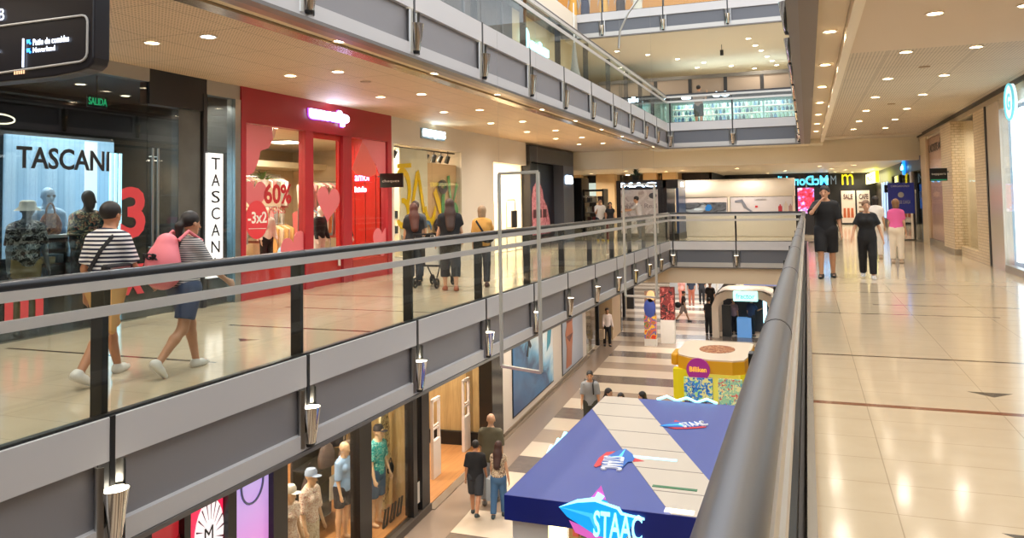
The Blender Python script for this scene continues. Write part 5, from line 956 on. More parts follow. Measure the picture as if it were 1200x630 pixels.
# top floor shop
struct('wall_back', MB().box(-10, 2, 33, 33.2, Z3, Z3+3.5), M('top_shop_orange', 'c98a3a', .6))
for i, (x, c) in enumerate(((-8.9, 'd9a24a'), (-8.4, '30304a'), (-7.6, 'e0a850'), (-6.9, '3a2a28'), (-6.2, 'd8d0c0'))): person('mannequin behind the top floor railing in %s clothes, %s' % (['mustard', 'navy', 'amber', 'dark brown', 'pale'][i], ['leftmost', 'second from left', 'middle', 'second from right', 'rightmost'][i]), (x, 31.6, Z3), -90, 1.7, 'a89a90', (0, 'none'), (M('mc'+c, c, .8), .5), (M('mc'+c, c, .8), 'skirt'), None, {}, .03, 'mannequin', 'mannequin', eyes=False)
# ================================================================== lower floor: shop line (slightly turned), kiosks
_d = Vector((-.065, 1, 0)).normalized(); _n = Vector((-_d.y, _d.x, 0))
XF0 = Matrix(((_d.x, _n.x, 0, -7.3), (_d.y, _n.y, 0, 13.5), (0, 0, 1, 0), (0, 0, 0, 1)))   # local (s along, v inward, z)
R0 = tuple(_d)
def p0(s, v, z): return tuple(XF0 @ Vector((s, v, z)))
ZT = -.93
for i, (a, b) in enumerate(((-6.15, -6.04), (-5.35, -5.18), (-4.37, -4.02), (-1.88, -1.45), (.3, .48), (.72, 1.1))): struct('trim_%d' % (100+i), MB(XF0).box(a, b, -.06, .12, Z0, ZT), M('black_post', '17181c', .35))
struct('trim_106', MB(XF0).box(-9, 1.1, -.1, .1, Z0, Z0+.14), M('dark_plinth', '4a413a', .4)); struct('trim_107', MB(XF0).box(1.1, 17.2, -.16, .02, Z0, Z0+.02), M('threshold_brown', '7a6a5a', .4))
struct('wall_left', MB(XF0).box(-16, -6.6, 0, .2, Z0, ZT), DARK)
for nm, a, b, c, e, lb in (('dark', -6.6, -6.15, '8a1a20', '8a1a20', 'dark red lit window panel below the left walkway, leftmost sliver'), ('red', -6.04, -5.35, 'e0204a', 'e0204a', 'bright red lit panel with white fan shape on the lower floor'), ('blue', -5.18, -4.37, 'a8b8e8', 'a8b8f0', 'pale blue and pink lit panel with clock on the lower floor')):
    g = NG('screen_'+nm, .3)
    if nm == 'blue': g.out(g.mix(g.ma('FRACT', g.ma('MULTIPLY', g.ma('ADD', g.z, -1.0), .38)), 'd070b8', '90bcf4'), .75)
    else: g.out(g.mix(g.noise(2), c, c), 1.0)
    t = thing('lit_panel', lb, 'lit panel', p0((a+b)/2, 0, Z0+.14)); MB(XF0).box(a, b, .02, .06, Z0+.14, ZT).build('screen', MATS['screen_'+nm], t)
    if nm == 'dark': flat('print', [(a, -2.5), (b, -2.2), (b, -2.4), (a, -2.8)], p0(0, .01, 0), R0, LU, M('vinyl_red', 'cc3b44', .5), t)
    if nm == 'red':
        flat('fan_disc', ell(-5.62, -2.42, .27, .42), p0(0, .015, 0), R0, LU, M('fan_white', 'f0e8ea', .5, 0, 'f0e8ea', .8), t)
        for k in range(18): flat('fan_line', [(-5.62+.12*math.cos(k*PI/9), -2.42+.18*math.sin(k*PI/9)), (-5.62+.26*math.cos(k*PI/9+.04), -2.42+.40*math.sin(k*PI/9+.04)), (-5.62+.26*math.cos(k*PI/9+.1), -2.42+.40*math.sin(k*PI/9+.1))], p0(0, .004, 0), R0, LU, M('fan_dark', '8a3050', .5), t, .004)
        text('hands', 'M', p0(-5.72, .002, -2.5), R0, LU, .16, .18, M('letter_black', '17181c', .4), t, .004)
    if nm == 'blue': m = MB(XF0).tube([(-4.75+.24*math.cos(a_*PI/12), .01, -2.1+.26*math.sin(a_*PI/12)) for a_ in range(25)], .016, 6, False); m.build('clock_ring', M('ring_grey', '8894b8', .5), t)
struct('trim_116', MB(XF0).box(-9, 21, -.85, -.1, Z0+.001, Z0+.004), M('floor_border', '8c7a6c', .25))
# clothes shop window and interior
struct('window_15', MB(XF0).box(-4.02, -1.88, 0, .012, Z0+.14, ZT), SG); struct('window_16', MB(XF0).box(-1.45, .3, 0, .012, Z0+.14, ZT), SG); struct('window_17', MB(XF0).box(.48, .72, 0, .012, Z0+.14, ZT), SG)
g = NG('wood_planks', .35); b_ = g.noise(3, 4, g.vec(g.ma('MULTIPLY', g.x, 6), g.ma('MULTIPLY', g.y, .6), g.z)); c = g.mix(b_, 'c98f58', 'a8703e'); c = g.mix(g.ma('MULTIPLY', g.line(g.x, .16, .006), .5), c, '6a4424'); WOODF = g.out(c)
g = NG('wood_wall', .5); b_ = g.noise(2.5, 5, g.vec(g.ma('MULTIPLY', g.x, 5), g.ma('MULTIPLY', g.y, 5), g.ma('MULTIPLY', g.z, .5)), .8); c = g.mix(b_, 'd3b57e', '8f7344'); c = g.mix(g.ma('MULTIPLY', g.line(g.y, .25, .012), .7), c, '5a4526'); WOODW = g.out(c)
struct('floor', MB(XF0).box(-4.3, 5.6, .05, 7, Z0, Z0+.015), WOODF); struct('wall_left', MB(XF0).box(5.3, 5.5, .1, 7, Z0, ZT), WOODW); struct('wall_left', MB(XF0).box(-4.4, 5.5, 7, 7.2, Z0, ZT), WOODW)
struct('wall_left', MB(XF0).box(-4.45, -4.3, .1, 7, Z0, ZT), M('shop_wall_cream', 'dcc8a8', .7)); struct('trim_108', MB(XF0).box(5.2, 5.3, .1, 7, Z0, Z0+.35), BLACK)
struct('wall_left', MB(XF0).box(1.12, 1.2, .15, 2.6, Z0, ZT), WOODW)
for i, (s, v) in enumerate(((-3.4, 1), (-1.2, 1), (0, 2.5), (2.5, 1.5), (4.5, 1.5), (2.5, 4), (-2, 3.5), (-3.4, 2.8))): x, y, z = p0(s, v, ZT); downlight(x, y, ZT, 'ceiling lamp inside the lower floor clothes shop, %s' % ['by the left window', 'by the right window', 'behind the surfboard', 'at the entrance', 'over the gates', 'deep in the entrance', 'deep at left', 'middle left'][i], 55, .09)
def cap(c):
    def f(o, T, J, H, C, k):
        m = MB(); m.lathe([(.1, .01), (.1, .06), (.07, .11), (.001, .125)], tuple(T(H(0, -.01, .02))), 18); a = T(H(0, .1, .035)); m.ball(tuple(a), .08, 8, (1, 1, .16)); m.build('cap', M('cap_'+c, c, .8), o, True, local=True)
    return f
def man0(lb, s, v, h, top, bot, capc, ang=-5, sex='f', pose=None, base_=.16, ex=None, skin='d3b08e'):
    x, y, z = p0(s, v, 0); return person(lb, (x, y, Z0+.015+base_), ang, h, skin, (0, 'none'), top, bot, None, pose or {}, .018, 'mannequin', 'mannequin', None, sex, cap(capc) if capc else ex, eyes=False)
TEALF = blotch('teal_floral', '2aa0a0', ['186a70', 'a8d8c8'], 22); FLP = blotch('pink_cream_print', 'dcc8b8', ['a8807a', 'c8a090', 'f0e8dc'], 26); STRP = stripes('stripe_dress', 'cdb8ac', '8a7470', .05, .5, 'x')
man0('mannequin with white cap and striped dress, leftmost in the lower shop window', -3.15, .5, 1.72, (FLP, .4), (STRP, 'skirt'), 'e6e2da')
man0('mannequin with blue and white cap and cream printed set, lower shop window', -2.55, .5, 1.78, (FLP, 1.0), (blotch('cream_skirt', 'd8ccb8', ['b8a890'], 20), 'skirt'), '9fb0cc')
man0('mannequin in pale blue shirt behind the black window post, lower shop', -1.0, .75, 1.74, (M('pale_blue_shirt', '8fb0d8', .8), 1.0), (M('dark_shorts', '26262c', .8), 'shorts'), None)
man0('mannequin in teal floral shirt and denim shorts with black cap, lower shop window', -.25, .45, 1.86, (TEALF, .8), (M('denim', '4a6480', .8), 'long_shorts'), '2a2628', sex='m')
bag('backpack', (p0(.15, .3, 0)[0], p0(.15, .3, 0)[1]-.1, Z0+1.05), .11, BLACK, 'small black bag at the hand of the teal shirt mannequin'); bag('backpack', (p0(-.8, .5, 0)[0], p0(-.8, .5, 0)[1], Z0+.75), .16, blotch('blue_camo', '3a68b0', ['b8d0e8', '1c3a70'], 14), 'blue patterned bag beside the teal shirt mannequin')
t = thing('window_platform', 'wooden platform under the lower shop mannequins', 'platform', p0(-1.8, .6, Z0)); MB(XF0).box(-4.0, .3, .08, 1.1, Z0+.015, Z0+.17).build('platform', WOODF, t)
t = thing('surfboard', 'cream surfboard with small prints standing behind the teal shirt mannequin', 'surfboard', p0(.75, .85, Z0)); pts = [(.24*math.sin(PI*min(1, max(0, i/20)))**.6*(1)+0, 2.3*i/20) for i in range(21)]
pl = [(-.12+a, b) for a, b in pts]+[(-.12-a, b) for a, b in pts[::-1][1:-1]]; flat('board', pl, p0(.85, .80, Z0+.015), R0, LU, blotch('board_cream', 'e8d8a8', ['8a7a60'], 9), t, .05); flat('stringer', [(-.125, .05), (-.115, .05), (-.115, 2.2), (-.125, 2.2)], p0(.85, .745, Z0+.015), R0, LU, M('board_line', 'b09a70', .5), t)
for i, (s, v, z, c) in enumerate(((-1.9, 1.7, 1.35, '5a4a44'), (-1.5, 1.5, 1.3, '7a6656'), (-1.1, 1.9, 1.5, '44424c'), (-1.8, 2.1, .75, '6a5c60'), (-1.3, 1.6, .7, '8a8682'), (-.9, 1.7, 1.9, '28282c'))):
    q = p0(s+1.2, v-.45, Z0+z-.02); bag('backpack', q, .24, M('bp_'+c, c, .7), 'dark backpack hanging in the middle of the lower shop window, %s' % ['upper left', 'upper middle', 'upper right', 'lower left', 'lower middle', 'topmost'][i])
t = thing('display_stand', 'black display stand holding backpacks in the lower shop', 'stand', p0(-1.5, 1.9, Z0)); MB(XF0).box(-.95, .45, 1.8, 1.85, Z0+.015, Z0+2.6).build('back_panel', DARK, t); [MB(XF0).box(-.95, .45, 1.25, 1.8, Z0+z, Z0+z+.03).build('shelf', DARK, t) for z in (.67, 1.27, 1.88)]
mono('price_card', MB(XF0).box(-.6, -.3, 1.23, 1.248, Z0+.66, Z0+1.1), M('card_white', 'd8d4cc', .6), 'white printed card on the backpack stand', 'card')
t = thing('sandal_display', 'black and white sandal display frames on the floor by the surfboard', 'display', p0(-.1, .3, Z0+.17))
for k in range(3): MB(XF0).tube([(-.4+.3*k, .25, Z0+.19), (-.28+.3*k, .25, Z0+.48), (-.15+.3*k, .25, Z0+.48), (-.25+.3*k, .25, Z0+.19), (-.4+.3*k, .25, Z0+.19)], .02, 6).build('frame', BLACK, t)
def rack0(s, v, w, z, cols, lab):
    x, y, zz = p0(s, v, 0); t = thing('clothes_rail', lab, 'clothes rail', (x, y, Z0)); MB(XF0).tube([(s, v, Z0+.02), (s, v, Z0+z), (s, v+w, Z0+z), (s, v+w, Z0+.02)], .016, 8).build('rail', STEEL, t, True)
    for i in range(int(w/.12)):
        c = cols[i % len(cols)]; a = v+.08+.12*i; dd = .6+.2*((i*3) % 4)/3
        mono('garment', MB(XF0).box(s-.22, s+.22, a, a+.05, Z0+z-dd, Z0+z-.06), M('cloth_'+c, c, .9), NTH(i)+' garment on the '+lab, 'clothes', 'garments on the '+lab, bevel=.02)
rack0(4.6, 2.0, 1.5, 1.55, ['d9a0a0', 'e8dcc8', 'c97a60', 'a84a40', 'e0d0c0', '8a6a5a'], 'rail at the back of the lower entrance'); rack0(4.8, 3.8, 2.0, 2.3, ['2a2a2e', '4a4040', '6a5a50', '3a3030'], 'high rail of dark goods in the lower entrance')
rack0(-3.0, 3.5, 2.0, 1.5, ['d8d0c4', 'c8a890', 'e8e0d8'], 'rail deep behind the white cap mannequins')
mono('shoe_display', MB(XF0).box(3.4, 4.4, 1.7, 1.9, Z0+1.62, Z0+1.66), WHITE, 'thin white shelf in the lower shop entrance', 'shelf')
def det(s, v, lb):
    t = thing('security_gate', lb, 'anti-theft gate', p0(s, v, Z0)); W = M('gate_white', 'd8cdc4', .4)
    MB(XF0).box(s-.22, s+.22, v-.04, v+.04, Z0+.015, Z0+.85).build('lower_panel', W, t, bevel=.01)
    MB(XF0).box(s-.22, s-.17, v-.03, v+.03, Z0+.85, Z0+1.75).box(s+.17, s+.22, v-.03, v+.03, Z0+.85, Z0+1.75).box(s-.22, s+.22, v-.03, v+.03, Z0+1.7, Z0+1.77).box(s-.18, s+.18, v-.02, v+.02, Z0+1.08, Z0+1.11).box(s-.18, s+.18, v-.02, v+.02, Z0+1.16, Z0+1.18).build('open_frame', W, t)
det(2.9, .55, 'white anti-theft gate at the lower shop entrance, nearer one'); det(4.9, .55, 'white anti-theft gate at the lower shop entrance, farther one')
mono('floor_sticker', MB(XF0).box(.50, .70, -.012, -.004, Z0+.3, Z0+.7), M('card_white', 'd8d4cc', .6), 'white sticker on the black door post of the lower shop', 'sticker')
# black column, white poster wall
struct('wall_left', MB(XF0).box(5.2, 6.1, -.05, .3, Z0, ZT), M('black_gloss_column', '1a1b1c', .15)); struct('wall_left', MB(XF0).box(6.1, 17.15, -.04, .2, Z0, ZT), M('poster_wall_white', 'd6cdc4', .6)); struct('trim_109', MB(XF0).box(6.1, 17.15, -.08, -.04, Z0, Z0+.1), M('threshold_brown', '7a6a5a', .4))
g = NG('wave_art', .3); wv = g.noise(1.3, 5, g.vec(g.ma('MULTIPLY', g.y, .5), g.z, g.x), 1.2); dg = g.ma('ADD', g.ma('MULTIPLY', g.z, .28), g.ma('MULTIPLY', g.ma('SUBTRACT', g.y, 22.5), -.16))
f = g.ma('ADD', g.ma('MULTIPLY', wv, .5), g.ma('ADD', g.ma('MULTIPLY', g.ma('SUBTRACT', g.z, .9), .2), g.ma('MULTIPLY', g.ma('ADD', g.y, .4), .10))); g.out(g.ramp(f, [(.0, '1e4a78'), (.18, '2c6a98'), (.28, '14406a'), (.36, '5a9cc0'), (.46, 'b8ccd4'), (.6, 'c9c6c2'), (.9, 'd4cac4')]), .12)
t = thing('poster', 'large poster of a surfer on a blue wave, lower floor white wall', 'poster', p0(9.3, -.05, -4.3)); fr_ = MB(XF0).box(6.95, 11.6, -.06, -.045, -4.33, -1.6).build('frame', BLACK, t); MB(XF0).box(7.0, 11.55, -.07, -.06, -4.28, -1.65).build('print', MATS['wave_art'], fr_)
def fig0(nm, pts, mt, k=0): flat(nm, pts, p0(0, -.075-.005*k, 0), R0, LU, mt, t, .004)
SKP = M('poster_tan_skin', 'a8684a', .5)
fig0('surfer', [(8.3, -2.9), (8.5, -2.6), (8.45, -2.3), (8.6, -2.1), (8.75, -2.2), (8.7, -2.5), (8.9, -2.7), (8.75, -2.75), (8.6, -2.65), (8.5, -2.95)][::-1], M('surfer_dark', '2a2a30', .5)); fig0('teal_patch', [(10.7, -3.2), (11.2, -3.0), (11.5, -2.2), (11.5, -1.8), (11.0, -2.2), (10.8, -2.7)], M('teal_patch', '3a88a0', .5))
t = thing('poster', 'tall poster of a woman in a bikini, lower floor white wall', 'poster', p0(14.6, -.05, -4.5)); MB(XF0).box(12.9, 16.4, -.06, -.045, -4.45, -1.6).build('frame', BLACK, t); MB(XF0).box(12.95, 16.35, -.07, -.06, -4.4, -1.65).build('print', M('poster_bluegrey', '9aa4b4', .4), t)
fig0('woman_figure', [(13.4, -4.3), (13.55, -3.6), (13.35, -3.1), (13.6, -2.8), (13.45, -2.4), (13.7, -2.15), (13.85, -1.75), (14.15, -1.75), (14.3, -2.15), (14.6, -2.4), (14.5, -2.9), (14.6, -3.2), (14.4, -3.7), (14.3, -4.3)][::-1], SKP); fig0('bikini', [(13.6, -2.55), (14.45, -2.55), (14.4, -2.75), (13.65, -2.75)][::-1], M('bikini_brown', '5a2a20', .5), 1); fig0('bikini', [(13.5, -3.2), (14.55, -3.2), (14.0, -3.45)][::-1], M('bikini_brown', '5a2a20', .5), 1); fig0('hair', [(13.6, -2.0), (13.7, -1.68), (14.2, -1.68), (14.35, -2.2), (14.15, -2.1), (13.85, -2.0)][::-1], M('hair_print', '3a2418', .5), 1)
struct('window_18', MB(XF0).box(17.2, 19.8, 0, .012, Z0+.1, ZT), SG); struct('wall_left', MB(XF0).box(17.15, 19.9, 2.2, 2.3, Z0, ZT), M('dark_interior2', '4a443c', .5)); struct('floor', MB(XF0).box(17.15, 19.9, .05, 2.2, Z0, Z0+.01), M('shop_floor_light', 'd8c8ae', .25)); struct('trim_110', MB(XF0).box(19.8, 20.0, -.05, .1, Z0, ZT), DARK)
area('shop_light', p0(18.5, 1.2, ZT-.05), 1.0, 70)
plant(p0(18.2, .8, Z0+.02), .8, 'bushy yellow green plant behind the lower window past the bikini poster', 'b8a830', 40, M('pot_dark', '3a3f3c', .6))
struct('wall_left', MB(XF0).box(20.0, 21.3, 1.2, 1.4, Z0, ZT), M('dark_setback_wall', '2a2522', .6)); struct('wall_left', MB(XF0).box(21.3, 23.6, -.4, .6, Z0, ZT), M('beige_pillar_low', 'c9ad88', .5)); struct('trim_111', MB(XF0).box(23.6, 24.1, -.42, .4, Z0, ZT), M('black_gloss_column', '1a1b1c', .15))  # first wall is plain dark brown, set back from the shop line
struct('wall_left', MB(XF0).box(24.1, 40, 2.5, 2.7, Z0, ZT), M('shop_wall_cream', 'dcc8a8', .7))
for i in range(3):
    s = 25+3.2*i; t = thing('display_counter', 'pale display counter in the far lower left shops, %s' % ['nearest', 'middle', 'farthest'][i], 'counter', p0(s, .8, Z0)); MB(XF0).box(s, s+1.8, .5, 1.1, Z0, Z0+1.0).build('body', M('counter_beige', 'd2bfa4', .4), t, bevel=.02); MB(XF0).box(s+.1, s+1.7, .6, 1.0, Z0+1.0, Z0+1.35).build('glass_case', SG, t); MB(XF0).box(s+.2, s+1.6, .7, .9, Z0+1.0, Z0+1.12).build('goods', M('goods_dark', '3a2f2a', .5), t)
for i, s in enumerate((24.6, 28.2, 31.5)): struct('trim_%d' % (112+i), MB(XF0).box(s, s+.35, .1, .5, Z0, ZT), DARK)
# ---- blue roofed kiosk
KX0, KX1, KY0, KY1, KZ = -3.26, -1.16, 8.38, 13.05, -1.70
BLU = M('kiosk_blue', '49579c', .45); BLUF = M('kiosk_blue_fascia', '14247e', .35); KC = M('kiosk_cream', 'c8bcac', .5)
t = thing('kiosk', 'large kiosk with blue and cream roof marked STAAC below the camera', 'kiosk', (-2.2, 10.7, Z0))
m = MB().box(KX0, KX1, KY0, KY1, KZ-.27, KZ); m.build('roof', BLU, t)
MB().box(KX0-.01, KX1+.01, KY0-.015, KY0, KZ-.27, KZ).box(KX0-.01, KX0, KY0, KY1, KZ-.27, KZ).box(KX1, KX1+.01, KY0, KY1, KZ-.27, KZ).box(KX0, KX1, KY1, KY1+.01, KZ-.27, KZ).build('fascia', BLUF, t)
MB().prism([(-1.42, KY0), (KX1, KY0), (KX1, 9.5), (-2.71, KY1), (KX0, KY1), (KX0, 12.2)][::-1], KZ, KZ+.006, 'z').build('roof_stripe', KC, t)
for k in range(6): yy = 12.6-.72*k; xa = -3.26+(12.2-yy)*.4817 if yy < 12.2 else KX0; xb = min(-2.71+(KY1-yy)*.4366, KX1); MB().box(xa, xb, yy-.006, yy+.006, KZ+.006, KZ+.009).build('roof_seam', M('seam', '8a8078', .6), t)
MB().box(-2.2, -1.62, 10.05, 10.12, KZ+.006, KZ+.012).build('light_strip', M('cyan_strip', '9adcf0', .4, 0, '9adcf0', 1.2), t); MB().box(-1.75, -1.25, 9.1, 9.16, KZ+.006, KZ+.012).build('green_gap', M('green_gap', '3a7a50', .4), t); MB().box(-1.5, -1.2, 8.42, 8.52, KZ+.006, KZ+.012).build('light_gap', M('gap_white', 'fff4e0', .4, 0, 'fff4e0', 2), t)
LB, LRd = M('logo_blue', '2468c0', .4), M('logo_red', 'd83038', .4)
def logo(o, r, u, s, glow=False):
    R_, U_ = Vector(r).normalized(), Vector(u).normalized(); b1 = LB if not glow else M('neon_blue', '18a8f0', .4, 0, '10a8ff', .5); b2 = LRd if not glow else M('neon_magenta', 'e070c8', .4, 0, 'e060c8', .4); b3 = M('logo_white', 'f0f0f4', .4) if not glow else M('neon_cyan_white', 'b8fbff', .4, 0, 'a0f8ff', 1.1)
    S = lambda pts: [(a*s, b*s) for a, b in pts]; k = .004
    flat('logo_shape', S([(.15, -.08), (.55, -.2), (1.05, -.25), (1.12, -.2), (1.0, -.12), (.4, .0), (.05, .1)]), o, r, u, b2, t, k, .001); flat('logo_shape', S([(.42, .5), (.6, .72), (.68, .5)]), o, r, u, b2, t, k, .001)
    flat('logo_shape', S([(-.12, .3), (.02, .16), (.5, -.08), (.9, -.12), (1.0, -.05), (1.15, .3), (.72, .4), (.7, .48), (.5, .52), (.2, .46)]), o, r, u, b1, t, k, .006)
    flat('logo_shape', S([(-.1, .3), (.4, .2), (.5, .0), (.5, .1), (.45, .26)]), o, r, u, M('logo_sky', '58b8f0', .4, 0 if not glow else 0, '30c8ff' if glow else None, .6 if glow else 0), t, k, .011)
    text('logo_text', 'STAAC', tuple(Vector(o)+R_*(.46*s)+U_*(-.1*s)), r, u, .8*s, .42*s, b3, t, .02, bold=.012, shear=.1)
    if glow: flat('logo_outline', S([(-.12, .3), (.2, .46), (.5, .53), (.55, .62), (.66, .56), (.6, .48), (.9, .42), (.95, .34), (1.3, .3), (1.3, .26), (.92, .3), (.86, .38), (.5, .46), (.2, .41)][::-1]), o, r, u, b3, t, k, .016)
logo((-2.55, KY0-.02, -1.95), (1, 0, 0), (0, 0, 1), .66, True); logo((-2.5, 10.25, KZ+.004), (.15, -1, 0), (1, .15, 0), .62); logo((-1.95, 11.45, KZ+.004), (.8, .6, 0), (-.6, .8, 0), .5)
for k, (x, y, r_) in enumerate(((KX0-.02, 10.1, 1), (-2.35, KY1+.03, 0))):
    m = MB(); pts = [((KX0-.03, 10.0+.16*j, KZ-.05+.06*(j % 2)) if r_ else (-2.4+.16*j, KY1+.04, KZ+.0+.06*(j % 2))) for j in range(7)]; m.tube(pts, .022, 8).tube([(p[0], p[1], p[2]-.09) for p in pts], .014, 8).build('neon_tube', M('neon_cyan_white', 'b8fbff', .4, 0, 'a0f8ff', 1.1), t, True)
for x in (KX0+.05, KX1-.25):
    for y in (KY0+.08, KY1-.3): MB().box(x, x+.42 if x < -2 else x+.2, y, y+.2, Z0, KZ-.27).build('corner_post', WHITE, t)
MB().box(KX0+.5, KX1-.1, KY0+.15, KY0+.55, Z0, Z0+1.0).box(KX0+.08, KX0+.5, KY0+.3, KY1-.3, Z0, Z0+1.0).build('counter', WHITE, t)
MB().box(KX0+.55, KX0+1.0, KY0+.6, KY0+.65, Z0+1.0, KZ-.3).build('back_panel', M('kiosk_shelf_tan', '8a6a48', .6), t); MB().box(KX0+.5, KX0+.56, KY0+.1, KY0+.5, Z0+1, KZ-.27).build('lit_column', M('lit_warm_white', 'fff6c8', .4, 0, 'fff0b0', 2.5), t)
for k in range(8): mono('phone_case', MB().box(KX0+.62+.1*(k % 4), KX0+.69+.1*(k % 4), KY0+.52, KY0+.58, -2.12-.16*(k//4), -2.0-.16*(k//4)), M('pc%d' % (k % 4), ['a03030', '3a3a40', '8a5a3a', 'c0b090'][k % 4], .5), '%s small packet hanging under the blue kiosk roof, %s row' % (NTH(k % 4), ['upper', 'lower'][k//4]), 'packet', 'packets under the blue kiosk roof')
for k in range(7): mono('phone_case', MB().box(-2.15+.1*k, -2.08+.1*k, KY0+.3, KY0+.34, -2.25, -2.05), M('pd%d' % (k % 3), ['d8e0f0', '2a5aa0', 'e0e0e0'][k % 3], .5), NTH(k)+' blue and white packet from the left under the kiosk sign', 'packet', 'blue and white packets under the kiosk sign')
area('kiosk_light', (-2.2, 10.5, KZ-.35), 1.2, 30, (1, .96, .88))
# ---- yellow sweets kiosk
t = thing('kiosk', 'yellow sweets kiosk with rounded cream top and round purple sign', 'kiosk', (-2.1, 18.8, Z0)); YE_ = M('kiosk_yellow', 'e0a418', .4)
out = [(-2.9, 18.5), (-2.82, 18.1), (-2.55, 17.85), (-2.1, 17.62), (-1.6, 17.6), (-1.36, 17.75), (-1.3, 18.2), (-1.28, 19.8), (-1.4, 19.95), (-2.75, 19.95), (-2.9, 19.8)]
MB().prism(out, -2.2, -1.93, 'z').build('yellow_band', YE_, t); sc_ = lambda p, k: [(-2.1+(a-(-2.1))*k, 18.8+(b-18.8)*k) for a, b in p]
MB().prism(sc_(out, .985), -1.95, -1.90, 'z').build('cream_top', M('kiosk_top', 'd9c6ae', .6), t); MB().prism(ell(-2.05, 18.9, .4, .5), -1.9, -1.892, 'z').build('top_emblem', blotch('emblem_brown', 'a86a40', ['c89a70', '7a3a20'], 9), t)
MB().box(-3.02, -2.86, 18.3, 19.0, -2.2, -1.93).build('side_scroll', YE_, t, bevel=.05)
MB().prism(sc_(out, .9), Z0, Z0+.9, 'z').build('base', M('kiosk_yellow_base', 'e8c020', .4), t); MB().prism(sc_(out, .8), Z0+.9, -2.2, 'z').build('core', M('kiosk_inner', 'f0e070', .5, 0, 'f0e060', .35), t)
[MB().box(*b_).build('yellow_panel', M('kiosk_bright_yellow', 'f0e010', .4), t) for b_ in ((-2.92, -2.6, 17.95, 18.2, -3.1, -2.2), (-1.45, -1.3, 17.7, 18.1, -3.4, -2.2))]
MB().cyl((-2.32, 17.56, -2.12), (-2.32, 17.62, -2.12), .25, None, 24).build('round_sign', M('sign_purple', '8a2070', .4, 0, '8a2070', .4), t); text('sign_text', 'Billiken', (-2.5, 17.55, -2.16), (1, 0, 0), LU, .36, .11, M('sign_gold', 'e8b030', .5, 0, 'e8b030', .6), t, .005, bold=.02)
for i, (a, b, z0_, z1_, mt) in enumerate(((-2.62, -2.02, -2.78, -2.28, blotch('sweets_blue_green', '3a90e0', ['b0f0a0', '1a60c0', 'f0f0a0'], 6)), (-2.62, -2.02, -3.45, -2.8, blotch('sweets_purple', '6a50a0', ['e0d8f0', 'c89050', '402060'], 5)), (-1.9, -1.4, -2.85, -2.28, blotch('sweets_mint', 'a0d8b0', ['e05a50', '60b0c0', 'f0f0b0'], 7)), (-1.9, -1.4, -3.45, -2.87, blotch('sweets_dark', '7a4a48', ['3a2028', 'd09880', 'b0c890'], 6)))):
    MB().box(a, b, 17.5, 17.62, z0_, z1_).build('display_panel', mt, t)
for k in range(14):
    a = -2.6+.16*(k % 4)+.08*(k//4 % 2); z = -3.35+.16*(k//4); mono('sweet_bag', MB().ball((a, 17.42, z), .07, 6, (1, .5, 1.1)), M('sw%d' % (k % 5), ['5a3090', 'e8e0f0', '8a60c0', '3a2060', 'd0a070'][k % 5], .3), '%s packet in the %s row on the yellow kiosk' % (NTH(k % 4), ['lowest', 'second', 'third', 'top'][k//4]), 'sweet packet', 'sweet packets on the yellow kiosk', smooth=True)
for k in range(9): mono('foil_balloon', MB().ball((-2.95+.07*(k % 3), 17.5+.1*(k//3), -3.1-.12*(k % 4)), .09, 6, (1, .6, 1)), M('foil_silver', 'c8c4d8', .15, .9), NTH(k)+' silvery balloon at the left corner of the yellow kiosk', 'balloon', 'silvery balloons at the yellow kiosk', smooth=True)
area('kiosk_light', (-2.0, 17.2, -2.3), .5, 18, (1, .95, .8), (PI/2.5, 0, PI))
# ---- arched kiosk, totems, far lower hall
AY = 36.5; t = thing('kiosk', 'white arched kiosk with cyan lit sign on the far lower floor', 'kiosk', (-2.8, AY+.8, Z0)); AW = M('arch_white', 'cdbfae', .4)
m = MB()
for y0_, y1_ in ((AY, AY+.25), (AY+2.2, AY+2.45)):
    m = MB()
    o_ = [(-4.15, Z0), (-4.15, -3.2), (-3.95, -2.75), (-3.55, -2.55), (-1.95, -2.55), (-1.55, -2.75), (-1.4, -3.2), (-1.4, Z0)]; i_ = [(-3.85, Z0), (-3.85, -3.25), (-3.7, -2.98), (-3.45, -2.85), (-2.05, -2.85), (-1.8, -2.98), (-1.68, -3.25), (-1.68, Z0)]
    for j in range(7): m.add([(p[0], y, p[1]) for y in (y0_, y1_) for p in (o_[j], o_[j+1], i_[j+1], i_[j])], [(0, 1, 2, 3), (7, 6, 5, 4), (0, 4, 5, 1), (1, 5, 6, 2), (2, 6, 7, 3), (3, 7, 4, 0)])
    m.build('arch', AW, t)
MB().prism([(-3.9, -2.62), (-3.6, -2.5), (-1.95, -2.5), (-1.55, -2.62)], AY+.1, AY+2.4, 'y').build('roof', M('arch_roof', '9c8f80', .5), t)
MB().box(-3.2, -2.15, AY-.08, AY, -2.95, -2.5).build('sign_plate', M('sign_mint', 'c8f8f0', .4, 0, 'a8f0ec', 1.1), t, bevel=.04); text('sign_text', 'fractor', (-3.08, AY-.09, -2.83), (1, 0, 0), LU, .8, .22, M('sign_teal', '18a0a0', .5), t, .01)
MB().box(-3.85, -1.68, AY+2.1, AY+2.2, Z0, -2.9).build('back_panel', M('kiosk_back_dark', '2a3038', .5), t); MB().box(-3.75, -3.35, AY+.4, AY+.6, Z0, -3.2).build('cabinet', M('cabinet_dark', '20262c', .3), t); MB().box(-3.1, -2.5, AY+.3, AY+.8, Z0, -3.75).build('counter', M('counter_blue', '5a8ac0', .4, 0, '5a8ac0', .5), t)
MB().box(-1.95, -1.8, AY+.1, AY+.2, Z0, -2.9).build('light_strip', M('cyan_strip2', '9adcf0', .4, 0, '9adcf0', 3), t)
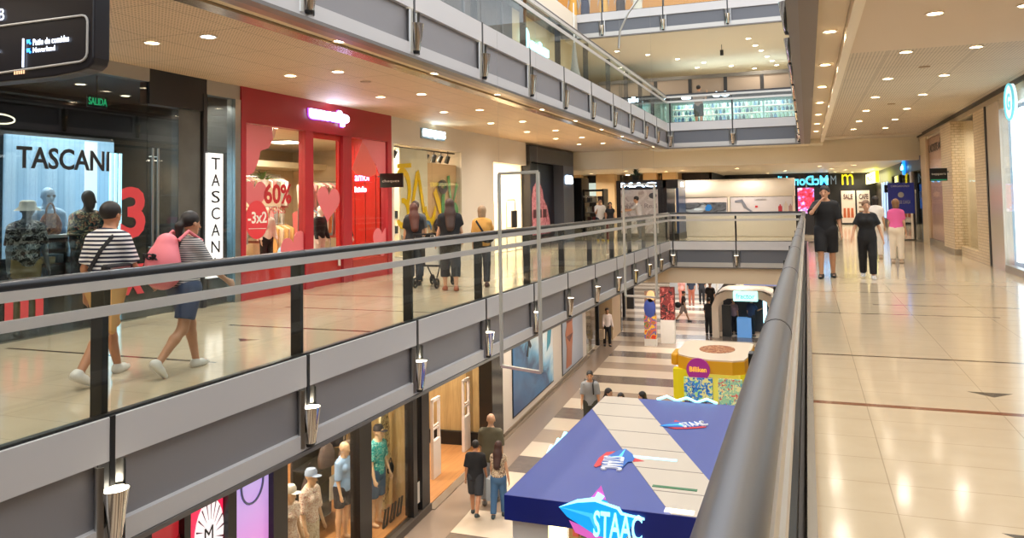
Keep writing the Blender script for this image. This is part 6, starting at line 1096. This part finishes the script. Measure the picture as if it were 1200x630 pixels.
t = thing('totem', 'colourful advertising totem with red and yellow print on the lower floor', 'totem', (-6.25, 33.8, Z0)); MB().box(-6.65, -6.15, 33.7, 33.95, Z0, -4.3).build('base', WHITE, t); g = NG('totem_art', .4); g.out(g.ramp(g.noise(3.5, 2), [(.38, 'c03020'), (.45, 'e0b020'), (.52, '3a4a90'), (.58, 'd06030'), (.68, '2a6a40')]), .25)
MB().box(-6.65, -6.15, 33.7, 33.9, -4.3, -3.3).build('print', MATS['totem_art'], t); flat('figure', ell(-6.4, -3.0, .25, .4), (0, 33.7, 0), FR, LU, M('totem_blue', '3a4a90', .5), t); flat('head', ell(-6.35, -2.5, .18, .25), (0, 33.7, 0), FR, LU, M('totem_tan', 'c8a070', .5), t); MB().box(-6.62, -6.18, 33.72, 33.88, -3.3, -2.3).build('upper_panel', M('totem_brown', '7a5a48', .5), t)
t = thing('totem', 'dark red advertising stand with white base next to the colourful totem', 'totem', (-5.8, 34.6, Z0)); MB().box(-6.1, -5.5, 34.5, 34.8, Z0, -3.6).build('base', WHITE, t); MB().box(-6.1, -5.5, 34.5, 34.8, -3.6, -2.2).build('print', blotch('totem_red', '7a2a28', ['2a2020', 'c86a60'], 4), t)
struct('wall_back', MB().box(-8.7, 2, 53, 53.2, Z0, -1.3), M('bright_hall', 'dfe2e4', .5)); area('hall_light', (-6, 47, -1.4), 3, 300, (.95, .97, 1))
t = thing('wall_screen', 'dark screen with white text on the bright far lower wall', 'screen', (-8, 52.9, -3.5)); MB().box(-8.6, -7.3, 52.85, 52.95, -3.6, -2.6).build('screen', M('screen_slate', '39424e', .4), t); text('letters', 'arredo', (-8.3, 52.84, -3.15), FR, LU, .7, .18, WHITE, t, .01)
t = thing('escalator_rail', 'grey sloping balustrade behind the arched kiosk', 'balustrade', (-3.9, 42, Z0)); MB().bar((-5.0, 44, -4.2), (-3.2, 42.5, -2.0), .12, .5).build('slope', M('slope_grey', '6a6460', .4), t); MB().box(-3.4, -1.0, 42.8, 43.6, Z0, -2.9).build('counter', M('counter_beige', 'd2bfa4', .4), t); MB().box(-3.2, -1.0, 42.7, 42.8, -2.9, -2.5).build('blue_band', M('band_lilac', '9aa0d0', .4, 0, '9aa0d0', .6), t)
for i, x in enumerate((-5.2, -4.6)): t = thing('display_rack', 'white wire shelf rack on the far lower floor, %s' % ['left', 'right'][i], 'rack', (x, 46, Z0)); [MB().box(x-.25, x+.25, 45.8, 46.1, Z0+.3+.4*k, Z0+.33+.4*k).build('shelf', WHITE, t) for k in range(6)]; MB().box(x-.27, x-.24, 45.8, 46.1, Z0, Z0+2.4).box(x+.24, x+.27, 45.8, 46.1, Z0, Z0+2.4).build('upright', WHITE, t)
# ================================================================== people
STR = stripes('navy_white_stripe', '20243a', 'dcdad8', .038, .5); STR2 = stripes('fine_grey_stripe', '3a3d44', 'b8b4b0', .020, .45)
BT_ = M('black_tee', '16161a', .8); BP_ = M('black_trouser', '141418', .75)
def sling(col, a=-1):
    def f(o, T, J, H, C, c):
        p = [c['neck']+c['Xd']*a*.10-c['U']*.03+c['Fd']*.03, c['neck']+c['Xd']*a*.12-c['U']*.03-c['Fd']*.09, c['chest']-c['Fd']*.135+c['Xd']*a*.03, c['waist']-c['Fd']*.13-c['Xd']*a*.09, c['waist']-c['U']*.02-c['Xd']*a*.19]
        m = MB(); P = [Vector(T(x)) for x in p]
        for i in range(len(P)-1): m.bar(P[i], P[i+1], .035, .012, (0, 1, 0))
        m.build('bag_strap', M('strap_'+col, col, .7), o, local=True)
    return f
man = person('man in navy and white striped shirt and tan shorts, walking past the dark shop', (-6.07, 5.54, 0), 97, 1.67, 'b57f5e', ('1c1614', 'short'), (STR, .85, .024, -.10), (M('tan_shorts', 'c8985a', .8), 'long_shorts', .022), 'd8d4cc',
             dict(lh=24, lk=8, rh=-20, rk=22, rf=-28, lf=6, ls=-8, rs=14, le=20, re=35, lab=14, rab=14, lean=4), .011, extra=sling('14141a', 1))
def waist_bag(o, T, J, H, C, c): pass
x, y = -6.07, 5.54
t = thing('sling_bag', 'flat black sling bag at the hip of the man in the striped shirt', 'bag', (x+.2, y-.02, .98)); MB().box(x+.17, x+.25, y-.22, y+.08, .93, 1.06).build('pouch', M('bag_black', '17171b', .6), t, bevel=.02); MB().box(x+.25, x+.255, y-.18, y+.04, 1.02, 1.03).build('zip', STEEL, t)
wom = person('woman in grey striped top and denim shorts with pink backpack', (-5.60, 6.02, 0), 82, 1.55, 'bd8a68', ('1e1512', 'pony'), (STR2, .9, .022, -.08), (M('denim_navy', '35425e', .8), 'shorts', .022), 'dedad2',
             dict(lh=22, lk=12, rh=-14, rk=30, rf=-45, lf=4, ls=-6, rs=28, le=20, re=25, lab=10, rab=12, lean=5, hy=-6), .011, sex='f')
t = thing('backpack', 'pink backpack with dark lettering on the back of the woman in denim shorts', 'backpack', (-5.62, 5.80, .88)); PKB = M('backpack_pink', 'e27a84', .6)
hd = D2(82); f2 = Vector((math.cos(hd), math.sin(hd), 0)); s2 = Vector((math.sin(hd), -math.cos(hd), 0)); oc = Vector((-5.60, 6.02, 0))
def bpv(a, b, z): return tuple(oc+s2*a+f2*b+Vector((0, 0, z)))
smesh('pack', [('e', bpv(0, -.25, 1.02), (.175, .12, .2), None, .02), ('c', bpv(0, -.23, .95), bpv(0, -.2, 1.22), .15, .10, .06, None), ('e', bpv(0, -.31, .93), (.13, .08, .1), None, .02)], .012, PKB, None).data.transform(Matrix.Translation((5.62, -5.80, -.88)))
bp = bpy.data.objects['pack']; bp.parent = t
text('letters', 'FGR', bpv(-.1, -.375, 1.08), tuple(s2), (0, 0, 1), .2, .06, BLACK, t, .012, bold=.03)
MB().tube([bpv(.1, -.15, 1.25), bpv(.11, -.05, 1.33), bpv(.11, .1, 1.24), bpv(.13, .08, 1.05)], .018, 8).tube([bpv(-.1, -.15, 1.25), bpv(-.11, -.05, 1.33), bpv(-.11, .1, 1.24), bpv(-.13, .08, 1.05)], .018, 8).build('straps', PKB, t, True)
mono('phone', MB().box(-5.37, -5.30, 6.26, 6.27, .93, 1.06), M('phone_white', 'dadade', .3), 'pale phone held in the right hand of the woman with pink backpack', 'phone', bevel=.004)
# women by the white shop
person('woman in black top with long auburn hair and jeans, left by the graffiti window', (-7.12, 13.65, 0), 125, 1.57, 'c79a7a', ('5a2c1c', 'long'), (BT_, .6, .03, -.02), (M('dark_jeans', '2a3440', .8), 'trousers', .014), '1c1a1c', dict(rs=20, re=40), .014, sex='f')
person('person in dark grey behind the auburn haired woman', (-7.45, 14.35, 0), 120, 1.62, 'c79a7a', ('4a3a34', 'short'), (M('grey_tee', '54565a', .8), .8), (M('dark_jeans', '2a3440', .8), 'trousers', .014), '1c1a1c', {}, .016)
person('woman in black with very long brown hair and capri trousers, sandals', (-6.03, 12.95, 0), 118, 1.64, 'cf9f80', ('43281a', 'long'), (BT_, .55, .045, -.10), (M('dark_capri', '2e2e30', .8), 'capri', .028), 'a0522d', dict(rs=16, re=30, rab=16, lab=16, ls=10, lh=6, rh=-8), .014, sex='f')
person('woman in mustard yellow top and dark trousers with blond bob', (-5.74, 13.75, 0), 108, 1.51, 'd0a284', ('a88a68', 'bob'), (M('mustard_tee', 'd8a050', .8), .8, .024, -.08), (M('dark_grey_trouser', '34343a', .8), 'trousers', .016), '5a3a34', dict(rs=45, re=60, lh=6, rh=-6), .014, sex='f', extra=sling('17171b', -1))
mono('crossbody_bag', MB().ball((-5.55, 13.55, .90), .12, 8, (1.1, .5, .7)), M('bag_black', '17171b', .6), 'small black bag at the hip of the woman in mustard yellow', 'bag', smooth=True)
def wheel(m, c, r): m.tube([(c[0], c[1]+r*math.cos(a*PI/8), c[2]+r*math.sin(a*PI/8)) for a in range(17)], .02, 8, False).cyl((c[0]-.015, c[1], c[2]), (c[0]+.015, c[1], c[2]), r*.5)
t = thing('stroller', 'dark folding stroller between the two women in black', 'stroller', (-6.62, 13.5, 0)); cx, cy = -6.62, 13.5; FRM = M('stroller_frame', '2a2a2e', .4, .6)
MB().tube([(cx-.2, cy-.45, 1.0), (cx-.2, cy-.1, .6), (cx-.2, cy+.35, .12)], .014, 8).tube([(cx+.2, cy-.45, 1.0), (cx+.2, cy-.1, .6), (cx+.2, cy+.35, .12)], .014, 8).tube([(cx-.2, cy-.35, .12), (cx-.2, cy-.05, .6)], .012, 8).tube([(cx+.2, cy-.35, .12), (cx+.2, cy-.05, .6)], .012, 8).tube([(cx-.2, cy-.45, 1.0), (cx+.2, cy-.45, 1.0)], .016, 8).build('frame', FRM, t, True)
fr_ = [c for c in bpy.data.objects if c.parent == t][0]
for a in (-.22, .22):
    for b in (-.35, .36): m = MB(); wheel(m, (cx+a, cy+b, .1), .08); m.build('wheel', BLACK, fr_, True)
MB().add([(cx-.19, cy-.15, .85), (cx+.19, cy-.15, .85), (cx+.19, cy-.1, .42), (cx-.19, cy-.1, .42), (cx+.19, cy+.3, .36), (cx-.19, cy+.3, .36), (cx-.19, cy-.12, .38), (cx+.19, cy-.12, .38), (cx-.19, cy-.2, .82), (cx+.19, cy-.2, .82)], [(0, 1, 2, 3), (3, 2, 4, 5), (6, 7, 4, 5), (8, 9, 7, 6), (0, 8, 9, 1), (0, 3, 6, 8), (1, 9, 7, 2), (3, 5, 6), (2, 7, 4)]).build('seat', M('stroller_fabric', '22242a', .8), t)
MB().lathe([(.001, .2), (.12, .18), (.2, .08), (.22, -.02)], (cx, cy-.05, .82), 14, 0, PI).build('canopy', M('stroller_fabric', '22242a', .8), t, True)
t = thing('paper_bag', 'white carrier bag hanging by the stroller', 'bag', (-6.42, 13.05, .45)); MB().box(-6.55, -6.28, 12.98, 13.1, .45, .82).build('bag_body', M('bag_white', 'd8d4cc', .6), t, bevel=.01); MB().tube([(-6.48, 13.04, .82), (-6.46, 13.04, .98), (-6.38, 13.04, .98), (-6.35, 13.04, .82)], .006, 6).build('handle', WHITE, t)
# far side of the middle floor
person('person in white shirt standing at the far end, left of the pair', (-7.6, 30.2, 0), -60, 1.68, 'c09070', ('2a2220', 'short'), (M('white_tee', 'e4e0dc', .8), .8), (M('dark_jeans', '2a3440', .8), 'trousers', .014), 'e0c040', dict(rs=30, re=90), .022)
person('person in black sleeveless top and red trousers at the far end, right of the pair', (-7.15, 30.0, 0), -70, 1.52, 'c09070', ('2a2220', 'long'), (BT_, .3), (M('wine_trouser', '6a2a2e', .8), 'trousers', .014), 'e0c040', {}, .022, sex='f')
person('man in pale grey shirt before the large poster of the black kiosk', (-5.98, 29.95, 0), 175, 1.74, 'c09070', ('1c1614', 'short'), (M('pale_grey_tee', 'b8b0aa', .8), .8), (M('dark_jeans', '2a3440', .8), 'trousers', .014), '888888', dict(rs=60, re=30, ls=55, le=25, lean=10), .022)
# right walkway
def held(o, T, J, H, C, c): pass
person('man in black t-shirt and shorts walking towards the camera, hand at his mouth', (.33, 16.6, 0), -93, 1.80, 'c08f70', ('1a1412', 'short'), (BT_, .95, .03, -.12), (M('black_shorts', '18181c', .8), 'long_shorts', .028), '1a1a1c',
       dict(lh=-8, lk=4, rh=14, rk=10, rs=60, re=118, ri=42, rab=14, ls=2, le=12, lab=14, hy=-10), .013)
person('woman in black t-shirt and leggings with white sneakers walking towards the camera', (1.06, 16.6, 0), -92, 1.50, 'cf9f80', ('7a5a44', 'bun'), (BT_, .7, .03, -.10), (BP_, 'trousers', .022), 'dcdcdc',
       dict(lh=10, lk=6, rh=-8, rk=14, ls=-6, rs=6, lab=24, rab=24, le=18, re=20, hy=12), .013, sex='f')
person('person in pink top and cream trousers walking behind the woman in black', (1.95, 20.6, 0), 75, 1.50, 'c79a7a', ('8a6240', 'bob'), (M('pink_top', 'e0609a', .8), .7), (M('cream_trouser', 'ddcdb8', .8), 'trousers', .02), 'c0a890', {}, .02, sex='f')
person('person in white top partly hidden behind the woman in black', (1.62, 22.0, 0), 80, 1.58, 'c79a7a', ('2a2220', 'bob'), (M('white_tee', 'e4e0dc', .8), .7), (M('white_trouser', 'ddd6cc', .8), 'trousers', .02), 'c0a890', {}, .02, sex='f')
# upper floor
person('man in grey shirt and dark shorts standing at the upper floor railing', (-3.95, 32.2, Z2), 80, 1.76, 'b88a68', ('1c1614', 'short'), (M('taupe_tee', '8a7a70', .8), .8), (M('green_black_shorts', '22302a', .8), 'long_shorts'), '2a2a2a', dict(rs=60, re=100, ls=50, le=90), .02)
# lower floor
def L0(lb, x, y, ang, h, *a, **k): return person(lb, (x, y, Z0), ang, h, *a, **k)
L0('boy in black t-shirt and dark shorts walking on the lower floor', -6.33, 14.65, 100, 1.45, 'b57f5e', ('17120f', 'short'), (BT_, .9, .03, -.12), (M('charcoal_shorts', '2e3036', .8), 'long_shorts', .022), '1c2a30', dict(lh=10, lk=6, rh=-14, rk=20, rf=-15, ls=-12, rs=10), .013)
L0('bald man in olive t-shirt walking between the boy and the woman', -6.28, 15.35, 100, 1.80, 'b98f72', ('6a5a50', 'none'), (M('olive_tee', '55503e', .8), .9, .035, -.12), (M('grey_trouser', '8a8c90', .8), 'trousers', .02), '6a6460', dict(lh=-8, rh=8, ls=8, rs=-8, lk=10), .014)
L0('woman in floral top and blue jeans with long dark red hair on the lower floor', -5.86, 14.7, 96, 1.46, 'c39474', ('3e1f18', 'long'), (blotch('floral_beige', 'c8b49a', ['2a2420', '8a6a50'], 30), .3, .016, -.02), (M('blue_jeans', '3e6288', .8), 'trousers', .016), '2a3a44', dict(lh=-6, lk=8, rh=8, ls=6, rs=-8, rab=14), .013, sex='f')
t = thing('shopping_bag', 'clear grey shopping bag carried between the bald man and the woman', 'bag', (-6.06, 14.8, Z0+.3)); MB().box(-6.13, -5.99, 14.68, 14.95, Z0+.28, Z0+.72).build('bag_body', M('bag_grey_clear', '9aa0a6', .25), t, bevel=.02); MB().tube([(-6.06, 14.75, Z0+.72), (-6.06, 14.78, Z0+.84), (-6.06, 14.86, Z0+.84), (-6.06, 14.88, Z0+.72)], .008, 6).build('handle', WHITE, t)
gm = L0('man in grey t-shirt with printed emblem and black backpack straps, lower floor', -5.5, 20.4, -75, 1.72, 'b98a68', ('17120f', 'short'), (M('grey_tee2', '84868a', .8), .9, .024, -.1), (M('dark_olive_trouser', '3a3c34', .8), 'trousers', .02), '3a3a3a', dict(lh=8, rh=-8), .016)
t = thing('backpack', 'black backpack worn by the man in the grey t-shirt', 'backpack', (-5.55, 20.6, Z0+1.0)); MB().box(-5.68, -5.38, 20.53, 20.7, Z0+1.0, Z0+1.42).build('pack', M('bag_black', '17171b', .6), t, bevel=.04)
for i in (-1, 1): MB().tube([(-5.53+.13*i, 20.56, Z0+1.4), (-5.52+.12*i, 20.42, Z0+1.475), (-5.51+.12*i, 20.27, Z0+1.38), (-5.53+.15*i, 20.29, Z0+1.12)], .018, 8).build('strap', M('bag_black', '17171b', .6), t, True)
for i, (x, y, hc, top, lb) in enumerate(((-4.72, 19.1, '241a18', 'a05058', 'woman with dark hair in rose top just behind the blue kiosk roof'), (-4.3, 18.75, '1c1412', '17181c', 'woman in black with long dark hair behind the blue kiosk roof'), (-3.8, 19.0, '17110f', '2a2a30', 'dark haired person beside the yellow kiosk, seen over the blue roof'))):
    L0(lb, x, y, [-20, -80, 200][i], 1.60, 'c39474', (hc, 'long'), (M('top_'+top, top, .8), .8), (M('dark_jeans', '2a3440', .8), 'trousers', .014), '2a2a2a', dict(lh=4, rh=-4), .02, sex='f')
L0('man in pale shirt and black trousers holding a bag by the far lower window', -8.15, 33.2, -60, 1.62, 'c39474', ('2a2220', 'short'), (M('pale_pink_shirt', 'dccdc6', .8), 1.9), (BP_, 'trousers'), '1c1a1c', dict(lh=6, rh=-6, re=30), .022)
mono('paper_bag', MB().box(-8.42, -8.2, 32.88, 33.0, Z0+.35, Z0+.75), M('bag_beige', 'c8b49c', .6), 'beige paper bag in the hand of the man in pale shirt', 'bag', bevel=.01)
L0('person in dark top and grey shorts with shoulder bag walking on the far lower floor', -6.04, 40.8, 10, 1.6, 'c39474', ('2a2220', 'bun'), (M('dark_red_top', '3a2628', .8), .8), (M('grey_shorts', '8a7c78', .8), 'long_shorts'), '2a2a2a', dict(lh=22, rh=-20, rk=20), .025, sex='f')
mono('shoulder_bag', MB().ball((-6.3, 40.75, Z0+.85), .17, 8, (1, .6, .9)), M('bag_black', '17171b', .6), 'black shoulder bag of the walker on the far lower floor', 'bag', smooth=True)
L0('person in dark clothes standing left of the arched kiosk, nearer', -4.35, 37.0, 70, 1.7, 'b98a68', ('17120f', 'short'), (M('very_dark_top', '1c1a1e', .8), .8), (BP_, 'trousers'), '2a2a2a', {}, .025)
L0('tall person in dark clothes walking beyond the arched kiosk', -4.95, 43.0, -80, 1.85, 'b98a68', ('17120f', 'short'), (M('very_dark_top2', '241f20', .8), .8), (BP_, 'trousers'), '2a2a2a', dict(lh=14, rh=-14), .025)
L0('person in pink and red clothes in the bright far lower hall', -7.1, 47.5, -80, 1.7, 'c39474', ('6a4a34', 'long'), (M('salmon_top', 'd89a90', .8), .8), (M('coral_trouser', 'c87a68', .8), 'trousers'), '8a4a3a', {}, .03, sex='f')
L0('person in dark shirt in the bright far lower hall', -6.5, 47.2, 100, 1.75, 'c39474', ('17120f', 'short'), (M('navy_tee', '242a3a', .8), .8), (M('rust_trouser', 'a8604a', .8), 'trousers'), '8a4a3a', {}, .03)
L0('person in black at the right of the pair in the far hall', -6.0, 48.0, 90, 1.75, 'c39474', ('17120f', 'short'), (BT_, .8), (BP_, 'trousers'), '1a1a1a', {}, .03)
L0('man in navy shirt standing inside the arched kiosk', -2.5, 37.2, 60, 1.75, 'b98a68', ('17120f', 'short'), (M('navy_shirt2', '1c2c4c', .8), .8), (BP_, 'trousers'), '1a1a1a', dict(rs=40, re=60), .025)
L0('person in pale clothes at the back of the arched kiosk', -3.3, 37.6, -80, 1.65, 'c39474', ('2a2220', 'short'), (M('mauve_top', '8a7078', .8), .8), (BP_, 'trousers'), '1a1a1a', {}, .03, sex='f')
